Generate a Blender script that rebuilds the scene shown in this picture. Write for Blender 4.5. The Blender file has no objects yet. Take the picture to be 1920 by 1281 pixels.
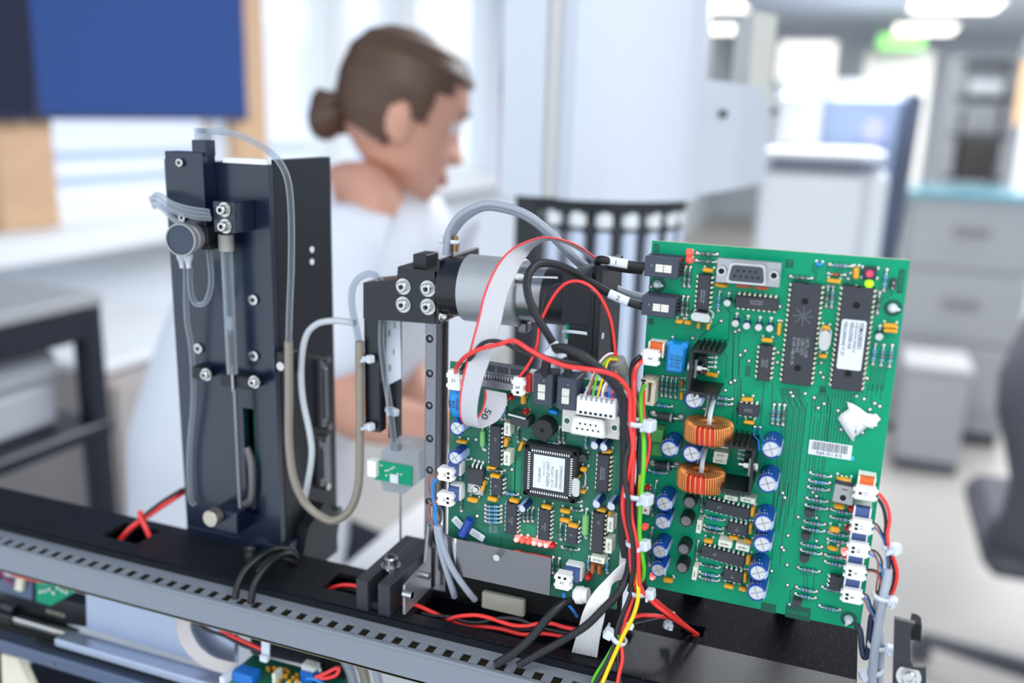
import bpy, bmesh, math, random
from mathutils import Vector, Matrix
random.seed(7)
sc = bpy.context.scene
COL = sc.collection
PI = math.pi
H = 1.4                                   # camera height above the floor
# ---------------------------------------------------------------- camera
F_PX, YAW, PITCH, ROLL = 1704.0, math.radians(-20.536), math.radians(14.017), math.radians(-1.695)
_cy, _sy, _cp, _sp, _cr, _sr = math.cos(YAW), math.sin(YAW), math.cos(PITCH), math.sin(PITCH), math.cos(ROLL), math.sin(ROLL)
FWD = Vector((_sy*_cp, _cy*_cp, -_sp)); _r = Vector((_cy, -_sy, 0)); _d = FWD.cross(_r)
RIGHT = _cr*_r + _sr*_d; DOWN = -_sr*_r + _cr*_d
CAM = Vector((0, 0, H))
cam_data = bpy.data.cameras.new('camera'); cam = bpy.data.objects.new('camera', cam_data); COL.objects.link(cam)
cam.matrix_world = Matrix.Translation(CAM) @ Matrix((RIGHT, -DOWN, -FWD)).transposed().to_4x4()
cam_data.sensor_width = 36; cam_data.lens = F_PX/1920*36; cam_data.clip_start = .01
cam_data.dof.use_dof = True; cam_data.dof.focus_distance = .490; cam_data.dof.aperture_fstop = 3.2
sc.camera = cam
# ---------------------------------------------------------------- sky, light, exposure
W = bpy.data.worlds.new('sky'); sc.world = W; W.use_nodes = True
W.node_tree.nodes['Background'].inputs[0].default_value = (.80, .90, 1.0, 1)
W.node_tree.nodes['Background'].inputs[1].default_value = 1.55
def area(name, loc, aim, sx, sy, power, color):
    l = bpy.data.lights.new(name, 'AREA'); l.shape = 'RECTANGLE'; l.size = sx; l.size_y = sy; l.energy = power; l.color = color
    o = bpy.data.objects.new(name, l); COL.objects.link(o); o.location = loc
    o.rotation_euler = (Vector(aim)-Vector(loc)).to_track_quat('-Z', 'Y').to_euler(); return o
area('ceiling_lamp_light', (.5, -.2, 2.4), (-.1, .5, 1.1), 1.2, .6, 16, (1, .97, .92))
area('ceiling_lamp_light', (-.2, 2.4, 2.42), (-.2, 2.4, 0), 1.2, .6, 52, (.95, .97, 1))
area('ceiling_lamp_light', (1.2, 4.6, 2.42), (1.2, 4.6, 0), 2.4, 1.2, 88, (.94, .97, 1))
area('ceiling_lamp_light', (1.4, 9, 2.42), (1.4, 9, 0), 3, 2, 210, (.94, .97, 1))
sc.view_settings.view_transform = 'Standard'; sc.view_settings.look = 'None'
sc.view_settings.exposure = 0.1; sc.view_settings.gamma = 1; sc.view_settings.use_curve_mapping = False
# ---------------------------------------------------------------- picture point -> place on a real plane
def ray(px, py): return RIGHT*((px-960)/F_PX) + DOWN*((py-640.5)/F_PX) + FWD
def PY(px, py, y): d = ray(px, py); return CAM + d*(y/d.y)
def PX(px, py, x): d = ray(px, py); return CAM + d*(x/d.x)
def PZ(px, py, z): d = ray(px, py); return CAM + d*((z-H)/d.z)
def PD(px, py, dep): return CAM + ray(px, py)*dep
# ---------------------------------------------------------------- materials
def lin(c):
    f = lambda x: x/12.92 if x <= .04045 else ((x+.055)/1.055)**2.4
    return tuple(f(v/255) for v in c)+(1,)
MATS = {}
def mat(name, rgb, rough=.5, metal=0, var=.06, scale=200, bump=0, emit=None, estr=0, trans=0, alpha=1, spec=.5, coat=0, ior=1.45, sss=0):
    if name in MATS: return MATS[name]
    m = bpy.data.materials.new(name); m.use_nodes = True; nt = m.node_tree; b = nt.nodes['Principled BSDF']
    c = lin(rgb); b.inputs['Base Color'].default_value = c
    b.inputs['Roughness'].default_value = rough; b.inputs['Metallic'].default_value = metal
    b.inputs['Specular IOR Level'].default_value = spec; b.inputs['IOR'].default_value = ior
    b.inputs['Coat Weight'].default_value = coat
    if trans: b.inputs['Transmission Weight'].default_value = trans
    if sss: b.inputs['Subsurface Weight'].default_value = sss; b.inputs['Subsurface Radius'].default_value = (.01, .006, .004)
    if alpha < 1: b.inputs['Alpha'].default_value = alpha
    if emit: b.inputs['Emission Color'].default_value = lin(emit); b.inputs['Emission Strength'].default_value = estr
    if var or bump:
        tc = nt.nodes.new('ShaderNodeTexCoord'); n = nt.nodes.new('ShaderNodeTexNoise'); n.inputs['Scale'].default_value = scale; n.inputs['Detail'].default_value = 3
        nt.links.new(tc.outputs['Object'], n.inputs['Vector'])
        if var:
            mx = nt.nodes.new('ShaderNodeMix'); mx.data_type = 'RGBA'
            mx.inputs[6].default_value = tuple(v*(1-var) for v in c[:3])+(1,); mx.inputs[7].default_value = tuple(min(1, v*(1+var)) for v in c[:3])+(1,)
            nt.links.new(n.outputs['Fac'], mx.inputs[0]); nt.links.new(mx.outputs[2], b.inputs['Base Color'])
        if bump:
            bp = nt.nodes.new('ShaderNodeBump'); bp.inputs['Strength'].default_value = bump; bp.inputs['Distance'].default_value = .0004
            nt.links.new(n.outputs['Fac'], bp.inputs['Height']); nt.links.new(bp.outputs[0], b.inputs['Normal'])
    MATS[name] = m; return m
def dust(m, scale=900, lo=.66, hi=.72, col=(150, 150, 155)):
    """fine specks of dust lying on a dark surface"""
    nt = m.node_tree; b = nt.nodes['Principled BSDF']
    tc = nt.nodes.new('ShaderNodeTexCoord'); n = nt.nodes.new('ShaderNodeTexNoise'); n.inputs['Scale'].default_value = scale; n.inputs['Detail'].default_value = 1
    nt.links.new(tc.outputs['Object'], n.inputs['Vector'])
    r = nt.nodes.new('ShaderNodeMapRange'); r.inputs[1].default_value = lo; r.inputs[2].default_value = hi
    nt.links.new(n.outputs['Fac'], r.inputs[0])
    mx = nt.nodes.new('ShaderNodeMix'); mx.data_type = 'RGBA'; mx.inputs[7].default_value = lin(col)
    l = b.inputs['Base Color'].links
    if l: nt.links.new(l[0].from_socket, mx.inputs[6])
    else: mx.inputs[6].default_value = b.inputs['Base Color'].default_value
    nt.links.new(r.outputs[0], mx.inputs[0]); nt.links.new(mx.outputs[2], b.inputs['Base Color']); return m
def clear(name, tint=(216, 222, 228), edge=(236, 241, 246), base=.06, gain=.75, rough=.12):
    """thin clear plastic or glass: see-through face on, brighter and shinier towards its edges"""
    m = bpy.data.materials.new(name); m.use_nodes = True; nt = m.node_tree; nt.nodes.clear()
    out = nt.nodes.new('ShaderNodeOutputMaterial'); mx = nt.nodes.new('ShaderNodeMixShader'); t = nt.nodes.new('ShaderNodeBsdfTransparent'); p = nt.nodes.new('ShaderNodeBsdfPrincipled')
    t.inputs[0].default_value = lin(tint); p.inputs['Base Color'].default_value = lin(edge); p.inputs['Roughness'].default_value = rough; p.inputs['Specular IOR Level'].default_value = .9
    lw = nt.nodes.new('ShaderNodeLayerWeight'); lw.inputs[0].default_value = .22; r = nt.nodes.new('ShaderNodeMapRange'); r.inputs[3].default_value = base; r.inputs[4].default_value = base+gain
    nt.links.new(lw.outputs['Facing'], r.inputs[0]); nt.links.new(r.outputs[0], mx.inputs[0]); nt.links.new(t.outputs[0], mx.inputs[1]); nt.links.new(p.outputs[0], mx.inputs[2]); nt.links.new(mx.outputs[0], out.inputs[0])
    MATS[name] = m; return m
# ---------------------------------------------------------------- mesh builder
class MB:
    def __init__(s): s.v = []; s.f = []; s.mi = []; s.sm = []; s.M = None; s.k = 0
    def add(s, vs, fs, smooth=False):
        o = len(s.v)
        s.v += [tuple(s.M @ Vector(p)) if s.M else tuple(p) for p in vs]
        for f in fs: s.f.append([i+o for i in f]); s.mi.append(s.k); s.sm.append(smooth)
        return s
    def box(s, x, y, z, a, b, c, ch=0):
        a, b, c = a/2, b/2, c/2
        if not ch:
            vs = [(x+i*a, y+j*b, z+k*c) for i in (-1, 1) for j in (-1, 1) for k in (-1, 1)]
            return s.add(vs, [(0,1,3,2),(4,6,7,5),(0,4,5,1),(2,3,7,6),(0,2,6,4),(1,5,7,3)])
        vs = []; idx = {}
        for i in (-1, 1):
            for j in (-1, 1):
                for k in (-1, 1):
                    for ax in range(3):
                        q = [a-ch, b-ch, c-ch]; q[ax] += ch
                        idx[i, j, k, ax] = len(vs); vs.append((x+i*q[0], y+j*q[1], z+k*q[2]))
        fs = []; S = (-1, 1)
        for t in S:
            fs.append([idx[t,j,k,0] for j, k in ((-1,-1),(1,-1),(1,1),(-1,1))])
            fs.append([idx[i,t,k,1] for i, k in ((-1,-1),(1,-1),(1,1),(-1,1))])
            fs.append([idx[i,j,t,2] for i, j in ((-1,-1),(1,-1),(1,1),(-1,1))])
        for j in S:
            for k in S: fs.append([idx[-1,j,k,1], idx[1,j,k,1], idx[1,j,k,2], idx[-1,j,k,2]])
        for i in S:
            for k in S: fs.append([idx[i,-1,k,0], idx[i,1,k,0], idx[i,1,k,2], idx[i,-1,k,2]])
        for i in S:
            for j in S: fs.append([idx[i,j,-1,0], idx[i,j,1,0], idx[i,j,1,1], idx[i,j,-1,1]])
        for i in S:
            for j in S:
                for k in S: fs.append([idx[i,j,k,n] for n in range(3)])
        return s.add(vs, fs)
    def bb(s, x0, x1, y0, y1, z0, z1, ch=0): return s.box((x0+x1)/2, (y0+y1)/2, (z0+z1)/2, abs(x1-x0), abs(y1-y0), abs(z1-z0), ch)
    def lathe(s, p, axis, prof, n=16, smooth=True, a0=0, a1=2*PI, sharp=True):
        """prof: (t along axis, r); each profile step keeps its own edge when sharp"""
        q = Vector(axis).normalized().to_track_quat('Z', 'Y').to_matrix(); p = Vector(p)
        full = abs(a1-a0-2*PI) < 1e-6; m = n if full else n+1
        ring = lambda t, r: [p+q@Vector((r*math.cos(a0+(a1-a0)*i/n), r*math.sin(a0+(a1-a0)*i/n), t)) for i in range(m)]
        for (t0, r0), (t1, r1) in zip(prof, prof[1:]):
            if r0 < 1e-7 and r1 < 1e-7: continue
            vs = ring(t0, r0)+ring(t1, r1); fs = []
            for i in range(n): j = (i+1) % m; fs.append((i, j, m+j, m+i))
            if r0 < 1e-7: vs = [p+q@Vector((0, 0, t0))]+ring(t1, r1); fs = [(0, 1+(i+1) % m, 1+i) for i in range(n)]
            elif r1 < 1e-7: vs = ring(t0, r0)+[p+q@Vector((0, 0, t1))]; fs = [(i, (i+1) % m, m) for i in range(n)]
            s.add(vs, fs, smooth)
        return s
    def cyl(s, p0, p1, r0, r1=None, n=14, caps=True):
        r1 = r0 if r1 is None else r1; p0 = Vector(p0); d = Vector(p1)-p0; L = d.length
        return s.lathe(p0, d, ([(0, 0)] if caps else [])+[(0, r0), (L, r1)]+([(L, 0)] if caps else []), n)
    def ball(s, c, r, sc_=(1, 1, 1), n=14, m=8, lo=-PI/2):
        vs = []; fs = []
        for j in range(m+1):
            t = lo+(PI/2-lo)*j/m
            for i in range(n): a = 2*PI*i/n; vs.append((c[0]+r*sc_[0]*math.cos(t)*math.cos(a), c[1]+r*sc_[1]*math.cos(t)*math.sin(a), c[2]+r*sc_[2]*math.sin(t)))
        for j in range(m):
            for i in range(n): k = (i+1) % n; fs.append((j*n+i, j*n+k, (j+1)*n+k, (j+1)*n+i))
        return s.add(vs, fs, True)
    def tube(s, pts, r, n=8, flat=1.0, up=None, caps=True):
        """sweep; flat<1 squashes the section across `up`"""
        pts = [Vector(p) for p in pts]; N = len(pts); rs = r if isinstance(r, (list, tuple)) else [r]*N
        tan = [(pts[min(i+1, N-1)]-pts[max(i-1, 0)]).normalized() for i in range(N)]
        u = Vector(up) if up else (Vector((0, 0, 1)) if abs(tan[0].z) < .8 else Vector((1, 0, 0)))
        vs = []; fs = []
        for i in range(N):
            t = tan[i]; u = (u-t*u.dot(t)); u = u.normalized() if u.length > 1e-6 else t.orthogonal().normalized(); w = t.cross(u)
            if up: u0 = Vector(up); u0 = u0-t*u0.dot(t); u = u0.normalized() if u0.length > .05 else u; w = t.cross(u)
            vs += [pts[i]+rs[i]*(flat*math.cos(2*PI*k/n)*u+math.sin(2*PI*k/n)*w) for k in range(n)]
        for i in range(N-1):
            for k in range(n): l = (k+1) % n; fs.append((i*n+k, i*n+l, (i+1)*n+l, (i+1)*n+k))
        s.add(vs, fs, True)
        if caps: s.add(vs[:n], [tuple(range(n))]); s.add(vs[-n:], [tuple(range(n))])
        return s
    def prism(s, poly, z0, z1, smooth=False):
        n = len(poly); vs = [(x, y, z0) for x, y in poly]+[(x, y, z1) for x, y in poly]
        s.add(vs, [(i, (i+1) % n, n+(i+1) % n, n+i) for i in range(n)], smooth)
        s.add(vs[:n], [tuple(range(n))]); return s.add(vs[n:], [tuple(range(n))])
    def strip(s, A, B, th=0):
        """ribbon between two polylines, given a thickness along its normal"""
        A = [Vector(p) for p in A]; B = [Vector(p) for p in B]; n = len(A); nr = []
        for i in range(n):
            t = A[min(i+1, n-1)]-A[max(i-1, 0)]; nr.append(t.cross(B[i]-A[i]).normalized()*th)
        vs = A+B+[a+d for a, d in zip(A, nr)]+[b+d for b, d in zip(B, nr)]; fs = []
        for i in range(n-1):
            fs += [(i, i+1, n+i+1, n+i), (2*n+i, 3*n+i, 3*n+i+1, 2*n+i+1), (i, 2*n+i, 2*n+i+1, i+1), (n+i, n+i+1, 3*n+i+1, 3*n+i)]
        fs += [(0, n, 3*n, 2*n), (n-1, 3*n-1, 4*n-1, 2*n-1)]
        return s.add(vs, fs, True)
    def mesh(s, name):
        me = bpy.data.meshes.new(name); me.from_pydata(s.v, [], s.f)
        me.polygons.foreach_set('use_smooth', s.sm); me.polygons.foreach_set('material_index', s.mi)
        bm = bmesh.new(); bm.from_mesh(me); bmesh.ops.recalc_face_normals(bm, faces=bm.faces); bm.to_mesh(me); bm.free()
        return me
def rloc(o):
    v = Vector((0, 0, 0))
    while o: v = v+o.location; o = o.parent
    return v
def tag(o, label=None, cat=None, group=None, kind=None):
    if label: o['label'] = label
    if cat: o['category'] = cat
    if group: o['group'] = group
    if kind: o['kind'] = kind
    return o
def link(name, data, parent=None, loc=(0, 0, 0), rz=0):
    o = bpy.data.objects.new(name, data); COL.objects.link(o); o.parent = parent; o.location = loc
    if rz: o.rotation_euler = (0, 0, rz)
    return o
def thing(name, label, cat, loc, group=None):
    return tag(link(name, None, None, loc), label, cat, group)
def part(parent, name, mb, *m, kind=None, label=None):
    """a part given in world coordinates (parents without rotation)"""
    o = rloc(parent); mb.v = [tuple(Vector(p)-o) for p in mb.v]
    me = mb.mesh(name)
    for x in m: me.materials.append(x)
    return tag(link(name, me, parent), label, kind=kind)
def solo(name, label, cat, mb, *m, group=None, kind=None):
    """a thing that is one mesh, given in world coordinates"""
    xs = [p[0] for p in mb.v]; ys = [p[1] for p in mb.v]; zs = [p[2] for p in mb.v]
    o = Vector(((min(xs)+max(xs))/2, (min(ys)+max(ys))/2, min(zs)))
    mb.v = [tuple(Vector(p)-o) for p in mb.v]; me = mb.mesh(name)
    for x in m: me.materials.append(x)
    return tag(link(name, me, None, o), label, cat, group, kind)
def smooth(pts, k=6):
    """Catmull-Rom through the points"""
    P = [Vector(p) for p in pts]; out = []
    if len(P) < 3: return P
    P = [2*P[0]-P[1]]+P+[2*P[-1]-P[-2]]
    for i in range(1, len(P)-2):
        a, b, c, d = P[i-1:i+3]
        for j in range(k):
            t = j/k; out.append(.5*((2*b)+(c-a)*t+(2*a-5*b+4*c-d)*t*t+(3*b-a-3*c+d)*t**3))
    return out+[P[-2]]
def path(pts, k=6): return smooth([PY(*p) for p in pts], k)       # (px, py, y) points on planes parallel to the boards
TEXT = {}
def text_mesh(s, size, align='CENTER', squeeze=1.0, shear=0.0, bold=0):
    key = (s, round(size, 6), align, squeeze, shear, bold)
    if key in TEXT: return TEXT[key]
    c = bpy.data.curves.new('lettering', 'FONT'); c.body = s; c.size = size; c.align_x = align; c.align_y = 'CENTER'; c.resolution_u = 2
    c.space_line = .95; c.shear = shear; c.offset = bold*size
    o = bpy.data.objects.new('lettering', c); COL.objects.link(o)
    bpy.context.view_layer.update()
    me = bpy.data.meshes.new_from_object(o.evaluated_get(bpy.context.evaluated_depsgraph_get()))
    if squeeze != 1:
        for v in me.vertices: v.co.x *= squeeze
    bpy.data.objects.remove(o); bpy.data.curves.remove(c); TEXT[key] = me; return me
def letter(parent, s, size, loc, m, rz=0, align='CENTER', squeeze=1.0, rot=None, shear=0.0, name='lettering', bold=0):
    me = text_mesh(s, size, align, squeeze, shear, bold).copy(); me.materials.append(m)
    o = link(name, me, parent, loc); o.rotation_euler = rot if rot else (0, 0, rz); return o
def part_sub(o, name, mb, *m): return part(o, name, mb, *m)
def rounded(poly, r, n=4):
    out = []; N = len(poly)
    for i in range(N):
        p = Vector(poly[i]); a = (Vector(poly[i-1])-p).normalized(); b = (Vector(poly[(i+1) % N])-p).normalized()
        for k in range(n+1):
            t = k/n; out.append(tuple(p+a*r*(1-t)**2+b*r*t**2))
    return out
# ---------------------------------------------------------------- shared materials
m_black = mat('anodized_black', (11, 15, 23), .32, .0, .1, 300, .05, spec=.6)
m_blackd = dust(mat('dusty_black', (18, 20, 26), .42, 0, .1, 300, .05, spec=.22), 2200, .68, .75, (130, 130, 136))
m_plastic = mat('black_plastic', (28, 30, 36), .45, 0, .08, 400, .1)
m_rubber = mat('cable_black', (24, 24, 28), .4, 0, .1, 300, .1)
m_steel = mat('brushed_steel', (165, 165, 168), .28, 1, .1, 500, .05)
m_dsteel = mat('dark_steel', (132, 132, 138), .36, .9, .12, 400, .1)
m_chrome = mat('bright_metal', (192, 191, 188), .18, 1, .05, 300)
m_solder = mat('solder', (226, 226, 222), .32, .45, .05, 900)
m_tin = mat('tinned_pins', (222, 212, 190), .32, .5, .1, 900)
m_white = mat('white_plastic', (238, 238, 236), .45, 0, .03, 200)
m_nylon = mat('nylon_white', (208, 215, 224), .4, 0, .03, 200, sss=.2)
m_cream = mat('cream_plastic', (226, 216, 196), .5, 0, .04, 200)
m_label = mat('label_paper', (216, 220, 228), .55, 0, .02, 200)
m_ink = mat('print_black', (28, 28, 32), .6, 0, 0)
m_pale = mat('print_grey', (150, 152, 156), .6, 0, 0)
m_pcb = mat('board_green', (0, 146, 106), .36, 0, .07, 60, .05, spec=.25)
m_pcb2 = mat('board_green_dark', (36, 108, 86), .38, 0, .25, 90, .05, spec=.35)
m_edge = mat('board_edge', (190, 180, 120), .6, 0, .1, 200)
m_trace = mat('trace_dark', (0, 80, 62), .38, 0, .05, 200)
m_trace2 = mat('trace_light', (60, 140, 105), .38, 0, .1, 200)
m_trace3 = mat('trace_dim', (30, 82, 66), .38, 0, .1, 200)
m_ic = mat('chip_black', (50, 52, 60), .5, 0, .1, 700, .15)
m_hole = mat('deep_black', (8, 8, 10), .8, 0, 0)
m_blue = mat('sleeve_blue', (18, 58, 150), .3, 0, .1, 300, coat=.3)
m_navy = mat('sleeve_navy', (22, 40, 98), .3, 0, .1, 300, coat=.3)
m_stripe = mat('sleeve_stripe', (158, 176, 214), .35, 0, .05, 300)
m_alu = mat('can_top', (205, 206, 208), .38, .6, .06, 500)
m_yell = mat('ceramic_yellow', (228, 160, 28), .4, 0, .1, 300, coat=.3)
m_brown = mat('film_brown', (176, 84, 24), .35, 0, .1, 300, coat=.4)
m_boxcap = mat('box_cap', (220, 222, 206), .5, 0, .04, 300)
m_rbody = mat('resistor_blue', (98, 156, 176), .4, 0, .12, 400, coat=.2)
m_rbody2 = mat('resistor_teal', (66, 116, 122), .4, 0, .12, 400, coat=.2)
m_rbody3 = mat('resistor_bright', (112, 174, 212), .4, 0, .1, 400, coat=.2)
m_bands = [mat('band_brown', (110, 50, 30), .5, 0, 0), mat('band_black', (25, 25, 28), .5, 0, 0), mat('band_red', (178, 50, 48), .5, 0, 0), mat('band_grey', (160, 150, 130), .5, 0, 0)]
m_glass_d = mat('diode_glass', (150, 80, 40), .2, 0, .1, 300, coat=.5)
m_copper = mat('enamel_copper', (226, 150, 86), .26, .75, .15, 400)
m_core = mat('toroid_red', (205, 40, 30), .4, 0, .1, 300)
m_red_w = mat('wire_red', (236, 54, 50), .35, 0, .05, 200, coat=.2)
m_blk_w = mat('wire_black', (30, 30, 36), .38, 0, .1, 200, coat=.2)
m_grn_w = mat('wire_green', (96, 196, 40), .4, 0, .05, 200)
m_yel_w = mat('wire_yellow', (238, 200, 20), .4, 0, .05, 200)
m_blu_w = mat('wire_blue', (40, 126, 205), .4, 0, .05, 200)
m_brn_w = mat('wire_brown', (150, 92, 72), .4, 0, .05, 200)
m_wht_w = mat('wire_white', (226, 224, 226), .4, 0, .05, 200)
m_pnk_w = mat('wire_pink', (225, 170, 180), .4, 0, .05, 200)
m_gry_w = mat('cable_grey', (150, 156, 168), .42, 0, .05, 200)
m_rib = mat('ribbon_grey', (190, 190, 195), .45, 0, .03, 200)
m_ribred = mat('ribbon_red', (222, 70, 72), .45, 0, .05, 200)
m_orange = mat('latch_orange', (224, 104, 40), .4, 0, .05, 200)
m_redpl = mat('plastic_red', (200, 40, 36), .4, 0, .05, 200)
m_blupl = mat('plastic_blue', (28, 66, 140), .4, 0, .05, 200)
m_bluhd = mat('header_blue', (62, 84, 138), .3, 0, .1, 400, coat=.3)
m_mov = mat('varistor_blue', (26, 140, 215), .4, 0, .08, 300, coat=.2)
m_term = mat('terminal_green', (70, 140, 72), .45, 0, .05, 300)
m_sink = mat('heat_sink_black', (24, 26, 30), .4, 0, .2, 500, .1)
m_tube = clear('clear_tube', base=.05, gain=.85)
m_clear = clear('clear_plastic', base=.07, gain=.8)
m_sleeve = mat('tan_sleeve', (134, 125, 112), .28, 0, .1, 300, coat=.3)
m_duct = mat('duct_grey', (124, 130, 139), .5, 0, .03, 100)
m_ledon = mat('led_lit_red', (250, 90, 80), .3, 0, 0, emit=(255, 52, 44), estr=1.2)
m_ledhot = mat('led_hot', (255, 200, 190), .3, 0, 0, emit=(255, 34, 28), estr=3.2)
m_ledcore = mat('led_core', (255, 240, 235), .3, 0, 0, emit=(255, 215, 205), estr=3)
m_ledoff = mat('led_red', (190, 22, 26), .25, 0, .05, 200, coat=.4)
m_ledgrn = mat('led_lit_green', (150, 240, 30), .3, 0, 0, emit=(150, 245, 20), estr=1.6)
m_greencoil = mat('choke_green', (120, 180, 110), .4, 0, .08, 300, coat=.2)
# ---------------------------------------------------------------- a board and its own flat frame: u right, v up, w towards the viewer
class Board:
    def __init__(s, label, y, x0, x1, z0, z1, green, pieces=None):
        s.y = y; s.x0 = x0; s.z0 = z0; s.w = x1-x0; s.h = z1-z0
        s.o = thing('circuit_board', label, 'circuit board', (x0, y, z0), 'circuit boards'); s.o.rotation_euler = (PI/2, 0, 0)
        b = MB(); b.k = 0; b.box(s.w/2, s.h/2, -.0008, s.w, s.h, .0016)
        for i in range(len(b.f)): b.mi[i] = 0 if i in (5,) else (0 if i == 4 else 1)
        s.panel = s.put('board_panel', b, (0, 0), 0, 0, green, m_edge)
        s.solder = MB(); s.rings = MB(); s.pad_pts = []
    def uv(s, px, py, h=0): p = PY(px, py, s.y-h); return p.x-s.x0, p.z-s.z0
    def put(s, name, mb, uv, w=0, rz=0, *m, label=None, kind=None, parent=None):
        me = mb if isinstance(mb, bpy.types.Mesh) else mb.mesh(name)
        if not me.materials:
            for x in m: me.materials.append(x)
        o = link(name, me, parent or s.o, (uv[0], uv[1], w), rz); return tag(o, label, kind=kind)
    def dot(s, u, v, r=.0009):
        r *= 1.22
        if any((u-a)**2+(v-b)**2 < 1.2e-6 for a, b in s.pad_pts): return
        s.pad_pts.append((u, v))
        s.solder.ball((u, v, 0), r, (1, 1, .9), 7, 2, 0); s.rings.lathe((u, v, .00006), (0, 0, 1), [(0, r*1.34), (0, 0)], 12, False)
CACHE = {}
def comp(B, key, build, uv, rz=0, w=0, label=None):
    """first list entry is the part, the rest its sub-parts; repeats share mesh data"""
    if key not in CACHE:
        CACHE[key] = [(n, (lambda me, ms: ([me.materials.append(x) for x in ms], me)[1])(mb.mesh(n), ms), k) for n, mb, ms, k in build()]
    o = None
    for n, me, k in CACHE[key]:
        if o is None: o = tag(link(n, me, B.o, (uv[0], uv[1], w), rz), label)
        else: tag(link(n, me, o), kind=k)
    return o
def bar2(B, p, q, h=0):
    a = Vector(B.uv(*p, h)); b = Vector(B.uv(*q, h)); d = b-a
    return (a+b)/2, d.length, math.atan2(d.y, d.x)
def resistor(B, p, q, style=0, body=None, r=.00105):
    c, L, a = bar2(B, p, q); L = round(L*2000)/2000; L = max(L, .006)
    for t in (-1, 1): B.dot(c.x+t*L/2*math.cos(a), c.y+t*L/2*math.sin(a), .00085)
    def build():
        bl = body or min(.0064, L*.6); x = bl/2; h = .0014
        b = MB(); b.lathe((-x, 0, h), (1, 0, 0), [(0, 0), (0, r*.6), (bl*.06, r), (bl*.26, r), (bl*.3, r*.84), (bl*.7, r*.84), (bl*.74, r), (bl*.94, r), (bl, r*.6), (bl, 0)], 12)
        l = MB()
        for t in (-1, 1): l.tube([(t*L/2, 0, 0), (t*L/2, 0, h*.75), (t*(L/2-.0006), 0, h), (t*x*.96, 0, h)], .00032, 6)
        k = MB()
        for i, (f, m) in enumerate(((.14, 0), (.36, 1), (.5, (style+2) % 3), (.64, (style*2+1) % 4), (.86, 0 if style else 3))):
            k.k = m; k.lathe((-x+bl*(f-.035), 0, h), (1, 0, 0), [(0, (r if f < .3 or f > .7 else r*.84)+.00004), (bl*.065, (r if f < .3 or f > .7 else r*.84)+.00004)], 12)
        return [('resistor', b, [(m_rbody, m_rbody2, m_rbody3)[style]], None), ('leads', l, [m_solder], None), ('colour_bands', k, m_bands, None)]
    comp(B, ('res', L, style, body, r), build, c, a)
def diode(B, p, q, big=True):
    c, L, a = bar2(B, p, q); L = round(L*2000)/2000
    for t in (-1, 1): B.dot(c.x+t*L/2*math.cos(a), c.y+t*L/2*math.sin(a), .0016 if big else .0008)
    def build():
        bl, r, h = (.0085, .0024, .003) if big else (.0036, .0008, .0012)
        b = MB(); b.cyl((-bl/2, 0, h), (bl/2, 0, h), r, n=16)
        l = MB()
        for t in (-1, 1): l.tube([(t*L/2, 0, 0), (t*L/2, 0, h*.7), (t*(L/2-.001), 0, h), (t*bl/2, 0, h)], .0006 if big else .0003, 6)
        k = MB(); k.lathe((bl*.28, 0, h), (1, 0, 0), [(0, r+.00005), (bl*.14, r+.00005)], 16)
        return [('diode', b, [m_ic if big else m_glass_d], None), ('leads', l, [m_solder], None), ('polarity_band', k, [m_pale if big else m_ink], None)]
    comp(B, ('dio', L, big), build, c, a)
def dip(B, p, n, wide=.00762, rz=0, mark=None, lift=0.0, msize=.0014, align='CENTER', moff=(0, 0), gold=False, mrz=-PI/2):
    """dual in-line chip; its pin rows run along local y"""
    hh = .0042+lift; uv = B.uv(*p, hh)
    def build():
        L = n/2*.00254+.0005; bw = wide-.0013
        b = MB(); b.box(0, 0, .0026+lift, bw, L, .0034, .0004)
        if lift: b.box(0, 0, lift/2, bw+.001, L, lift)
        pn = MB()
        for i in range(n//2):
            y = (i-(n/2-1)/2)*.00254
            for t in (-1, 1):
                x = t*wide/2
                pn.box(x, y, .0014+lift/2, .0004, .0013, .0026+lift); pn.box(t*(wide/2-.0004), y, .0026+lift, .0010, .0013, .00035); pn.box(x+t*.0004, y, .0006, .0006, .0008, .0012)
        nt = MB(); nt.lathe((0, L/2-.0003, .0043+lift+.00003), (0, 0, 1), [(0, .001), (0, 0)], 12, False, PI, 2*PI)
        mk = MB()
        if n >= 40:
            for t in (-1, 1): mk.lathe((0, t*L*.33, .00436+lift), (0, 0, 1), [(0, .0017), (0, 0)], 16, False)
        return [('chip', b, [m_ic], None), ('pins', pn, [m_tin if gold else m_solder], 'stuff'), ('notch', nt, [m_hole], None)]+([('moulding_dimples', mk, [m_hole], 'stuff')] if n >= 40 else [])
    o = comp(B, ('dip', n, wide, lift, gold), build, uv, rz)
    if mark: letter(o, mark, msize, (moff[0], moff[1], .00436+lift), m_pale, mrz, align, .9)
    return o
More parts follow.
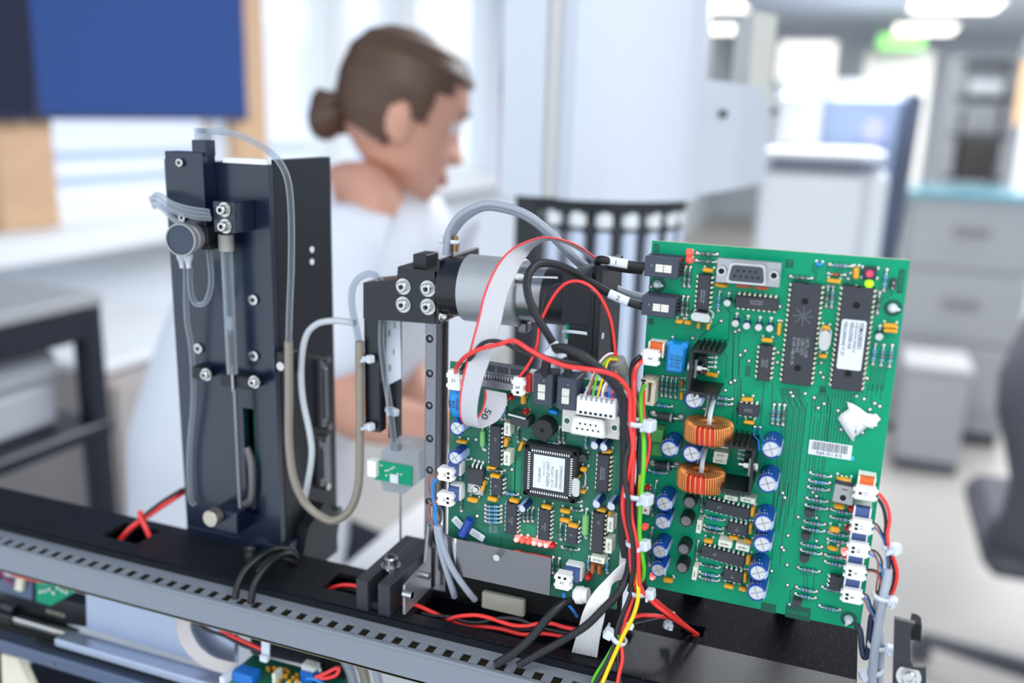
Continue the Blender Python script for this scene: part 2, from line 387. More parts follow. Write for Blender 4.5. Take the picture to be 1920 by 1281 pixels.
def can(B, p, r, h=.0150, body=None, cross=True, ang=0, dark=False):
    uv = B.uv(*p, h); key = ('can', round(r, 5), h, cross, dark)
    def build():
        b = MB(); b.lathe((0, 0, 0), (0, 0, 1), [(.0002, 0), (.0002, r), (h*.12, r), (h*.15, r*.96), (h*.18, r), (h-r*.12, r), (h-r*.02, r*.95), (h, r*.86), (h, r*.80), (h-.0003, r*.79)], 26)
        s = MB(); s.lathe((0, 0, 0), (0, 0, 1), [(h*.02, r+.00010), (h*.12, r+.00010), (h*.18, r+.00010), (h-r*.12, r+.00010), (h-r*.02, r*.95+.00010), (h+.00005, r*.86), (h+.00005, r*.80)], 9, True, PI-.62, PI+.42)
        t = MB(); t.lathe((0, 0, h-.0003), (0, 0, 1), [(0, r*.81), (0, 0)], 24, False)
        out = [('electrolytic_capacitor', b, [body or m_blue], None), ('polarity_stripe', s, [m_stripe], None), ('can_top', t, [m_alu], None)]
        if cross:
            k = MB()
            for a in (0, PI/2): k.M = Matrix.Rotation(a+.4, 4, 'Z'); k.box(0, 0, h-.00026, r*1.4, r*.07, .00012); k.box(0, r*.05, h-.00024, r*1.35, r*.03, .0001)
            k.M = None; out.append(('vent_score', k, [mat('vent_line', (150, 151, 156), .4, .3)], None))
        return out
    o = comp(B, key, build, uv, ang)
    if not CACHE.get('canmark'):
        k = MB(); rr = random.Random(8)
        for i in range(9):
            a = 1.3+i*.26; k.M = Matrix.Rotation(a, 4, 'Z') @ Matrix.Translation((1, 0, .86)); k.box(.012, 0, 0, .02, .05+.05*rr.random(), .10)
            if i % 2: k.M = Matrix.Rotation(a+.1, 4, 'Z') @ Matrix.Translation((1, 0, .62)); k.box(.012, 0, 0, .02, .09, .05)
        k.M = None; me = k.mesh('sleeve_print'); me.materials.append(mat('print_white', (214, 222, 240), .6, 0, 0)); CACHE['canmark'] = me
    pr = link('sleeve_print', CACHE['canmark'], o); pr.scale = (r, r, h); return o
def coil_can(B, p, r, h=.010):
    def build():
        b = MB(); b.lathe((0, 0, 0), (0, 0, 1), [(0, r*.9), (h*.1, r*.97), (h*.85, r), (h, r*.9), (h, r*.72)], 24)
        t = MB(); t.lathe((0, 0, h), (0, 0, 1), [(0, r*.74), (-.0002, 0)], 24, False)
        return [('drum_inductor', b, [m_sink], None), ('core_top', t, [mat('ferrite', (112, 110, 112), .55, .2, .15, 500, .2)], None)]
    comp(B, ('drum', round(r, 5), h), build, B.uv(*p, h))
def ceramic(B, p, w, t, rz=0, h=.0048, m=None, lens=False, legs=True):
    """small upright capacitor, w long, t thick seen from the front"""
    uv = B.uv(*p, h*.8)
    key = ('cer', round(w, 4), round(t, 4), h, m and m.name, lens)
    def build():
        b = MB()
        if lens: b.ball((0, 0, h*.55), 1, (w/2, t/2, h*.45), 16, 8)
        else:
            b.M = None; b.box(0, 0, h*.62, w, t, h*.72, min(w, t)*.3)
        l = MB()
        for s in (-1, 1): l.tube([(s*w*.34, 0, h*.3), (s*w*.4, 0, h*.12), (s*w*.42, t*.3, 0)], .0003, 5); l.ball((s*w*.42, t*.55, 0), .0008, (1, 1, .8), 8, 4, 0)
        return [('ceramic_capacitor', b, [m or m_yell], None), ('leads', l, [m_solder], None)]
    comp(B, key, build, uv, rz)
def boxcap(B, p, w, t, rz=0, h=.0075, side='168J188'):
    uv = B.uv(*p, h)
    def build():
        b = MB(); b.box(0, 0, h/2, w, t, h, .0003); return [('film_capacitor', b, [m_boxcap], None)]
    o = comp(B, ('boxcap', round(w, 4), round(t, 4), h), build, uv, rz)
    letter(o, side, t*.5, (0, 0, h+.00005), m_ink, PI, squeeze=.75)
def led(B, p, r=.0015, m=None, h=.0042, core=False, label=None):
    uv = B.uv(*p, h*.7)
    def build():
        b = MB(); b.lathe((0, 0, 0), (0, 0, 1), [(0, r*1.15), (.0008, r*1.15), (.0008, r), (h-r, r)], 16); b.ball((0, 0, h-r), r, (1, 1, 1), 16, 5, 0)
        l = MB()
        for s in (-1, 1): l.ball((s*.0013, .001, 0), .0007, (1, 1, 1), 7, 3, 0)
        out = [('led', b, [m], None), ('leads', l, [m_solder], None)]
        if core: c = MB(); c.ball((0, 0, h-r*.9), r*.75, (1, 1, 1.25), 12, 4, 0); out.append(('lit_core', c, [m_ledcore], None))
        return out
    comp(B, ('led', r, m.name, h, core), build, uv, 0, label=label)
def crystal(B, p, rz=0, h=.011, L=.0105, t=.0044):
    uv = B.uv(*p, h)
    def stad(l, w, n=7):
        r = w/2; e = (l-w)/2
        return [(e+r*math.cos(-PI/2+PI*i/n), r*math.sin(-PI/2+PI*i/n)) for i in range(n+1)]+[(-e+r*math.cos(PI/2+PI*i/n), r*math.sin(PI/2+PI*i/n)) for i in range(n+1)]
    def build():
        b = MB(); b.prism(stad(L, t), .001, h-.0004, True); b.prism(stad(L-.0006, t-.0006), h-.0004, h)
        f = MB(); f.prism(stad(L+.0010, t+.0010), .0003, .0011)
        return [('quartz_crystal', b, [m_chrome], None), ('flange', f, [m_chrome], None)]
    comp(B, ('xtal', L, t, h), build, uv, rz)
def to92(B, p, rz=0):
    def build():
        b = MB(); h = .0052; r = .0024
        b.prism([(r*math.cos(a), r*math.sin(a)) for a in [-.6+i*(PI+1.2)/12 for i in range(13)]], .0012, h)
        l = MB()
        for x in (-.0013, 0, .0013): l.tube([(x*1.3, .0004, 0), (x, 0, .0014)], .0003, 5); l.ball((x*1.4, .0016, 0), .0007, (1, 1, .7), 7, 3, 0)
        return [('transistor', b, [m_ic], None), ('leads', l, [m_solder], None)]
    comp(B, 'to92', build, B.uv(*p, .005), rz)
def minican(B, p, ang=0):
    """tiny silver can leaning on the board, with its soldered foot above"""
    def build():
        b = MB(); h = .0055; r = .0019
        b.lathe((0, -.0004, 0), (0, -.12, 1), [(0, r), (h*.8, r), (h*.88, r*.95), (h*.92, r)], 16)
        t = MB(); t.lathe((0, -.0004, 0), (0, -.12, 1), [(h*.92, r), (h, r*.85), (h, 0)], 16)
        f = MB(); f.ball((0, .0032, .0002), .001, (1, 1, .8), 9, 4, 0); f.tube([(0, .0032, 0), (0, .0015, .0022)], .0005, 6)
        return [('tantalum_capacitor', b, [m_navy], None), ('can_top', t, [m_alu], None), ('solder_foot', f, [m_solder], None)]
    comp(B, 'minican', build, B.uv(*p, .0055), ang)
# ================================================================ the room
WX = -2.0; CEIL = 2.5; BACK = 14.0; RX = 4.6
m_wall = mat('wall_paint', (214, 220, 228), .8, 0, .03, 3); m_ceil = mat('ceiling_tile', (186, 196, 212), .9, 0, .05, 4)
m_floor = mat('floor_lino', (172, 167, 160), .35, 0, .05, 6, .05); m_wood = mat('window_wood', (200, 164, 130), .5, 0, .15, 14)
m_lab = mat('lab_white', (226, 228, 230), .4, 0, .02, 6); m_labgrey = mat('lab_grey', (162, 163, 166), .5, 0, .03, 6); m_dark = mat('dark_grey', (70, 72, 80), .5, 0, .05, 10)
def struct(name, mb, *m, parent=None):
    o = solo(name, None, None, mb, *m, kind='structure'); return o
b = MB(); b.bb(WX-.2, RX, -1.2, BACK, -.05, 0); struct('floor', b, m_floor)
b = MB(); b.bb(WX-.2, RX, -.7, BACK, CEIL, CEIL+.05); struct('ceiling', b, m_ceil)
b = MB(); b.bb(WX-.2, RX, BACK, BACK+.1, 0, CEIL); struct('wall_back', b, m_wall)
b = MB(); b.bb(RX, RX+.1, 3.0, BACK, 0, CEIL); struct('wall_right', b, m_wall)
SILL = 1.075
wins = [(1.86, 2.62), (2.80, 3.28), (3.36, 3.84), (3.98, 4.9), (5.1, 6.4), (.75, 1.68)]
b = MB(); b.bb(WX-.2, WX, -.2, BACK, 0, SILL-.06); b.bb(WX-.2, WX, -.2, BACK, 2.35, CEIL)
for y0, y1 in ((-.2, .75), (6.4, BACK)): b.bb(WX-.2, WX, y0, y1, SILL-.06, 2.35)
struct('wall_left', b, m_wall)
b = MB(); b.bb(WX-.2, WX+.16, .3, 6.6, SILL-.06, SILL, .008); struct('trim_1', b, m_lab)
for i, (y0, y1) in enumerate(wins):
    o = None; b = MB()
    fw = .012
    b.bb(WX-.10, WX-.04, y0, y1, SILL, SILL+.05); b.bb(WX-.10, WX-.04, y0, y1, 2.30, 2.35); b.bb(WX-.10, WX-.04, y0, y0+fw, SILL+.05, 2.30); b.bb(WX-.10, WX-.04, y1-fw, y1, SILL+.05, 2.30)
    o = struct('window_%d' % (i+1), b, m_lab)
    g = MB(); g.bb(WX-.075, WX-.07, y0+fw, y1-fw, SILL+.05, 2.30); part(o, 'pane', g, mat('window_glass', (240, 246, 255), .05, 0, 0, alpha=.12, spec=.4))
for k, (y0, y1, m_) in enumerate(((1.68, 1.86, m_wood), (2.62, 2.80, m_wood), (3.28, 3.36, m_lab), (3.84, 3.98, m_lab), (4.9, 5.1, m_wall))):
    b = MB(); b.bb(WX-.15, WX, y0, y1, SILL, 2.35, .006); struct('trim_%d' % (k+2), b, m_)
m_blind = mat('blind_navy', (34, 66, 126), .8, 0, .06, 60); 
for lb_, y0, y1, zb in (('dark navy roller blind over the left part of the window, at the picture edge', .9, 1.775, 1.362), ('navy blue roller blind half covering the window behind the pump tower', 1.785, 2.635, 1.366)):
    t = thing('roller_blind', lb_, 'blind', (WX+.04, (y0+y1)/2, zb), 'roller blinds')
    b = MB(); b.bb(WX+.035, WX+.037, y0, y1, zb, 2.33); part(t, 'fabric', b, m_blind if y0 > 1 else mat('blind_dark', (16, 22, 50), .8, 0, .06, 60))
    b = MB(); b.bb(WX+.030, WX+.042, y0, y1, zb-.012, zb, .002); part(t, 'bottom_bar', b, mat('blind_bar', (40, 44, 70), .5)); b = MB(); b.cyl((WX+.04, y0, 2.33), (WX+.04, y1, 2.33), .025); part(t, 'roller', b, m_lab)
# white building and ledge seen outside
t = thing('outside_railing', 'blurred pale railing outside the window under the blue blind', 'railing', (WX-2.5, 4, 0))
b = MB()
for z in (1.05, .90, .75): b.bb(WX-2.5, WX-2.46, .0, 9, z, z+.06)
part(t, 'rails', b, mat('outside_grey', (150, 170, 200), .7)); b = MB(); b.bb(WX-2.5, WX-2.46, -.0, 9, 0, .72); part(t, 'parapet', b, mat('outside_wall', (180, 200, 226), .8))
t = thing('outside_building', 'pale building outside the windows behind the person', 'building', (WX-9, 12, 0)); b = MB(); b.bb(WX-9, WX-8.6, 6, 22, 0, 6); o = part(t, 'facade', b, mat('facade_pale', (232, 230, 242), .9, 0, .05, 2))
for k in range(5):
    for z in (1.3, 3.4): b = MB(); b.bb(WX-8.6, WX-8.57, 7+k*3, 8.2+k*3, z, z+1.3); part_sub(o, 'facade_window', b, mat('facade_glass', (200, 210, 228), .2))
# ceiling lamps
def ceil_lamp(x, y, w, d, lb_):
    t = thing('ceiling_light', lb_, 'ceiling light', (x, y, CEIL-.03), 'ceiling lights'); b = MB(); b.bb(x-w/2-.02, x+w/2+.02, y-d/2-.02, y+d/2+.02, CEIL-.03, CEIL); part(t, 'lamp_frame', b, m_lab)
    b = MB(); b.bb(x-w/2, x+w/2, y-d/2, y+d/2, CEIL-.034, CEIL-.029); part(t, 'diffuser', b, mat('lamp_diffuser', (255, 252, 245), .5, 0, 0, emit=(255, 250, 240), estr=3.2))
def ceil_at(px, py): return PZ(px, py, CEIL)
for px, py, w, d, lb_ in ((1375, 50, .62, .8, 'lit ceiling panel just right of the white instrument column, lower of the two'), (1352, 6, .44, .7, 'lit ceiling panel just right of the white instrument column, upper of the two'), (1735, 50, .62, 1.0, 'lit ceiling panel above the green exit sign'), (1792, 4, .72, .9, 'lit ceiling panel at the top edge, upper right')):
    p = ceil_at(px, py); ceil_lamp(p.x, p.y, w, d, lb_)
p = PY(1690, 78, 10.5); t = thing('exit_sign', 'blurred green exit sign below the ceiling at the upper right', 'sign', tuple(p)); b = MB(); b.bb(p.x-.22, p.x+.22, 10.48, 10.55, p.z-.07, p.z+.07, .01); part(t, 'sign_box', b, mat('sign_green', (140, 220, 120), .5, 0, 0, emit=(140, 225, 110), estr=.6)); b = MB(); b.cyl((p.x, 10.51, p.z+.07), (p.x, 10.51, CEIL), .012); part(t, 'sign_rod', b, m_lab)
# lab bench the machine and the instrument stand on
BZ = .90
t = thing('lab_bench', 'white lab bench under the machine with the black beam', 'bench', (-.45, .4, 0)); b = MB(); b.bb(-1.05, .02, .18, .68, BZ-.03, BZ, .003); part(t, 'worktop', b, m_lab); t2b = thing('lab_bench', 'white lab bench under the white instrument column', 'bench', (-.24, 1.2, 0)); b = MB(); b.bb(-.50, .02, .685, 1.75, BZ-.03, BZ, .003); part(t2b, 'worktop', b, m_lab)
for x, y in ((-1.0, .22), (-.04, .22), (-.04, 1.70), (-.46, 1.70), (-1.0, .64), (-.04, .64), (-.04, .74), (-.46, .74)): b = MB(); b.bb(x-.025, x+.025, y-.025, y+.025, 0, BZ-.03); part(t if y < .68 else t2b, 'leg', b, m_labgrey)
# white instrument with its tube carousel
def plan(pts, dep): return [tuple(PD(x, 380, dep*k).xy) for x, k in pts]
IZ = PD(1130, 381, .93).z
inst = thing('lab_instrument', 'large white rounded instrument column above a black carousel ring of tubes', 'lab instrument', tuple(PD(1130, 640, 1.0).xy)+(BZ,))
c0 = PD(1150, 380, 1.03); cx, cy = c0.x, c0.y
ix = Vector((RIGHT.x, RIGHT.y, 0)).normalized(); iy = Vector((-ix.y, ix.x, 0))
def loc2(a, d): p = Vector((cx, cy, 0))+ix*a+iy*d; return (p.x, p.y)
out = [(-.133, .02), (-.128, -.030), (-.086, -.052), (-.080, -.0545), (-.072, -.0535), (-.066, -.068)]+[(-.02+.115*math.sin(t_), .005-.088*math.cos(t_)) for t_ in [-.3+i*.16 for i in range(12)]]+[(.100, .05), (.100, .16), (-.11, .16)]
b = MB(); b.prism([loc2(*p) for p in out], IZ, 2.05, False); part(inst, 'column_cover', b, mat('instrument_white', (208, 213, 222), .35, 0, .01, 6, coat=.2))
b = MB(); b.prism([loc2(*p) for p in ((-.0845, -.052), (-.080, -.060), (-.070, -.060), (-.064, -.058), (-.064, -.02), (-.084, -.02))], IZ+.0005, 2.05); part(inst, 'seam_strip', b, mat('seam_beige', (196, 194, 192), .5))
b = MB(); b.prism([loc2(*p) for p in ((-.06, .08), (.092, .00), (.165, .12), (.243, .27), (-.06, .32))], IZ+.002, PD(1390, 158, 1.12).z); part(inst, 'side_cover', b, MATS['instrument_white'])
b = MB(); b.prism(rounded([loc2(.192, .20), loc2(.232, .24), loc2(.245, .31), loc2(.192, .31)], .008), PD(1440, 160, 1.28).z-.03, PD(1445, 40, 1.28).z); part(inst, 'beige_handle_panel', b, mat('panel_beige', (214, 212, 202), .5))
p = PD(1356, 214, 1.06); b = MB(); b.ball((p.x, p.y-.004, p.z), .0048, (1.3, .6, 1.0), 10, 6); b.ball((p.x-.006, p.y-.003, p.z+.001), .002, n=8, m=4); part(inst, 'cover_hole', b, m_hole)
p = PD(1452, 209, 1.30); b = MB(); b.ball(p, .005, (1.2, .8, 1.0), 10, 6); part(inst, 'rear_cover_hole', b, m_dark)
b = MB(); b.prism([loc2(*p) for p in ((-.05, .0), (.06, -.02), (.085, .02), (.10, .14), (-.06, .14))], BZ, BZ+.06); part(inst, 'instrument_base', b, m_lab)
b = MB(); b.prism([loc2(*p) for p in ((-.02, .10), (.05, .10), (.05, .16), (-.02, .16))], BZ+.06, IZ+.01); part(inst, 'rear_post', b, m_labgrey)
# carousel: black ring, white capped tubes hanging in it
car = inst
Rr = .088; kx, ky = loc2(-.012, .018)
b = MB(); b.lathe((kx, ky, IZ-.014), (0, 0, 1), [(0, Rr-.012), (0, Rr+.009), (.012, Rr+.009), (.012, Rr-.012)], 48); b.lathe((kx, ky, IZ-.035), (0, 0, 1), [(0, Rr-.020), (0, Rr+.006), (.008, Rr+.006), (.008, Rr-.020), (0, Rr-.020)], 48); part(car, 'carousel_ring', b, m_plastic)
b = MB(); b.lathe((kx, ky, BZ+.060), (0, 0, 1), [(0, Rr-.02), (0, Rr+.012), (.03, Rr+.012), (.03, Rr-.02), (0, Rr-.02)], 48); b.cyl((kx, ky, BZ+.06), (kx, ky, IZ-.002), .025); part(car, 'carousel_base', b, m_dark)
p = loc2(-.118, -.010); b = MB(); b.prism([loc2(-.105+dx, -.028+dy) for dx, dy in ((-.006, 0), (.020, -.014), (.026, .006), (.000, .018))], BZ, IZ); part(car, 'black_post', b, m_black)
NT = 20
capm = MB(); capm.cyl((0, 0, -.003), (0, 0, .0125), .0098, n=16); capm = capm.mesh('tube_cap'); capm.materials.append(m_lab)
tubm = MB(); tubm.lathe((0, 0, IZ*0-.34), (0, 0, 1), [(0, 0), (.004, .0088), (.337, .0088), (.337, 0)], 14); tubm = tubm.mesh('sample_tube'); tubm.materials.append(mat('tube_pale', (196, 206, 226), .25, 0, .04, 20, coat=.4))
barm = MB(); barm.box(0, 0, -.15, .004, .003, .30); barm = barm.mesh('divider_rod'); barm.materials.append(m_dark)
base = rloc(car)
pq = loc2(-.10, -.02); a0_ = math.ceil((math.atan2(pq[1]-ky, pq[0]-kx) % (2*PI))/(2*PI/NT))*(2*PI/NT)
ORD = ['first', 'second', 'third', 'fourth', 'fifth', 'sixth', 'seventh', 'eighth', 'ninth', 'tenth']
for i in range(NT):
    a = 2*PI*i/NT
    k_ = (round((a-a0_)/(2*PI/NT))) % NT; fr = k_ < NT//2
    t = thing('sample_tube', ORD[k_ if fr else NT-1-k_]+(' sample tube from the black post, counted along the front of the carousel' if fr else ' sample tube from the black post, counted around the back of the carousel'), 'tube', (kx+Rr*math.cos(a), ky+Rr*math.sin(a), IZ-.030), 'sample tubes in the carousel')
    link('tube_glass', tubm, t, (0, 0, 0)); link('tube_cap', capm, t, (0, 0, .005))
    o = link('divider_rod', barm, car, (kx+(Rr+.004)*math.cos(a+PI/NT)-base.x, ky+(Rr+.004)*math.sin(a+PI/NT)-base.y, IZ-.02-base.z), a)
# right-hand background
def bx(t, name, x0, x1, y0, y1, z0, z1, m_, ch=.004): b = MB(); b.bb(x0, x1, y0, y1, z0, z1, ch); return part(t, name, b, m_)
y = 1.95; x0, x1 = PY(1418, 400, y).x, PY(1638, 400, y).x; zt = PY(1500, 325, y).z
t = thing('lab_instrument', 'white box-shaped instrument with a dark slot, behind the large circuit board', 'lab instrument', ((x0+x1)/2, y+.2, 0)); bx(t, 'cabinet', x0, x1, y, y+.36, .0, zt+.006, m_lab, .012); bx(t, 'lid', x0-.01, x1+.01, y-.01, y+.36, zt+.026, zt+.047, m_lab, .015); bx(t, 'dark_slot', x0+.02, x1-.03, y-.006, y+.34, zt+.004, zt+.028, mat('slot_grey', (118, 118, 132), .6)); bx(t, 'corner_post', x1-.025, x1+.020, y-.018, y+.3, .0, zt+.010, m_lab, .015); bx(t, 'rear_housing', x0+.00, x0+.088, y+.18, y+.36, zt+.04, PY(1500, 160, y).z, m_lab, .02)
y = 2.35; x0, x1 = PY(1532, 300, y).x, PY(1690, 300, y).x; z1 = PY(1600, 172, y).z; m_steelblue = mat('panel_steel_blue', (156, 172, 202), .4, 0, .04, 8)
t = thing('tall_instrument', 'tall grey-blue instrument with a dark slanted side, behind the large board', 'lab instrument', ((x0+x1)/2, y+.2, 0)); bx(t, 'body', x0, x1, y, y+.45, 0, z1, m_steelblue, .02)
b = MB(); b.add([(x1, y-.01, z1), (x1+.03, y-.01, z1-.01), (x1-.02, y-.01, 0), (x1-.06, y-.01, 0)]+[(x1, y+.46, z1), (x1+.03, y+.46, z1-.01), (x1-.02, y+.46, 0), (x1-.06, y+.46, 0)], [(0, 1, 2, 3), (4, 5, 6, 7), (0, 1, 5, 4), (1, 2, 6, 5), (2, 3, 7, 6), (3, 0, 4, 7)]); part(t, 'dark_side', b, mat('panel_dark', (84, 92, 112), .5, 0, .04, 8))
p = PY(1640, 245, y); b = MB(); b.lathe((p.x, y-.002, p.z), (0, -1, 0), [(0, .028), (.004, .026), (.004, 0)], 20); part(t, 'violet_lamp', b, mat('lamp_violet', (176, 178, 240), .4, 0, 0, emit=(150, 150, 245), estr=.35))
y = 4.40; x0, x1 = PY(1693, 500, y).x, PY(1935, 500, y).x; zt = PY(1750, 372, y).z
t = thing('drawer_cabinet', 'pale grey lab cabinet with handles and a teal glass top', 'cabinet', ((x0+x1)/2, y+.3, 0)); bx(t, 'carcass', x0, x1, y, y+.6, .06, zt, m_labgrey); bx(t, 'glass_top', x0-.02, x1+.03, y-.03, y+.63, zt, zt+.035, mat('glass_teal', (120, 176, 190), .1, 0, .05, 6, alpha=.75), .004); bx(t, 'plinth', x0+.02, x1-.02, y+.03, y+.6, 0, .06, m_dark)
for k, z in enumerate((zt-.30, zt-.62, zt-.94)):
    if z > .07: o = bx(t, 'drawer_front', x0+.008, x1-.008, y-.015, y, z, z+.30, m_labgrey); b = MB(); b.bb((x0+x1)/2-.07, (x0+x1)/2+.07, y-.04, y-.016, z+.16, z+.19, .004); part_sub(o, 'handle', b, mat('handle_grey', (130, 128, 126), .4))
y = 3.95; x0, x1 = PY(1692, 740, y).x, PY(1815, 740, y).x; t = thing('waste_box', 'pale grey box standing on the floor before the cabinet with the teal top', 'box', ((x0+x1)/2, y+.15, 0)); bx(t, 'box_body', x0, x1, y, y+.3, .0, PY(1750, 700, y).z, m_labgrey, .01); bx(t, 'box_lid', x0-.01, x1+.01, y-.01, y+.31, PY(1750, 700, y).z, PY(1750, 684, y).z, mat('box_lid_grey', (182, 180, 180), .7), .01); bx(t, 'box_foot', x0, x1, y-.005, y+.28, .0, .05, m_dark)
# objects on the glass top and beyond
y = 6.2
t = thing('storage_rack', 'pale grey storage rack with trays behind the teal-topped cabinet', 'shelf', (PY(1830, 300, y).x, y+.2, 0)); xa, xb = PY(1770, 300, y).x, PY(1890, 300, y).x
for x in (xa, xb): bx(t, 'upright', x-.05, x+.05, y, y+.4, 0, PY(1800, 105, y).z, m_labgrey)
for py in (115, 180, 250, 330): bx(t, 'rack_shelf', xa, xb, y, y+.4, PY(1800, py, y).z-.03, PY(1800, py, y).z, m_dark)
for nm, py0, py1, m_, lb_ in (('storage_tray', 150, 178, m_lab, 'upper white tray on the grey rack'), ('storage_tray', 205, 248, m_labgrey, 'lower pale tray on the grey rack'), ('dark_case', 262, 330, mat('case_brown', (72, 68, 66), .6), 'dark brown case at the bottom of the grey rack')):
    b = MB(); z0, z1 = PY(1800, py1, y).z+.001, PY(1800, py0, y).z; b.bb(xa+.08, xb-.08, y+.02, y+.36, z0, z1, .01); b.bb(xa+.2, xb-.2, y+.0, y+.02, (z0+z1)/2-.02, (z0+z1)/2+.02); solo(nm, lb_, 'tray' if 'tray' in nm else 'case', b, m_)
y = 5.6; t = thing('wall_cabinet', 'blurred pale cabinet with a wooden edge at the right picture edge', 'cabinet', (PY(1925, 250, y).x, y, 0)); bx(t, 'cabinet_body', PY(1890, 250, y).x+.06, PY(1990, 250, y).x, y, y+.4, 0, PY(1900, 60, y).z, m_lab); bx(t, 'wooden_edge', PY(1896, 250, y).x, PY(1918, 250, y).x, y-.02, y+.05, PY(1900, 235, y).z, PY(1900, 115, y).z, mat('edge_wood', (222, 180, 136), .5))
# a window in the back wall, other benches far off
p0, p1 = PY(1455, 170, BACK), PY(1570, 75, BACK)
b = MB(); b.bb(p0.x-.05, p1.x+.05, BACK-.04, BACK, p0.z-.05, p1.z+.05); o = struct('window_7', b, m_lab); g = MB(); g.bb(p0.x, p1.x, BACK-.05, BACK-.04, p0.z, p1.z); part(o, 'pane', g, mat('pane_lit', (255, 252, 244), .3, 0, 0, emit=(255, 252, 244), estr=1.3))
for lb_, xa, xb, ya, y2, z_, m_ in (('far white lab bench along the back of the room', 1450, 1700, 150, 9.0, None, m_lab), ('far beige cupboard below the exit sign', 1610, 1740, 95, 10.8, None, mat('cupboard_beige', (206, 204, 200), .7))):
    x0, x1 = PY(xa, 200, y2).x, PY(xb, 200, y2).x; t = thing('far_cupboard', lb_, 'cupboard', ((x0+x1)/2, y2+.3, 0)); z = PY(1600, ya, y2).z; bx(t, 'cupboard_body', x0, x1, y2, y2+.6, 0, z, m_); n_ = 4
    for k in range(n_): bx(t, 'cupboard_door', x0+(x1-x0)*k/n_+.01, x0+(x1-x0)*(k+1)/n_-.01, y2-.02, y2, .1, z-.05, m_)
# second person far away, very blurred
# dark swivel chair at the right edge
fx = PZ(1985, 1100, 0.0); p = PD(2110, 820, 2.05); p.z = 0; t = thing('swivel_chair', 'dark grey swivel chair at the right picture edge', 'chair', tuple(p)); m_ch = mat('chair_grey', (92, 92, 100), .7, 0, .05, 30)
b = MB(); rows = []
for j in range(9):
    z = .50+.62*j/8; rows.append([(p.x-.27+.03*math.sin(j)+(.50)*i/8-.0, p.y-.20-.05*math.sin(PI*i/8)-.04*math.sin(PI*j/8), z) for i in range(9)])
vs = [q for r in rows for q in r]; n1 = len(vs); vs += [(a_, b_+.07, c_) for a_, b_, c_ in vs]; fs = []
for j in range(8):
    for i in range(8): o_ = j*9+i; fs += [(o_, o_+1, o_+10, o_+9), (n1+o_, n1+o_+1, n1+o_+10, n1+o_+9)]
for j in range(8):
    for i in (0, 8): o_ = j*9+i; fs.append((o_, o_+9, n1+o_+9, n1+o_))
for i in range(8):
    for j in (0, 8): o_ = j*9+i; fs.append((o_, o_+1, n1+o_+1, n1+o_))
b.add(vs, fs, True); part(t, 'backrest', b, m_ch)
bx(t, 'seat', p.x-.27, p.x+.25, p.y-.2, p.y+.28, .42, .51, m_ch, .03); b = MB(); b.cyl((p.x, p.y, .09), (p.x, p.y, .43), .03); part(t, 'gas_column', b, m_dark)
for k in range(5):
    a = 2*PI*k/5+2.75; b = MB(); e = Vector((p.x+.36*math.cos(a), p.y+.36*math.sin(a), .065)); b.tube([(p.x, p.y, .10), e], [.028, .018], 10); part(t, 'base_arm', b, m_ch); b = MB(); b.lathe(e+Vector((0, -.02, -.035)), (0, 1, 0), [(0, 0), (0, .030), (.04, .030), (.04, 0)], 14); part(t, 'caster', b, m_ch)
# left: dark trolley with boxes, grey cabinet
q = PX(194, 558, -1.15); ty1 = q.y; tz = q.z
t = thing('equipment_trolley', 'black framed trolley with shelves at the left picture edge', 'trolley', (-1.4, ty1-.4, 0)); m_tr = mat('trolley_black', (30, 34, 46), .4, 0, .05, 20)
bx(t, 'top_shelf', -1.62, -1.15, ty1-.85, ty1, tz-.012, tz+.010, m_labgrey); bx(t, 'apron', -1.60, -1.155, ty1-.84, ty1-.005, tz-.065, tz-.012, m_tr)
for x, yy in ((-1.17, ty1-.02), (-1.60, ty1-.02), (-1.17, ty1-.83), (-1.60, ty1-.83)): bx(t, 'post', x-.018, x+.018, yy-.018, yy+.018, 0, tz-.01, m_tr)
z2 = PX(172, 800, -1.15).z; bx(t, 'middle_shelf', -1.61, -1.15, ty1-.84, ty1, z2-.025, z2, m_tr); bx(t, 'lower_shelf', -1.61, -1.15, ty1-.84, ty1, .25, .28, m_tr)
for nm, lb_, y0, y1, z0, z1, m_ in (('printer', 'pale boxy device on the middle shelf of the trolley', ty1-.62, ty1-.06, z2, z2+.13, mat('device_pale', (188, 190, 198), .5, 0, .05, 20)), ('paper_box', 'grey box on the top of the trolley', ty1-.75, ty1-.30, tz+.0105, tz+.05, m_lab), ('storage_crate', 'pale crate on the lowest trolley shelf', ty1-.7, ty1-.1, .281, .46, mat('crate_pale', (150, 158, 166), .6))):
    t2_ = thing(nm, lb_, 'box', (-1.4, (y0+y1)/2, z0)); bx(t2_, 'body', -1.56, -1.20, y0, y1, z0, z1*.6+z0*.4, m_, .012); bx(t2_, 'cover', -1.565, -1.195, y0-.004, y1+.004, z1*.6+z0*.4, z1, m_, .012)
    bx(t2_, 'front_panel', -1.20, -1.196, y0+.1, y1-.15, z0+.01, z0+(z1-z0)*.45, m_dark, 0)
y0 = PX(192, 700, -1.45).y; y1 = PX(262, 700, -1.45).y
t = thing('low_cabinet', 'grey-beige cabinet between the trolley and the white coat', 'cabinet', (-1.6, (y0+y1)/2, 0)); bx(t, 'cabinet_body', -1.9, -1.45, y0, y1+.35, 0, PX(230, 690, -1.45).z, mat('cabinet_taupe', (176, 168, 166), .6, 0, .04, 8)); bx(t, 'cabinet_top', -1.92, -1.44, y0-.02, y1+.40, PX(230, 690, -1.45).z, PX(230, 672, -1.45).z, m_lab); bx(t, 'cabinet_door', -1.45, -1.438, y0+.02, y1+.1, .08, PX(230, 690, -1.45).z-.03, MATS['cabinet_taupe'])
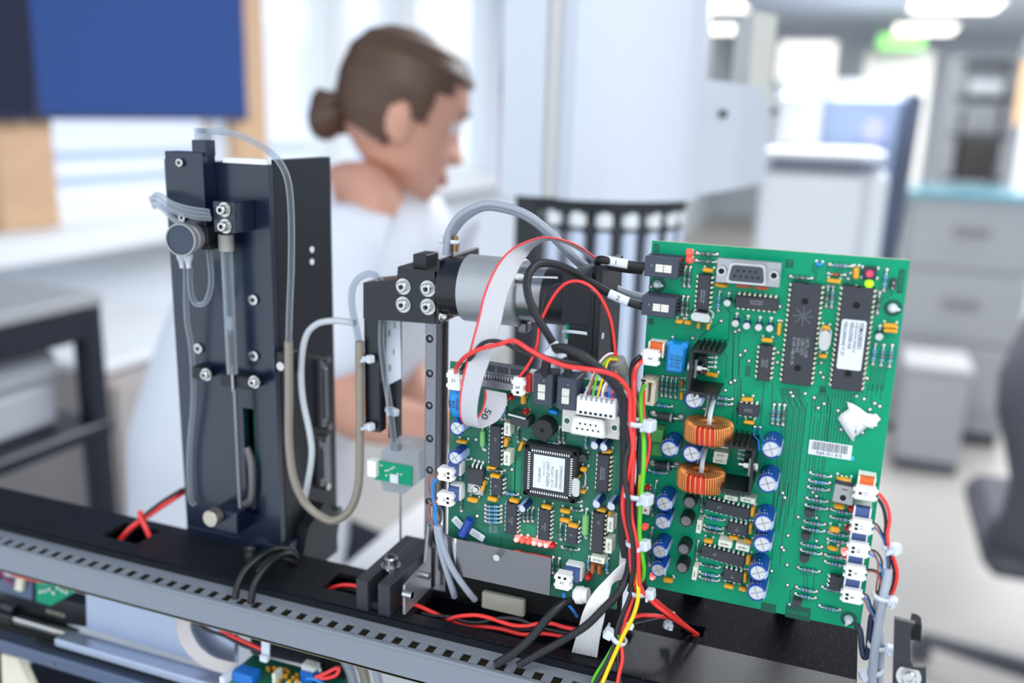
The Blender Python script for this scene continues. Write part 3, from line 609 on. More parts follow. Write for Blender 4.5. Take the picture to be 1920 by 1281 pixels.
# ================================================================ the machine that carries the boards
MY, NY = .462, .435
ZB = H-.286; YB0, YB1 = .4213, .4650                  # beam top, beam front and back
def plate(mb, x0, x1, y0, y1, z0, z1, holes):
    xs = sorted({x0, x1, *[h[0] for h in holes], *[h[1] for h in holes]}); ys = sorted({y0, y1, *[h[2] for h in holes], *[h[3] for h in holes]})
    for i in range(len(xs)-1):
        for j in range(len(ys)-1):
            cx, cy = (xs[i]+xs[i+1])/2, (ys[j]+ys[j+1])/2
            if not any(h[0] < cx < h[1] and h[2] < cy < h[3] for h in holes): mb.bb(xs[i], xs[i+1], ys[j], ys[j+1], z0, z1)
beam = thing('mounting_beam', 'long black beam crossing the picture, carrying the pump and both circuit boards', 'beam', (-.36, .443, ZB-.04))
b = MB(); plate(b, -.80, .0265, YB0, YB1, ZB-.003, ZB, [(-.4565, -.4260, .4335, .4560), (-.2830, -.2560, .4345, .4545), (-.2180, -.0960, .4300, .4575)])
part(beam, 'top_plate', b, m_blackd)
b = MB(); b.bb(-.80, .0265, YB0, YB0+.003, ZB-.016, ZB-.003); b.bb(-.80, .0265, YB1-.003, YB1, ZB-.016, ZB-.003); b.bb(-.80, .0265, YB0, YB1, ZB-.018, ZB-.016); part(beam, 'channel_walls', b, m_black)
b = MB(); b.bb(-.80, .0265, YB0-.0012, YB0+.0004, ZB-.0060, ZB-.0010); part(beam, 'front_lip', b, m_black)
b = MB(); plate(b, -.105, .0270, .4655, .5250, ZB-.004, ZB-.0005, [(-.0690, -.0560, .4740, .4850)]); part(beam, 'rear_shelf', b, dust(mat('dusty_shelf', (12, 12, 15), .6, 0, .1, 200, spec=.04), 1500, .70, .76, (120, 120, 126)))
b = MB(); b.bb(-.104, .0262, .4660, .5240, ZB-.026, ZB-.020); b.bb(-.104, .0262, .5225, .5245, ZB-.020, ZB-.004); part(beam, 'hole_dark_backing', b, m_hole)  # unseen black box added below so the shelf's oval hole stays dark
for x in (-.075, -.020): b = MB(); b.bb(x, x+.012, .5180, .5220, ZB-.002, H-.150); b.bb(x, x+.012, MY+.008, .5220, H-.154, H-.150); b.bb(x, x+.012, MY+.007, MY+.009, H-.240, H-.075); part(beam, 'board_upright', b, mat('upright_black', (12, 12, 14), .7))
b = MB(); b.cyl((-.1550, .4300, ZB-.016), (-.1550, .4270, ZB-.016), .0018); b.cyl((-.19, .4565, ZB-.0005), (-.19, .4565, ZB+.0006), .0008); part(beam, 'rivets', b, m_steel)
# slotted cable duct in front of the beam
duct = thing('cable_duct', 'grey slotted cable duct running along the front of the black beam', 'cable duct', (-.36, .411, ZB-.03))
DZ = ZB-.0055; DY0, DY1 = .4030, .4208
b = MB(); b.bb(-.80, .06, DY0, DY0+.0016, DZ-.0190, DZ-.0014, 0); b.bb(-.80, .06, DY0-.0006, DY0+.0026, DZ-.0020, DZ, .0003); part(duct, 'front_wall', b, m_duct)
b = MB(); b.bb(-.80, .06, DY1-.0075, DY1, DZ-.0014, DZ, .0002); part(duct, 'top_rail', b, m_duct)
b = MB(); b.bb(-.80, .06, DY0, DY1, DZ-.0195, DZ-.0178); b.bb(-.80, .06, DY1-.0012, DY1, DZ-.0178, DZ-.0014); part(duct, 'floor_and_back', b, mat('duct_inside', (120, 112, 96), .6, 0, .1, 200))
b = MB(); b.bb(-.0027, .0027, DY0+.0016, DY1-.0070, -.0014, 0, .0003); fm = MB(); fm.v = [(x, y-.411, z) for x, y, z in b.v]; fm.f = b.f; fm.mi = b.mi; fm.sm = b.sm; me = fm.mesh('duct_finger'); me.materials.append(m_duct)
x = -.70
while x < .055:
    link('duct_finger', me, duct, (x+.36, 0, DZ-(ZB-.03))); x += .0106
# clamp block with its socket screw
clamp = thing('clamp_block', 'black split clamp block bolted across the beam, with one big socket screw', 'clamp', (-.24, .452, ZB))
zt = H-.2665
b = MB(); b.bb(-.2510, -.2432, YB0-.0004, .4840, ZB, zt, .0004); b.bb(-.2366, -.2285, YB0-.0004, .4840, ZB, zt, .0004); b.bb(-.2432, -.2366, .4420, .4840, ZB, zt-.0002); b.bb(-.2432, -.2366, YB0+.004, .4420, ZB, ZB+.004); part(clamp, 'block', b, mat('clamp_black', (44, 45, 52), .4, 0, .1, 500, .1))
s = PZ(733, 1062, zt); b = MB(); b.lathe((s.x, s.y, zt), (0, 0, 1), [(0, .0062), (.0010, .0062), (.0010, .0030)], 30); part(clamp, 'washer', b, m_chrome)
b = MB(); b.lathe((s.x, s.y, zt+.001), (0, 0, 1), [(0, .0043), (.0048, .0043), (.0054, .0038), (.0054, .0024), (.0025, .0022), (.0025, 0)], 26); b.cyl((s.x, s.y, zt+.001), (s.x, s.y, ZB-.004), .0026); part(clamp, 'socket_screw', b, m_steel)
# bent sheet-metal holder of the middle board
hold = thing('sheet_metal_holder', 'bent sheet metal bracket holding the bottom of the smaller circuit board', 'bracket', (-.17, .432, ZB))
b = MB(); b.prism([(YB0+.001, ZB+.003), (.4560, ZB+.003), (.4560, H-.2420), (.4535, H-.2410), (.4490, H-.2630), (.4225, H-.2645), (YB0+.001, H-.2660)], -.2208, -.2192)
b.v = [(z, x, y) for x, y, z in b.v]; part(hold, 'side_plate', b, mat('plate_side', (150, 150, 154), .35, .5, .08, 300))
b = MB(); p0 = PY(838, 1003, .4285); p1 = PY(1034, 1052, .4285); q1 = PY(1036, 1122, .4285); q0 = PY(858, 1078, .4285)
b.bb(p0.x+.006, p1.x, .4278, .4292, q0.z, p0.z-.001); part(hold, 'front_plate', b, mat('plate_steel', (118, 117, 120), .26, .9, .08, 300, .05))
b = MB(); n_ = 8; A_ = [Vector((-.2198, .4560, 0)), Vector((-.2170, .4595, 0)), Vector((-.2120, .4560, 0)), Vector((-.2060, .4440, 0)), Vector((-.2020, .4330, 0)), Vector((p0.x+.0065, .4285, 0))]
A_ = smooth(A_, 5); b.strip([(p.x, p.y, q0.z-.002) for p in A_], [(p.x, p.y, p0.z-.001+.003*(1-i/len(A_))) for i, p in enumerate(A_)], .0013); part(hold, 'curved_web', b, m_steel)
b = MB(); b.bb(-.2190, -.0960, .4575, .4640, ZB+.0002, ZB+.0016); b.bb(-.1150, -.0930, .4560, .4640, ZB+.0016, ZB+.0046, .0003); part(hold, 'foot_strip', b, m_steel)
b = MB(); sp = PY(936, 1040, .4278); b.cyl((sp.x, .4278, sp.z), (sp.x, .4235, sp.z), .0019, n=16); part(hold, 'screw', b, m_chrome)
for px, py in ((757, 1113), (790, 1077)): c = PX(px, py, -.2190); b = MB(); b.cyl((-.2192, c.y, c.z), (-.2135, c.y, c.z), .0021, n=16); part(hold, 'screw', b, m_chrome)
b = MB(); b.bb(PY(905, 1120, .45).x, PY(985, 1120, .45).x, .4480, .4520, ZB+.002, ZB+.013, .0008); part(hold, 'support_block', b, mat('block_cream', (190, 184, 168), .5)); b = MB(); b.bb(-.2080, -.1000, .4525, .4570, ZB+.0040, q0.z+.002); part(hold, 'shade_filler', b, m_hole)  # the black box is added as painted shadow below the front plate
# ---------------------------------------------------------------- syringe pump tower on the left
TY = .4600; TX0, TX1 = -.4065, -.3300; TZ0, TZ1 = ZB, H-.0295
m_tower = mat('tower_black_blue_reflection', (6, 20, 44), .3, 0, .08, 150, .04, spec=.7, coat=.25)  # blue reflection on the black front is put into this base colour
m_towerside = mat('tower_side', (7, 12, 24), .4, 0, .08, 150, .04)
pump = thing('syringe_pump', 'tall black syringe pump tower standing on the left part of the beam', 'pump', ((TX0+TX1)/2, .50, ZB))
b = MB(); gx0, gx1 = PY(460, 870, TY).x, PY(482, 870, TY).x; gz0, gz1 = PY(460, 960, TY).z, PY(460, 765, TY).z
b.bb(TX0, gx0, TY, TY+.005, TZ0, TZ1-.0035); b.bb(gx1, TX1, TY, TY+.005, TZ0, TZ1-.0035); b.bb(gx0, gx1, TY, TY+.005, gz1, TZ1-.0035); b.bb(gx0, gx1, TY, TY+.005, TZ0, gz0); part(pump, 'front_plate', b, m_tower)
b = MB(); b.bb(TX1-.006, TX1, TY+.006, .5290, TZ0-.03, TZ1-.0010, .0004); b.bb(TX0+.006, TX0+.009, TY+.005, .5290, TZ0+.02, TZ1-.006); b.bb(TX0+.009, TX1-.006, .5240, .5270, TZ0, TZ1-.006); part(pump, 'housing', b, m_towerside); b = MB(); b.bb(TX0+.009, TX1-.006, TY+.006, .5240, TZ1-.009, TZ1-.0065); part(pump, 'top_cover', b, m_towerside)
b = MB(); b.bb(TX1-.032, TX1-.001, TY-.0004, TY+.005, TZ1-.0036, TZ1-.0006); part(pump, 'top_edge_strip', b, m_white)
lp = [PY(308, 283, .4480), PY(386, 430, .4480)]
b = MB(); b.bb(lp[0].x, lp[1].x, .4480, TY, lp[1].z-.004, lp[0].z, .0004); part(pump, 'upper_block', b, m_tower)
b = MB(); c = PY(380, 262, .454); b.bb(c.x-.0048, c.x+.0048, .4500, .4590, lp[0].z-.002, c.z-.0002); part(pump, 'neck', b, m_tower)
b = MB(); t = PY(379, 240, .454); b.lathe((c.x, .4545, c.z-.0002), (0, 0, 1), [(0, 0), (0, .0050), (.0015, .0050), (t.z-c.z, .0050), (t.z-c.z, .0036), (.004, .0034), (.004, 0)], 22); part(pump, 'clear_reservoir', b, m_clear)
# valve block with two screws
vb = PY(402, 405, .4400); ve = PY(440, 435, .4400)
b = MB(); b.bb(vb.x-.0010, ve.x, .4400, TY, PY(420, 437, .44).z, PY(420, 378, .44).z, .0006); part(pump, 'valve_block', b, m_tower)
def cap_screw(parent, p, ax, r=.0036, h=.0040, washer=True, m=None):
    p = Vector(p); ax = Vector(ax)
    b = MB(); 
    if washer: b.lathe(p, ax, [(0, 0), (0, r*1.45), (.0008, r*1.45), (.0008, r)], 24)
    b.lathe(p+ax*.0008, ax, [(0, r), (h*.85, r), (h, r*.86), (h, r*.46), (h*.5, r*.42), (h*.5, 0)], 20)
    o = part(parent, 'socket_screw', b, m or m_chrome)
    k = MB(); k.lathe(p+ax*(.0008+h*.51), ax, [(0, r*.42), (0, 0)], 6, False); part_sub(o, 'hex_recess', k, m_hole); return o
for x, y in ((422, 393), (424, 424)): cap_screw(pump, PY(x, y, .4400), (0, -1, 0), .0030, .0040)
for x, y in ((340, 305), (345, 408)): cap_screw(pump, PY(x, y, .4480), (0, -1, 0), .0026, .0016, False)
for x, y in ((374, 653), (478, 667), (477, 562)): cap_screw(pump, PY(x, y, TY), (0, -1, 0), .0034, .0012, False)
for x, y in ((388, 702), (478, 716)): cap_screw(pump, PY(x, y, .4520), (0, -1, 0), .0028, .0028)
b = MB()
for x, y, w in ((372, 700, 34), (444, 716, 76)):
    c = PY(x, y, .452); b.box(c.x, .4555, c.z, w/3100, .0080, .0078, .0005)
part(pump, 'tube_clip', b, m_plastic)
b = MB()
for x, y in ((584, 468), (584, 491)): c = PX(x, y, TX1); b.cyl((TX1, c.y, c.z), (TX1+.0008, c.y, c.z), .0020, n=14)
part(pump, 'side_plug', b, m_white)
# pressure sensor: round face on a barrel
c = PY(338, 450, .4300); b = MB(); ax = Vector((-.16, .98, -.02)).normalized()
b.lathe(c, ax, [(0, .0088), (0, .0098), (.002, .0100), (.004, .0094), (.0045, .0080), (.007, .0080), (.0075, .0088), (.013, .0088), (.0135, .0070), (.026, .0065)], 30); se = part(pump, 'pressure_sensor', b, mat('sensor_grey', (150, 150, 152), .4, .3, .08, 300))
b = MB(); b.lathe(c+ax*.0006, ax, [(0, .0089), (0, 0)], 30, False); part_sub(se, 'sensor_face', b, mat('sensor_face', (52, 62, 78), .3))
b = MB()
for x in (341, 353): p = PY(x, 492, .436); b.lathe((p.x, p.y, p.z+.009), (0, 0, -1), [(0, .0030), (.006, .0030), (.009, .0018), (.0125, .0014)], 14)
part_sub(se, 'sensor_ports', b, mat('sensor_port', (190, 192, 198), .4))
b = MB(); p = PY(386, 455, .445); b.bb(p.x-.0024, p.x+.0024, .4440, TY, p.z-.001, p.z+.009, .0003); b.bb(p.x-.0042, p.x+.0042, .4430, TY, p.z-.004, p.z-.001, .0003); part(pump, 'tube_holder', b, m_plastic)
# drive carriage, thumb screw and floor screw
b = MB(); c0 = PY(385, 950, .4450); c1 = PY(447, 1002, .4450); b.bb(c0.x+.006, c1.x, .4440, TY, c1.z, c0.z, .0005); part(pump, 'plunger_carriage', b, m_tower)
c = PY(393, 974, .4360); b = MB(); b.lathe((c.x, .4360, c.z), (0, 1, 0), [(0, 0), (0, .0052), (.0004, .0056), (.007, .0056), (.0072, .0030), (.024, .0030)], 24); part(pump, 'thumb_screw', b, mat('brass_grey', (190, 182, 168), .3, .9, .08, 300))
c = PZ(490, 1022, ZB); b = MB(); b.lathe((c.x, TY-.006, ZB), (0, 0, 1), [(0, .0036), (.003, .0036), (.0034, .0028), (.0034, .0016), (.002, .0016), (.002, 0)], 18); part(pump, 'floor_screw', b, m_chrome)
b = MB(); b.bb(TX0, TX1+.004, TY-.0008, TY+.07, ZB-.0005, ZB+.006, .0005); part(pump, 'foot', b, m_tower)
b = MB(); b.bb(gx0+.002, gx1, TY+.008, TY+.009, gz0+.02, gz1-.002); part(pump, 'board_behind_slot', b, m_pcb2)
b = MB(); b.tube(smooth([PY(462, 840, TY-.002), PY(471, 870, TY-.003), PY(472, 930, TY-.003), PY(462, 945, TY-.003), PY(452, 950, TY-.003)], 4), .0028, 8); part(pump, 'carriage_spring', b, mat('carriage_grey', (110, 108, 110), .4, .6, .1, 300))
# side connectors on the housing
for nm, (x0, y0, x1, y1) in (('side_connector', (592, 675, 606, 795)), ('side_plug_connector', (590, 825, 612, 900))):
    a = PX(x0, y0, TX1); c = PX(x1, y1, TX1); b = MB(); b.bb(TX1, TX1+.004, a.y, c.y if c.y > a.y else a.y+.008, c.z, a.z, .0004); b.bb(TX1+.004, TX1+.006, a.y+.0015, a.y+.0055, c.z+.006, a.z-.006, .0004); o = part(pump, nm, b, m_dsteel)
    for z in (a.z, c.z): b = MB(); b.cyl((TX1, a.y+.004, z), (TX1+.008, a.y+.004, z), .0026, n=14); part_sub(o, 'jack_screw', b, m_chrome)
c = PX(585, 655, TX1); b = MB(); b.bb(TX1, TX1+.010, TY+.001, TY+.012, c.z-.006, c.z+.008, .0006); o = part(pump, 'side_clip', b, m_plastic); b = MB(); b.cyl((TX1+.006, TY+.001, c.z), (TX1+.006, TY-.003, c.z), .0028, n=16); part_sub(o, 'clip_screw', b, m_chrome)
b = MB(); b.prism([(TY+.01, ZB-.012), (TY+.055, ZB-.012), (TY+.060, ZB+.004), (TY+.040, ZB+.022), (TY+.020, ZB+.012)], TX1, TX1+.008); b.v = [(z, x, y) for x, y, z in b.v]; part(pump, 'side_foot', b, m_plastic)
# glass syringe clipped to the tower
syr = thing('glass_syringe', 'clear glass syringe hanging upright on the front of the pump tower', 'syringe', tuple(PY(431, 735, .4500)))
a = PY(424, 452, .4500); z1 = PY(430, 700, .4500).z
b = MB(); b.lathe((a.x, .4500, z1), (0, 0, 1), [(0, .0034), (a.z-z1-.006, .0036), (a.z-z1-.006, .0030), (0, .0029)], 22); part(syr, 'barrel', b, m_clear)
b = MB(); b.lathe((a.x, .4500, a.z-.006), (0, 0, 1), [(0, 0), (0, .0046), (.010, .0046), (.010, 0)], 22); part(syr, 'collar', b, mat('collar_grey', (160, 156, 148), .5, .3, .15, 900, .6))
zp = PY(431, 606, .45).z; b = MB(); b.lathe((a.x, .4500, z1-.012), (0, 0, 1), [(0, 0), (0, .0011), (zp-z1+.010, .0011), (zp-z1+.010, 0)], 12); part(syr, 'plunger_rod', b, m_steel)
b = MB(); b.lathe((a.x, .4500, zp-.004), (0, 0, 1), [(0, 0), (0, .0020), (.008, .0020), (.008, 0)], 14); part(syr, 'plunger_tip', b, m_white)
b = MB()
for k in range(12): b.lathe((a.x, .4500, zp-.007-k*.0016), (0, 0, -1), [(0, .0016), (.0003, .0020), (.0008, .0020), (.0011, .0016)], 12)
part(syr, 'plunger_rings', b, mat('ring_rust', (110, 60, 50), .5, 0, .1, 200))
b = MB(); b.cyl((a.x+.001, .4500, z1-.010), (a.x+.001, .4500, PY(440, 950, .45).z), .0014, n=10); part(syr, 'drive_rod', b, m_dsteel)
# ---------------------------------------------------------------- needle lift: rail, arm, motor
rail = thing('linear_rail', 'upright dark steel rail with countersunk screws, behind the smaller circuit board', 'rail', (-.2249, .4730, ZB-.02))
rx0, rx1 = PY(796, 800, .4690).x, PY(818, 800, .4690).x
b = MB(); b.bb(rx0, rx1, .4690, .4790, ZB-.02, H-.090, .0006); part(rail, 'rail_bar', b, m_dsteel)
b = MB(); b.bb(rx1, rx1+.0006, .4780, .4830, ZB-.02, H-.100)
z = ZB+.02
while z < H-.101: b.bb(rx1+.0006, rx1+.0012, .4775, .4830, z, z+.0008); z += .0016
part(rail, 'belt_edge', b, m_plastic)
for x, y in ((806, 635), (806, 700), (805, 760), (806, 822), (806, 881), (805, 940), (808, 990)):
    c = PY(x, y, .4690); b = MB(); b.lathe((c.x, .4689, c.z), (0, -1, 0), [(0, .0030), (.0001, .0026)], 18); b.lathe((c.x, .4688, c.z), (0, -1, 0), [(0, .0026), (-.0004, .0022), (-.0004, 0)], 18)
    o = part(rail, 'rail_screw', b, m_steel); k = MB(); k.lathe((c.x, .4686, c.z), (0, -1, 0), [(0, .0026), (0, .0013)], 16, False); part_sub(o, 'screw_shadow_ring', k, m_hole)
AY = .4650
lift = thing('needle_lift_motor', 'silver gear motor on a black bracket with four socket screws, above the smaller board', 'motor', (-.21, .47, H-.12))
def pz(x, y): p = PY(x, y, AY); return p.x, p.z
b = MB(); pl = [pz(681, 530), pz(744, 524), pz(746, 500), pz(815, 510), pz(815, 608), pz(681, 597)]; b.prism([(x, z) for x, z in pl], AY, AY+.022); b.v = [(x, z, y) for x, y, z in b.v]; part(lift, 'arm_block', b, m_black)
b = MB(); zf0, zf1 = PY(818, 608, AY-.004).z, PY(818, 487, AY-.004).z; xf = PY(818, 540, AY-.004).x
b.bb(xf, xf+.0020, AY-.004, PX(893, 466, xf).y, zf0, zf1, .0003); part(lift, 'motor_flange', b, m_black)
b = MB(); c = PY(800, 485, .476); b.bb(c.x-.006, c.x+.003, .470, .486, c.z-.006, c.z+.003, .0004); part(lift, 'cable_stub', b, m_plastic)
for x, y in ((757, 537), (803, 541), (757, 571), (803, 575)): cap_screw(lift, PY(x, y, AY), (0, -1, 0), .0033, .0030, True)
for x, y in ((832, 521), (832, 593)): c = PX(x-4, y, xf+.002); cap_screw(lift, (xf+.002, c.y, c.z), (1, 0, 0), .0026, .0034, True)
MYc = .4740; mc = PY(853, 536, MYc); mz = mc.z-.0002
xg0, xg1 = PY(851, 536, MYc-.018).x, PY(964, 545, MYc-.016).x; x2 = PY(1012, 560, MYc-.015).x; x3 = PY(1062, 560, MYc-.015).x
b = MB(); b.cyl((xf+.001, MYc, mz), (xg0+.001, MYc, mz), .0172, n=36); part(lift, 'motor_boss', b, m_black)
b = MB(); b.lathe((xg0, MYc, mz), (1, 0, 0), [(0, 0), (0, .0170), (.0015, .0170), (.0015, .0193), (xg1-xg0-.0008, .0193), (xg1-xg0, .0186), (xg1-xg0, 0)], 40); part(lift, 'gearbox', b, mat('gearbox_grey', (172, 174, 177), .42, .55, .10, 700, .15))
b = MB(); b.lathe((xg1, MYc, mz), (1, 0, 0), [(0, .0159), (x2-xg1, .0159), (x2-xg1, .0100)], 40); part(lift, 'motor_can', b, m_steel)
b = MB(); b.lathe((x2, MYc, mz), (1, 0, 0), [(0, 0), (0, .0157), (x3-x2-.001, .0157), (x3-x2, .0150), (x3-x2, 0)], 40); part(lift, 'motor_end_cap', b, m_plastic)
e0 = PY(1055, 520, .4560); e1 = PY(1127, 580, .4560)
b = MB(); b.bb(e0.x, e0.x+.016, .4560, .4600, PY(1060, 607, .456).z, e0.z+.003, .0003); b.bb(e0.x+.003, e0.x+.018, .4600, .49, PY(1085, 690, .456).z, e0.z+.003, .0004); b.bb(e0.x+.0045, e0.x+.0178, .4566, .4600, PY(1060, 690, .456).z, PY(1060, 540, .456).z); b.bb(e0.x+.018, e0.x+.0215, .4565, .500, PY(1100, 700, .456).z, PY(1120, 497, .456).z, .0003); part(lift, 'encoder_housing', b, m_plastic)
b = MB(); b.bb(e0.x+.0024, e0.x+.0042, .4575, .490, PY(1085, 640, .456).z, PY(1060, 535, .456).z); part(lift, 'encoder_board', b, m_pcb)
b = MB(); c = PY(972, 519, MYc-.0155); c2 = PY(1046, 521, MYc-.0165); b.tube([c, c2], .0007, 6); b.ball(c, .0026, (1.6, .5, .8), 12, 6); part(lift, 'motor_terminal', b, m_solder)
b = MB(); c = PY(1000, 590, MYc); b.bb(xg1-.002, xg1+.004, MYc-.004, MYc+.004, mz-.0225, mz-.016, .001); part(lift, 'bottom_lug', b, m_dsteel)
# the hanging needle arm
arm = thing('needle_holder', 'black upright needle holder hanging below the motor bracket', 'holder', tuple(PY(700, 815, .4720)))
b = MB(); a0, a1 = PY(682, 600, .4700), PY(713, 812, .4700); b.bb(a0.x, a1.x, .4700, .4780, a1.z, H-.118, .0004); part(arm, 'front_bar', b, m_black)
b = MB(); a2 = PY(750, 812, .4850); b.bb(a1.x, a2.x, .4800, .4880, PY(720, 815, .4850).z, H-.118, .0004); part(arm, 'rear_bar', b, m_towerside)
b = MB(); pl = [PY(x, y, .4790) for x, y in ((722, 600), (750, 600), (752, 710), (724, 724))]; b.add([p for p in pl]+[p+Vector((0, .0006, 0)) for p in pl], [(0, 1, 2, 3), (4, 5, 6, 7), (0, 1, 5, 4), (1, 2, 6, 5), (2, 3, 7, 6), (3, 0, 4, 7)]); o = part(arm, 'paper_flag', b, m_label)
b = MB()
for x, y, w in ((730, 625, 2), (738, 660, 1), (731, 690, 3), (740, 610, 1)): c = PY(x, y, .4788); b.box(c.x, c.y, c.z, .0006+.0004*w, .0002, .004)
part_sub(o, 'flag_print', b, m_pale)
# needle wash head
head = thing('needle_sensor', 'clear plastic needle sensor block with a tiny green circuit board', 'sensor', tuple(PY(752, 925, .4720)))
b = MB(); pl = [(718, 845), (735, 828), (770, 832), (786, 850), (790, 900), (760, 925), (720, 918), (715, 880)]; P_ = [PY(x, y, .47) for x, y in pl]; b.prism([(p.x, p.z) for p in P_], .4680, .4840); b.v = [(x, z, y) for x, y, z in b.v]; part(head, 'clear_block', b, m_clear)
a0, a1 = PY(694, 862, .4660), PY(772, 912, .4660); b = MB(); b.bb(a0.x+.003, a1.x, .4660, .4672, a1.z, a0.z); o = part(head, 'head_board', b, m_pcb)
b = MB(); b.bb(a0.x, a0.x+.0062, .4620, .4672, a1.z+.003, a0.z+.001, .0003); part_sub(o, 'white_socket', b, m_white)
b = MB(); c = PY(739, 898, .4655); b.box(c.x, c.y, c.z, .0056, .0004, .0056); part_sub(o, 'paper_dot', b, m_label)
b = MB(); rr = random.Random(3)
for k in range(10): b.box(a0.x+.008+rr.random()*.014, .4657, a1.z+.002+rr.random()*.010, .0012, .0012, .0008)
part_sub(o, 'tiny_parts', b, m_solder)
b = MB(); c = PY(738, 838, .47); b.lathe((c.x, .4740, c.z-.003), (0, 0, 1), [(0, .0036), (.006, .0036), (.0064, .0020)], 16); part(head, 'inlet', b, m_dsteel)
b = MB(); c = PY(751, 925, .474); b.cyl((c.x, .4740, c.z), (c.x, .4740, PY(751, 1050, .474).z-.01), .0007, n=8); part(head, 'needle', b, m_steel)
# black hooked bracket at the right end
c = lambda x, y: PY(x, y, .4300)
br = thing('hooked_bracket', 'black hooked bracket with a screw at the bottom right corner', 'bracket', tuple(c(1700, 1330)))
pl = [c(*p) for p in ((1677, 1161), (1716, 1170), (1711, 1177), (1708, 1184), (1708, 1245), (1712, 1251), (1736, 1252), (1738, 1340), (1672, 1340))]
b = MB(); b.prism([(p.x, p.z) for p in pl], .4300, .4330); b.v = [(x, z, y) for x, y, z in b.v]; part(br, 'hook_plate', b, dust(mat('bracket_black', (44, 44, 48), .5, 0, .15, 500, .1), 1300, .7, .76, (110, 110, 110)))
pl = [c(*p) for p in ((1711, 1169), (1722, 1172), (1729, 1178), (1727, 1207), (1708, 1203), (1709, 1180))]; b = MB(); b.prism([(p.x, p.z) for p in pl], .4312, .4400); b.v = [(x, z, y) for x, y, z in b.v]; part(br, 'hook_tab', b, m_hole)
q = PY(1705, 1268, .4270); b = MB(); b.lathe((q.x, .4300, q.z-.002), (0, -1, .25), [(0, .0056), (.001, .0056), (.001, .0034), (.0045, .0034), (.005, .0028), (.005, .0016), (.003, .0016), (.003, 0)], 22); part(br, 'bracket_screw', b, m_chrome)
# ================================================================ the large green board
def crop(x0, y0, s): return lambda x, y: (x0+x/s, y0+y/s)
qa, qb, qc, qd, qe, qf = crop(1180, 440, 4.575), crop(1440, 460, 4.575), crop(1180, 700, 4.575), crop(1440, 720, 4.575), crop(1180, 920, 4.575), crop(1440, 900, 4.27)
MY = .462
A = Board('large bright green circuit board with two copper toroid coils, standing right of the wire harness', MY, -.0978, .0250, H-.2551, H-.0608, m_pcb)
up = lambda q, x, y: q(x, y)
S = 4.575*3690/1000 * 1000          # crop pixels per metre on this board (about)
mm = lambda c: c/4.575/3690          # crop pixels -> metres
# traces: strips of slightly raised dark lacquer
tr = MB()
def trace(pts, w=.00040, B=A, T=None):
    T = T or tr; P2 = [Vector(B.uv(*p)) for p in pts]
    for a, b in zip(P2, P2[1:]):
        d = b-a; n = Vector((-d.y, d.x)).normalized()*w/2; d = d.normalized()*w*.4
        a, b = a-d, b+d; T.add([(*(a+n), .00004), (*(a-n), .00004), (*(b-n), .00004), (*(b+n), .00004)], [(0, 1, 2, 3)])
def vrun(q, x, y0, y1, q1=None):
    """a run straight up the board between two picture heights"""
    a = A.uv(*q(x, y0)); b = A.uv(*(q1 or q)(x, y1)); return a[0], a[1], b[1]
def vtrace(q, x, y0, q1, y1, w=.00040):
    u, v0, _ = vrun(q, x, y0, y0); v1 = A.uv(*q1(x, y1))[1]
    tr.add([(u-w/2, v0, .00004), (u+w/2, v0, .00004), (u+w/2, v1, .00004), (u-w/2, v1, .00004)], [(0, 1, 2, 3)])
for i in range(13): vtrace(qd, 130+i*17, 170+(i % 3)*22, qd, 1250-(i % 4)*90)
for i in range(13): trace([qd(108+i*13, 40), qd(112+i*14, 90), qd(130+i*17, 170+(i % 3)*22)])
for i in range(9): vtrace(qd, 525+i*27, 85, qd, 480+(i*37) % 160)
for i in range(7): vtrace(qd, 375+i*27, 240+(i % 3)*30, qd, 760)
for i in range(7): trace([qd(440+i*9, 20), qd(445+i*8, 60), qd(375+i*27, 150+i*6), qd(375+i*27, 250)])
for i in range(5): vtrace(qd, 820+i*40, 0, qd, 90+(i % 3)*45)
for i in range(6): vtrace(qf, 330+i*24, 10, qf, 330+(i % 3)*150)
for i in range(4): vtrace(qf, 60+i*35, 20, qf, 430+(i % 2)*280)
for P_ in ([qf(243, 705), qf(290, 770), qf(285, 880)], [qf(260, 700), qf(315, 770), qf(312, 880)], [qf(375, 700), qf(362, 860), qf(385, 885)], [qf(228, 860), qf(180, 890), qf(172, 990)],
           [qa(787, 745), qa(650, 845), qa(600, 880), qa(590, 960)], [qa(850, 600), qa(862, 690), qa(850, 900), qa(780, 960), qa(835, 1040), qa(830, 1230)], [qa(840, 590), qa(838, 640), qa(905, 700)],
           [qa(905, 835), qa(880, 1270)], [qa(940, 820), qa(935, 1210), qa(960, 1270)], [qa(890, 780), qa(885, 1240)], [qa(990, 1000), qa(990, 1040), qa(945, 1080), qa(940, 1200)], [qa(950, 660), qa(985, 700), qa(985, 720)],
           [qc(1155, 80), qc(1120, 470)], [qc(1230, 90), qc(1220, 260), qc(1265, 230)], [qc(905, 70), qc(880, 480)], [qc(930, 70), qc(925, 440)], [qc(950, 70), qc(950, 200)], [qc(960, 100), qc(960, 190)], [qb(390, 160), qb(380, 210), qb(415, 240), qb(405, 310)],
           [qb(1070, 400), qb(1050, 430), qb(970, 470)], [qb(640, 310), qb(700, 350)], [qb(660, 320), qb(735, 350)], [qb(735, 190), qb(730, 330)], [qb(510, 170), qb(505, 240)], [qb(1060, 320), qb(1100, 320)]): trace(P_)
for i in range(8): trace([qa(520-i*6, 690-i*3), qa(560, 650-i*2)], .0002)
for i in range(4): trace([qa(660+i*18, 190), qa(655+i*18, 290)], .0003)
for i in range(6): vtrace(qb, 895+i*24, 1050, qd, 60)
for x, y, w, h in ((232, 118, 58, 70),): pass
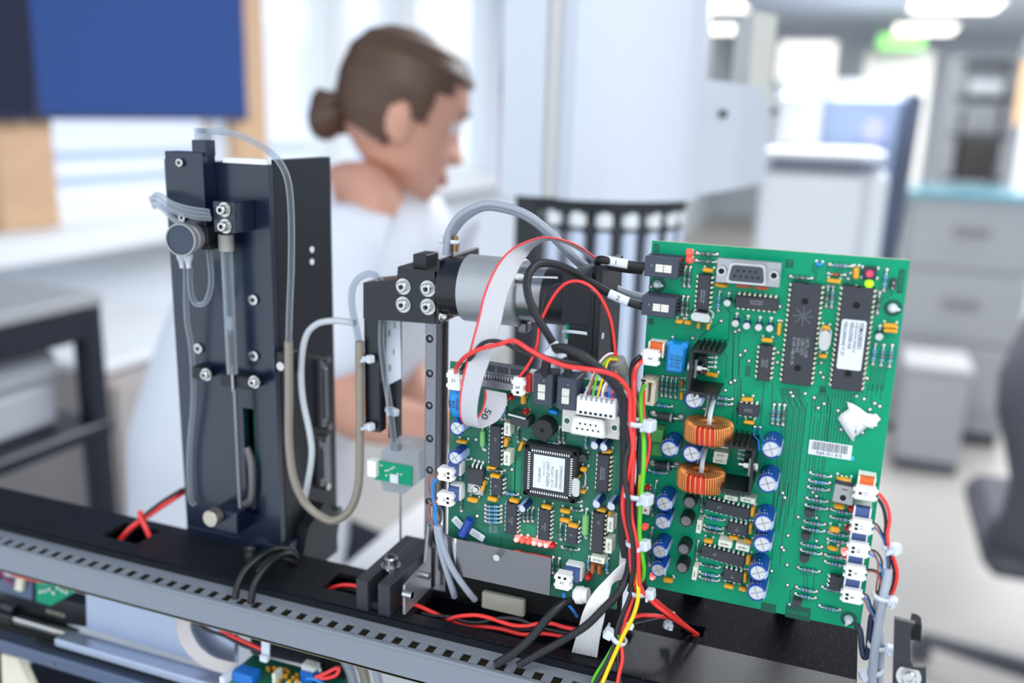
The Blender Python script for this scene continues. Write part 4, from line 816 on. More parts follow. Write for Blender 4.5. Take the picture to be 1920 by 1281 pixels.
# darker lacquer patches with the board's own marks
pt = MB()
def patch(q, x0, y0, x1, y1):
    u0, v0 = A.uv(*q(x0, y1)); u1, v1 = A.uv(*q(x1, y0)); pt.add([(u0, v0, .00003), (u1, v0, .00003), (u1, v1, .00003), (u0, v1, .00003)], [(0, 1, 2, 3)])
patch(qa, 205, 80, 258, 150); patch(qb, 148, 125, 222, 188); patch(qb, 1098, 208, 1180, 412); patch(qf, 135, 1030, 345, 1095); patch(qf, -60, 1000, 68, 1045); patch(qa, 990, 1125, 1045, 1215); patch(qa, 160, 720, 210, 770); patch(qd, 870, 850, 940, 900)
A.put('lacquer_patch', pt, (0, 0), 0, 0, m_trace, kind='stuff')
def bmark(q, x, y, s, size, rz): letter(A.o, s, size, (*A.uv(*q(x, y)), .00008), m_pcb, rz, name='board_mark')
bmark(qa, 232, 115, '01', .0032, PI/2); bmark(qb, 185, 157, '14', .0032, PI/2); bmark(qb, 1140, 310, 'HR.60.01', .0026, -PI/2); bmark(qf, 240, 1063, 'VE01V04', .0030, PI); bmark(qa, 1018, 1170, 'GND', .0030, -PI/2)
# resistors (picture points of the two soldered ends)
R0 = [(qa, 580, 158, 755, 170, 1), (qa, 577, 222, 745, 235, 1), (qa, 485, 278, 470, 440, 1), (qa, 525, 280, 512, 447, 1), (qa, 465, 530, 452, 688, 1), (qa, 505, 535, 492, 692, 1), (qa, 778, 488, 762, 652, 2),
      (qb, 528, 165, 718, 180, 0), (qb, 190, 268, 375, 285, 1), (qb, 518, 352, 498, 525, 1), (qb, 562, 355, 545, 530, 0), (qb, 1020, 210, 993, 388, 2), (qb, 958, 405, 935, 585, 1), (qb, 922, 848, 897, 1022, 2), (qb, 993, 858, 968, 1030, 0), (qb, 1065, 862, 1040, 1038, 0),
      (qc, 288, 30, 277, 190, 1), (qc, 328, 35, 313, 195, 1), (qc, 368, 40, 352, 205, 1), (qc, 405, 45, 395, 205, 1), (qc, 205, 262, 365, 285, 2), (qc, 715, 200, 883, 222, 0), (qc, 710, 246, 880, 266, 0), (qc, 168, 832, 320, 855, 2), (qc, 235, 925, 205, 1110, 2), (qc, 628, 1030, 617, 1185, 1), (qc, 690, 630, 840, 650, 2),
      (qd, 52, 178, 38, 340, 0), (qd, 98, 180, 83, 345, 0), (qd, 143, 185, 125, 350, 1), (qd, 362, 762, 540, 795, 0), (qd, 352, 825, 530, 850, 2), (qd, 345, 882, 522, 910, 0), (qd, 332, 978, 510, 1008, 0), (qd, 325, 1038, 505, 1070, 0), (qd, 548, 1075, 730, 1110, 0), (qd, 540, 1138, 718, 1166, 0), (qd, 312, 1175, 487, 1205, 0), (qd, 300, 1232, 480, 1262, 0),
      (qf, 487, 418, 655, 445, 0), (qf, 480, 472, 650, 500, 0), (qf, 268, 507, 430, 537, 0), (qf, 263, 558, 425, 592, 0), (qf, 463, 600, 640, 628, 0), (qf, 457, 652, 630, 687, 0), (qf, 243, 700, 408, 733, 0), (qf, 435, 857, 600, 890, 0), (qf, 228, 858, 388, 893, 0), (qf, 220, 910, 380, 945, 0), (qf, 412, 1005, 575, 1040, 0),
      (qe, 650, 215, 815, 250, 2), (qe, 645, 298, 805, 325, 2), (qe, 640, 335, 803, 365, 1), (qe, 592, 435, 577, 590, 1), (qe, 612, 628, 775, 658, 1), (qe, 605, 698, 770, 730, 2), (qe, 605, 740, 768, 770, 0), (qe, 200, 320, 185, 460, 2), (qe, 205, 60, 200, 210, 1), (qe, 180, 470, 172, 640, 1)]
for q, a, b, c, d, st in R0: resistor(A, q(a, b), q(c, d), st)
diode(A, qc(205, 345), qc(440, 380)); diode(A, qc(200, 770), qc(405, 785)); diode(A, qb(518, 243), qb(658, 255), False)
# loose solder points
for q, pts in ((qa, ((187, 450), (908, 833), (942, 818), (788, 742), (950, 1035), (992, 998), (1025, 1085), (903, 1252), (868, 1270), (372, 880), (543, 890))), (qb, ((100, 527), (688, 290), (712, 240), (758, 350), (458, 1007), (450, 1092), (475, 1135), (848, 1143), (195, 1263), (318, 1272), (85, 920), (80, 1005))),
               (qc, ((823, 147), (868, 82), (1075, 462), (1120, 467), (178, 990), (220, 428), (640, 305), (612, 720))), (qd, ((195, 75), (212, 105), (318, 87), (395, 118), (480, 170), (430, 207), (600, 230), (758, 105), (823, 130), (915, 167), (958, 193), (873, 220), (627, 390), (810, 418), (125, 937), (143, 977), (258, 1143), (415, 965), (385, 928), (415, 1150), (632, 795))),
               (qf, ((118, 105), (133, 143), (358, 97), (388, 128), (240, 298), (388, 305), (160, 447), (388, 490), (110, 540), (125, 563), (152, 682), (28, 730), (155, 843), (172, 997))), (qe, ((1220, 690), (385, 745), (1075, 125)))):
    for x, y in pts: A.dot(*A.uv(*q(x, y)), .0008)
# chips
dip(A, qa(634, 497), 14, mark='SN74AC14N\n87MM4LLET', moff=(-.0002, -.002), gold=True); dip(A, qa(1090, 590), 16, rz=PI/2, mark='66A7O9K6A\nMAX232N', mrz=-PI/2, moff=(.0003, 0), gold=True)
dip(A, qb(285, 770), 40, .01524, mark='HCTL-1100\n1L85-1075\n0235LXZ\n© HP-1985,91,99', msize=.0022, align='LEFT', moff=(0, -.0015), gold=True)
star = MB()
for k in range(8):
    a = k*PI/4
    for j in range(1, 6): star.box(math.cos(a)*j*.0009, .0095+math.sin(a)*j*.0009, .00437, .00035, .00035, .00004)
A.put('chip_star_mark', star, A.uv(*qb(285, 770), .0042), 0, 0, m_pale)
E2 = dip(A, qb(722, 810), 40, .01524, lift=.0012, gold=True)
lb = MB(); lb.prism(rounded([(-.0056, -.0150), (.0056, -.0150), (.0056, .0097), (-.0056, .0097)], .0012), .00557, .00566); link('label', lb.mesh('label'), E2).data.materials.append(m_label)
for s_, z_, x_ in (('VEMA080001', .0031, .0034), ('CHECKSUM SF04ECA', .0017, .0012), ('VERA200001AA', .0026, -.0010), ('VERA200003AE V1.07', .0024, -.0038)):
    letter(E2, s_, z_, (x_, .0088, .00570), m_ink, -PI/2, 'LEFT', .78 if 'SUM' not in s_ else .95, bold=.012)
dip(A, qa(1160, 1105), 14, mark='74HCT4N\nLEA146\nUN6XJ6U', moff=(0, 0), msize=.0012, gold=True); dip(A, qc(1020, 320), 8, rz=PI/2, mark='4838006A\nTLE2062CP', msize=.0010, mrz=-PI/2)
dip(A, qe(838, 165), 18, rz=PI/2-.09, mark='ST', msize=.0022, moff=(0, .004), mrz=-PI/2); dip(A, qe(798, 570), 18, rz=PI/2-.09, mark='ST', msize=.0022, moff=(0, .004), mrz=-PI/2)
dip(A, qe(925, 335), 8, rz=PI/2-.05, mark='C\n0041', msize=.0013); dip(A, qe(885, 740), 8, rz=PI/2-.05, mark='C\n0041', msize=.0013); dip(A, qf(545, 832), 6, rz=-.02)
# electrolytic cans
for q, x, y, r in ((qc, 340, 650, 82), (qc, 530, 695, 84), (qc, 550, 232, 84), (qc, 1215, 655, 86), (qc, 1185, 950, 88), (qe, 295, 115, 80), (qe, 280, 278, 74), (qe, 258, 525, 74), (qe, 245, 685, 74), (qe, 1150, 285, 86), (qe, 1140, 465, 84), (qe, 1105, 710, 84), (qe, 1090, 880, 84)):
    can(A, q(x, y), mm(r)*.97, ang=0 if x > 900 or x > 300 else .1)
for x, y, r in ((515, 105, 66), (485, 265, 63), (465, 505, 63), (450, 665, 62)): coil_can(A, qe(x, y), mm(r)*.97)
for q, x, y in ((qa, 840, 572), (qa, 908, 748), (qa, 1005, 770), (qa, 1108, 782), (qa, 1203, 790)): minican(A, q(x, y))
minican(A, qb(955, 770))
# ceramic and film capacitors
for q, x, y, w, t, rz in ((qa, 675, 308, 92, 32, -.05), (qa, 425, 748, 66, 36, -.05), (qa, 500, 757, 66, 36, -.05), (qa, 592, 782, 28, 56, 0), (qa, 675, 790, 28, 60, 0), (qa, 1180, 908, 92, 34, 0), (qa, 705, 1205, 106, 32, -.1), (qb, 565, 308, 108, 30, -.05), (qb, 755, 240, 44, 96, .05),
                          (qb, 495, 708, 66, 32, -.05), (qb, 470, 952, 66, 32, -.05), (qb, 95, 720, 28, 106, .02), (qb, 1050, 692, 108, 34, .02), (qb, 1052, 735, 104, 30, .02), (qc, 1010, 228, 100, 34, .1), (qc, 1025, 425, 88, 28, 0), (qc, 447, 195, 30, 72, 0), (qe, 725, 15, 110, 38, 0), (qe, 1040, 330, 28, 100, .05), (qe, 1058, 185, 36, 92, .02), (qe, 895, 410, 84, 32, 0),
                          (qe, 1012, 438, 78, 34, -.1), (qe, 675, 437, 84, 36, 0), (qe, 1020, 600, 42, 96, .02), (qe, 993, 750, 30, 96, .05), (qe, 852, 828, 90, 34, -.05), (qe, 970, 850, 72, 38, -.1), (qe, 330, 775, 92, 46, .05), (qd, 610, 1055, 92, 48, -.03), (qd, 572, 1255, 90, 50, 0)):
    ceramic(A, q(x, y), mm(w), mm(t), rz)
ceramic(A, qa(785, 437), mm(120), mm(40), -.05, lens=True); ceramic(A, qd(650, 828), mm(132), mm(42), -.05, lens=True); ceramic(A, qf(515, 555), mm(98), mm(42), -.1, lens=True)
for x, y in ((975, 440), (1130, 457)): ceramic(A, qa(x, y), mm(122), mm(32), -.03, m=m_brown)
ceramic(A, qc(450, 90), mm(30), mm(62), 0, m=m_brown); ceramic(A, qb(435, 168), mm(56), mm(34), -.05, m=m_mov, lens=True)
for q, x, y, w, t, rz in ((qc, 785, 705, 125, 56, 0), (qc, 775, 752, 122, 56, 0), (qc, 790, 622, 122, 42, 0), (qe, 870, 66, 118, 46, -.05), (qe, 1015, 84, 130, 52, -.05), (qe, 820, 462, 122, 62, -.05), (qe, 970, 492, 122, 62, -.05)): boxcap(A, q(x, y), mm(w), mm(t), rz)
for x, y in ((595, 312), (558, 715)): boxcap(A, qe(x, y), mm(132), mm(44), PI/2-.05)
for q, x, y in ((qd, 352, 1112), (qf, 302, 455), (qf, 290, 632), (qf, 232, 985)): to92(A, q(x, y), PI-.05)
crystal(A, qa(610, 712), -.05, L=.0098); crystal(A, qb(485, 820), PI/2, h=.0085, L=.0102, t=.0046)
# lamps and the push button
for x, y in ((512, 158), (512, 218)): led(A, qa(x, y), .0017, m_ledon, core=False, label='lit red indicator lamp')
led(A, qb(868, 337), .0017, m_ledgrn, label='lit green indicator lamp'); led(A, qe(128, 322), .0015, m_ledon); led(A, qe(195, 748), .0015, m_ledhot, core=True, label='brightly lit red lamp at the board edge'); led(A, qd(712, 1075), .0015, m_ledoff); led(A, qd(686, 1250), .0015, m_ledoff)
led(A, qf(612, 588), .0016, m_ledhot, core=True, label='brightly lit red lamp beside a white plug'); led(A, qc(150, 990), .0015, m_ledoff)
b = MB(); b.box(0, 0, .0017, .0062, .0062, .0034, .0004); o = A.put('push_button', b, A.uv(*qb(872, 243), .003), 0, 0, m_ic)
b = MB(); b.cyl((0, 0, .0034), (0, 0, .0048), .0018, .0016, 18); link('button_cap', b.mesh('button_cap'), o).data.materials.append(mat('button_pink', (226, 70, 105), .4))
b = MB()
for i in (-1, 1):
    for j in (-1, 1): b.ball((i*.0034, j*.0024, 0), .0009, (1, 1, .8), 8, 3, 0); b.box(i*.0032, j*.0022, .001, .0006, .001, .002)
link('button_legs', b.mesh('button_legs'), o).data.materials.append(m_solder)
b = MB(); b.box(0, 0, .0013, .0025, .0052, .0026, .0003); o = A.put('pin_header', b, A.uv(*qb(1072, 335), .002), 0, -.08, m_ic)
b = MB()
for j in (-1, 1): b.box(0, j*.00127, .0042, .0006, .0006, .0058)
link('header_pins', b.mesh('header_pins'), o).data.materials.append(m_tin)
# white nylon posts the board hangs on
for q, x, y in ((qa, 238, 430), (qb, 1070, 543), (qf, 645, 1125)):
    b = MB(); b.lathe((0, 0, -.008), (0, 0, 1), [(0, 0), (0, .0018), (.008, .0018), (.008, .0021), (.0095, .0023), (.012, .0013), (.0128, 0)], 14)
    b.prism([(.0008, .0013), (.0034, .0003), (.0034, -.0003), (.0008, -.0013)], .0003, .0026); A.put('board_post', b, A.uv(*q(x, y), .002), 0, -.1 if x != 645 else -1.9, m_nylon)
    b = MB(); b.lathe((0, 0, .00005), (0, 0, 1), [(0, .0042), (0, .0024)], 24, False); A.put('post_ring', b, A.uv(*q(x, y), .002), 0, 0, m_trace)
# 9-pin socket facing the viewer
def dsub(B, p, holes_mat, w=.0308, h=.0125, lift=.009, face=None):
    g = B.uv(*p, lift+.003)
    pl = MB(); pl.box(0, 0, lift, w, h, .0008, .0003)
    o = B.put('nine_pin_socket', pl, g, 0, 0, m_steel if face is not m_white else mat('nickel_plate', (196, 190, 186), .4, .8, .06, 400))
    Dp = lambda a, b_, r=.0018, sl=.0012: [(x*1.0, y*1.0) for x, y in rounded([(-a/2, b_/2), (a/2, b_/2), (a/2-sl, -b_/2), (-a/2+sl, -b_/2)], r)]
    sh = MB(); sh.prism(Dp(.0190, .0098), lift+.0004, lift+.0052, True); sh.k = 0
    link('shell', sh.mesh('shell'), o).data.materials.append(m_chrome)
    i_ = MB(); i_.prism(Dp(.0172, .0080), lift+.0052, lift+.0055); link('insert', i_.mesh('insert'), o).data.materials.append(face)
    ho = MB()
    for r_, n_ in ((.0014, 5), (-.0014, 4)):
        for k in range(n_): ho.lathe(((k-(n_-1)/2)*.00277, r_, lift+.00556), (0, 0, 1), [(0, .00062), (0, 0)], 10, False)
    link('contact_holes', ho.mesh('contact_holes'), o).data.materials.append(holes_mat)
    for t in (-1, 1):
        n = MB(); rg = MB()
        n.lathe((t*.0125, 0, lift+.0005), (0, 0, 1), [(0, .0026), (.0022 if face is not m_white else .0001, .0024), (.0024 if face is not m_white else .0001, .0015)], 14)
        rg.lathe((t*.0125, 0, lift+(.0027 if face is not m_white else .00055)), (0, 0, 1), [(0, .0016), (0, 0)], 14, False)
        link('screw_nut', n.mesh('screw_nut'), o).data.materials.append(m_chrome); link('screw_hole', rg.mesh('screw_hole'), o).data.materials.append(m_hole if face is not m_white else m_trace3)
    bk = MB(); bk.box(0, 0, lift/2, w*.6, h*.75, lift); link('socket_body', bk.mesh('socket_body'), o).data.materials.append(m_ic)
    return o
o = dsub(A, qa(1012, 333), m_hole, face=mat('insert_grey', (62, 66, 76), .5)); o.rotation_euler = (0, 0, PI-.0)
# modular telephone-style sockets lying on their side
def modular(B, p, rz, label=None):
    b = MB(); L, Wd, Hh = .0172, .0104, .0130
    b.box(0, 0, Hh/2, L, Wd, Hh, .0004)
    for k in range(5): b.box(.001, Wd/2-.0001, .002+k*.0022, L*.86, .0006, .0007)
    o = B.put('modular_socket', b, B.uv(*p, Hh), 0, rz, mat('socket_slate', (58, 64, 78), .5, 0, .06, 400, .1), label=label)
    c = MB()
    for k in (-1, 0, 1):
        for t in (-1, 1): c.box(.0013+t*.0021, k*.0013-.0004, Hh+.00015, .0038, .0011, .0003)
    link('window_contacts', c.mesh('window_contacts'), o).data.materials.append(mat('contact_white', (232, 228, 215), .4))
    t = MB()
    for k in range(4): t.tube([(L/2-.0012, (k-1.5)*.0018, Hh*.8), (L/2+.0008, (k-1.5)*.0018+.0003, Hh*.72), (L/2+.0012, (k-1.5)*.0018, Hh*.45), (L/2+.0004, (k-1.5)*.0018, .001)], .0004, 5)
    link('contact_wires', t.mesh('contact_wires'), o).data.materials.append(m_ic)
    d = MB(); d.lathe((-.0048, .0006, Hh+.00003), (0, 0, 1), [(0, .0004), (0, 0)], 8, False); link('mould_mark', d.mesh('mould_mark'), o).data.materials.append(m_pale)
    return o
modular(A, qa(272, 283), -.02); modular(A, qa(248, 620), -.02)
# blue varistor block
b = MB(); b.box(0, 0, .0055, .0096, .0150, .0110, .0012); b.cyl((-.0036, .0072, .004), (-.0036, .0072, .0095), .0017); b.cyl((.0036, .0072, .004), (.0036, .0072, .0095), .0017)
o = A.put('varistor', b, A.uv(*qa(395, 1070), .011), 0, -.03, m_mov); letter(o, 'EPCOS\nB6172\n280K330\nS10K2 SC', .0019, (0, -.001, .01105), m_ink, PI-.05, squeeze=.9)
# finned heat sinks with their bolted regulators
def heat_sink(B, p_top, p_bot, mirror):
    D = .024
    a = Vector(B.uv(*p_top, D)); c = Vector(B.uv(*p_bot, D)); hgt = (a-c).length; g = (a+c)/2; s = -1 if mirror else 1
    b = MB(); b.box(0, 0, D/2+.001, .0014, hgt, D-.002, .0002)
    for t in (-1, 1):
        b.box(s*.0072, t*(hgt/2-.0007), D/2+.001, .0144, .0014, D-.002, .0002)
        for k in range(5): b.box(s*(.0030+k*.0026), t*(hgt/2-.0007)+t*.0012, D/2+.001, .0009, .0022, D-.003)
    o = B.put('heat_sink', b, g, 0, 0, m_sink)
    r = MB(); r.box(s*.0016, 0, .010, .0013, .0100, .0150, .0002); q = MB(); q.box(s*.0034, 0, .0055, .0040, .0098, .0085, .0005)
    link('regulator_tab', r.mesh('regulator_tab'), o).data.materials.append(m_dsteel); link('regulator', q.mesh('regulator'), o).data.materials.append(m_ic)
    n = MB(); n.cyl((-s*.002, 0, .0145), (s*.0072, 0, .0145), .0014, n=12); n.cyl((s*.0022, 0, .0145), (s*.0046, 0, .0145), .0030, n=6); n.cyl((-s*.0007, 0, .0145), (-s*.0024, 0, .0145), .0030, n=12)
    link('bolt', n.mesh('bolt'), o).data.materials.append(m_chrome)
    l = MB()
    for k in (-1, 0, 1): l.tube([(s*.0034, k*.00254, .0015), (s*.0060, k*.00254, .0008), (s*.0085, k*.00254, 0)], .0005, 5); l.ball((s*.0088, k*.00254, 0), .0011, (1, 1, .8), 8, 3, 0)
    link('regulator_leads', l.mesh('regulator_leads'), o).data.materials.append(m_solder)
heat_sink(A, qa(530, 985), qc(508, 175), False)
heat_sink(A, qc(1062, 650), qc(1030, 1050), True)
# copper toroid coils standing on the board
def toroid(B, p, n, ang):
    R, r_, hh = .0082, .0033, .0042; w = .0125
    g = B.uv(*p, w)
    o_ = MB(); o_.lathe((0, 0, 0), (0, 1, 0), [(-hh, R-r_), (-hh, R+r_), (hh, R+r_), (hh, R-r_), (-hh, R-r_)], 36)
    o = B.put('toroid_coil', o_, g, w, 0, m_core)
    wi = MB()
    for i in range(n):
        a = ang+2*PI*i/n*.985
        if 1.2 < (a % (2*PI)) < 2.0 and i % 2: continue
        for dr in (0,):
            pts = []
            for (x, y) in rounded([(R-r_-.0005, -hh-.0005), (R+r_+.0006, -hh-.0005), (R+r_+.0006, hh+.0005), (R-r_-.0005, hh+.0005)], .0012, 2):
                k = a+(.02*(y/hh)); pts.append((x*math.cos(k), y, x*math.sin(k)))
            pts.append(pts[0]); wi.tube(pts, .00050, 6, caps=False)
    link('copper_winding', wi.mesh('copper_winding'), o).data.materials.append(m_copper)
    t = MB(); t.strip([(-.0012, .014, -.0125), (-.0012, .0125, -.006), (-.0012, .0090, -.001), (-.0012, -.003, .001)], [(.0012, .014, -.0125), (.0012, .0125, -.006), (.0012, .0090, -.001), (.0012, -.003, .001)], .0008)
    link('holding_tie', t.mesh('holding_tie'), o).data.materials.append(m_nylon)
    q = MB(); q.lathe((0, .0142, -w+.0001), (0, 0, 1), [(0, .0017), (0, 0)], 14, False); link('tie_hole', q.mesh('tie_hole'), o).data.materials.append(m_hole)
    l = MB(); l.tube([(-.003, .0145, -w), (-.0028, .0125, -.008), (-.003, .006, -.004)], .00045, 6); l.ball((-.003, .0145, -w), .0013, (1, 1, .8), 9, 3, 0); link('coil_lead', l.mesh('coil_lead'), o).data.materials.append(m_solder)
toroid(A, qc(680, 492), 58, .3); toroid(A, qc(614, 900), 56, .1)
# cream header, green terminal block, white header by the harness
b = MB(); Wc, Lc, Hc = .0074, .0138, .0125
b.box(-Wc/2+.0013, 0, Hc/2, .0026, Lc, Hc); b.box(0, 0, .0015, Wc, Lc, .003); b.box(Wc/2-.0012, 0, Hc*.4, .0024, Lc, Hc*.8, .0004); b.box(0, Lc/2-.0005, Hc/2, Wc, .001, Hc); b.box(0, -Lc/2+.0005, Hc*.45, Wc, .001, Hc*.9)
b.box(-.0016, 0, Hc*.55, .003, Lc-.001, Hc*.8)
o = A.put('cream_header', b, A.uv(*qc(160, 160), Hc*.8), 0, -.02, m_cream)
b = MB()
for k in range(5): b.box(-Wc/2+.0014, (k-2)*.0025, Hc+.00003, .0012, .0014, .0002)
link('wire_openings', b.mesh('wire_openings'), o).data.materials.append(m_hole)
b = MB(); b.box(0, .0042, .005, .0062, .0070, .010, .0003); b.box(.0004, -.0036, .004, .0056, .0080, .008, .0003); A.put('terminal_block', b, A.uv(*qc(232, 600), .009), 0, -.02, m_term)
b = MB(); b.box(0, 0, .0045, .0044, .0072, .009, .0004); o = A.put('small_header', b, A.uv(*qe(140, 155), .009), 0, -.03, m_white)
b = MB(); b.box(0, -.001, .0091, .0012, .0012, .0003); b.box(0, .0030, .0085, .0034, .0022, .0012); link('header_detail', b.mesh('header_detail'), o).data.materials.append(m_redpl)
# headers the numbered white plugs push into
HDR = {}
def header(B, q, x, y, colr, w=.0098, name=None):
    b = MB(); hh = .009
    b.box(0, .0012, hh/2, w*.72, .0072, hh, .0003); o = B.put('plug_header', b, B.uv(*q(x, y), .012), 0, -.02, colr)
    c = MB()
    for t in (-1, 1): c.box(t*w*.38, .0012, hh/2, .0008, .0078, hh)
    c.box(0, .0046, hh*.3, w*.8, .0008, hh*.6); link('header_walls', c.mesh('header_walls'), o).data.materials.append(m_white)
    return o
for x, y, m_ in ((840, 945, m_orange), ): header(A, qd, x, y-40, m_)
for q, x, y in ((qf, 750, 370), (qf, 722, 565), (qf, 695, 745), (qf, 672, 935)): header(A, q, x, y-55, m_bluhd)
header(A, qa, 215, 1020, m_orange)
# power transistor with a grey metal face
b = MB(); b.box(0, -.0014, .0095, .0098, .0092, .0013, .0003); o = A.put('power_transistor', b, A.uv(*qd(645, 965), .0095), 0, -.06, mat('tab_grey', (150, 152, 150), .42, .7, .1, 500, .1))
o.rotation_euler = (-.25, 0, -.06)
b = MB(); b.lathe((0, -.0030, .01018), (0, 0, 1), [(0, .0015), (0, 0)], 16, False); b.box(0, .0012, .0102, .0028, .0004, .0001); link('tab_hole', b.mesh('tab_hole'), o).data.materials.append(m_hole)
b = MB(); b.box(0, .0008, .0062, .0094, .0080, .0040, .0005); link('transistor_body', b.mesh('transistor_body'), o).data.materials.append(m_ic)
b = MB()
for k in (-1, 0, 1): b.tube([(k*.0022, .0046, .006), (k*.0022, .0062, .004), (k*.0022, .0066, .0005)], .0004, 5); b.ball((k*.0022, .0066, .0015), .0008, (1, 1, .8), 8, 3, 0)
link('transistor_leads', b.mesh('transistor_leads'), o).data.materials.append(m_solder)
# thin blue jumper wires with their white-edged loops by the lower heat sink
for k, (x0, x1) in enumerate(((1075, 1110), (1120, 1135))):
    pts = smooth([(*A.uv(*qc(x0, 463)), .0005), (*A.uv(*qc(x0-8+k*10, 530), .006), .006), (*A.uv(*qc(x0+30, 580), .012), .012), (*A.uv(*qc(x1, 660), .018), .018)], 5)
    b = MB(); b.tube(pts, .00042, 6); A.put('jumper_wire', b, (0, 0), 0, 0, m_blu_w)
# paper: barcode label, and the blue ink spot
lw, lh = .0206, .0078
b = MB(); b.prism(rounded([(-lw/2, -lh/2), (lw/2, -lh/2), (lw/2, lh/2), (-lw/2, lh/2)], .0006), 0, .0001); o = A.put('barcode_label', b, A.uv(*qd(532, 565)), .00006, -.005, m_label)
b = MB(); x = -lw*.42; rr = random.Random(4)
while x < lw*.40:
    w_ = rr.choice((.00018, .00018, .0003, .00045)); b.box(x+w_/2, .0011, .00012, w_, .0044, .00004); x += w_+rr.choice((.0002, .0003, .0004))
link('bars', b.mesh('bars'), o).data.materials.append(m_ink); letter(o, 'R&R 051 810', .0025, (-.0002, -.00255, .00014), m_ink, 0, squeeze=.92)
b = MB(); b.ball((0, 0, 0), .0013, (1.2, 1, .12), 12, 3, 0); A.put('ink_spot', b, A.uv(*qd(714, 640)), 0, 0, mat('ink_cyan', (50, 180, 215), .5))
A.put('copper_traces', tr, (0, 0), 0, 0, m_trace, kind='stuff')
A.put('solder_joints', A.solder, (0, 0), 0, 0, m_solder, kind='stuff'); A.put('joint_rings', A.rings, (0, 0), 0, 0, m_trace, kind='stuff')
# torn scrap of white tissue clinging to the board: a thing of its own
b = MB(); rr = random.Random(11); ol = [(675, 150), (735, 175), (790, 210), (850, 255), (905, 262), (930, 258), (968, 305), (935, 335), (940, 360), (905, 372), (905, 388), (850, 372), (770, 440), (730, 460), (735, 500), (690, 445), (645, 375), (600, 298), (625, 260), (690, 215)]
pts = [PY(*qd(*p), MY-.0012-rr.random()*.0012) for p in ol]; c0 = PY(*qd(770, 315), MY-.0030); n = len(pts); mid = [c0*.5+p*.5+Vector((0, -.0012-rr.random()*.0016, 0)) for p in pts]
bk = [p+Vector((0, .0007, 0)) for p in pts]
b.add(pts+mid+[c0]+bk+[c0+Vector((0, .003, 0))], [(i, (i+1) % n, n+(i+1) % n, n+i) for i in range(n)]+[(n+i, n+(i+1) % n, 2*n) for i in range(n)]+[(i, (i+1) % n, 2*n+1+(i+1) % n, 2*n+1+i) for i in range(n)]+[(2*n+1+i, 2*n+1+(i+1) % n, 3*n+1) for i in range(n)], True)
solo('tissue_scrap', 'torn scrap of white tissue stuck to the large green board', 'tissue', b, mat('tissue', (232, 232, 234), .9, 0, .04, 300, .6))
# ================================================================ the smaller darker board in the middle
qg, qh, qi, qj, qk, ql = crop(790, 640, 3.2025), crop(790, 660, 6.1), crop(980, 660, 6.1), crop(790, 850, 6.1), crop(980, 850, 6.1), crop(980, 1000, 4.56)
NY = .435
N = Board('smaller green circuit board left of the wire harness, with a row of lit red lamps', NY, -.1985, -.0985, H-.2580, H-.1312, m_pcb2)
mg = lambda c: c/3.2025/3480
mh = lambda c: c/6.1/3480
R1 = [(qg, 385, 985, 480, 990, 2), (qg, 385, 1008, 480, 1013, 2), (qg, 385, 1032, 480, 1037, 2), (qg, 385, 1056, 480, 1061, 2), (qg, 385, 1079, 480, 1084, 2), (qg, 832, 515, 830, 605, 1), (qg, 860, 520, 856, 610, 1), (qg, 585, 515, 582, 605, 1), (qg, 995, 560, 990, 640, 2), (qg, 510, 380, 506, 470, 2), (qg, 488, 400, 485, 470, 2),
      (qg, 622, 1000, 618, 1080, 1), (qg, 645, 1000, 640, 1080, 1), (qg, 672, 1000, 668, 1080, 1), (qg, 840, 1095, 838, 1190, 1), (qg, 845, 1235, 945, 1250, 1), (qg, 740, 605, 830, 612, 0), (qg, 500, 905, 580, 920, 2), (qg, 870, 950, 960, 962, 1), (qg, 245, 770, 240, 850, 1), (qg, 245, 940, 240, 1020, 1), (qg, 900, 1005, 965, 1015, 1), (qg, 400, 770, 500, 776, 1), (qg, 230, 700, 300, 706, 0)]
for q, a, b, c, d, st in R1: resistor(N, q(a, b), q(c, d), st, r=.0010)
for a, b, c, d, st in ((570, 200, 566, 310, 2), (730, 215, 722, 340, 2), (262, 205, 256, 340, 1), (315, 215, 308, 345, 1)): resistor(N, ql(a, b), ql(c, d), st)
# square chip in its socket
sq = .0300; g = N.uv(*qg(772, 795), .007)
b = MB(); b.box(0, 0, .0030, sq, sq, .006, .0008)
for t in (-1, 1): b.box(t*(sq/2-.0019), 0, .0066, .0030, sq-.001, .0012, .0003); b.box(0, t*(sq/2-.0019), .0066, sq-.001, .0030, .0012, .0003)
o = N.put('square_chip_socket', b, g, 0, 0, m_plastic)
b = MB(); b.box(0, 0, .0064, .0222, .0222, .0014, .0004); link('square_chip', b.mesh('square_chip'), o).data.materials.append(m_ic)
b = MB()
for i in range(17):
    x = (i-8)*.00127
    for t in (-1, 1): b.box(x, t*.0117, .0071, .0006, .0012, .0009); b.box(t*.0117, x, .0071, .0012, .0006, .0009)
tag(link('contacts', b.mesh('contacts'), o), kind='stuff').data.materials.append(m_solder)
b = MB()
for i in (-1, 1):
    for j in (-1, 1): b.M = Matrix.Translation((i*.0118, j*.0118, .0073)) @ Matrix.Rotation(i*j*PI/4, 4, 'Z'); b.box(0, 0, 0, .0036, .0014, .0003)
link('corner_slots', b.mesh('corner_slots'), o).data.materials.append(m_hole)
b = MB(); b.box(-.0006, .0002, .00715, .0172, .0188, .0001); link('label', b.mesh('label'), o).data.materials.append(m_label)
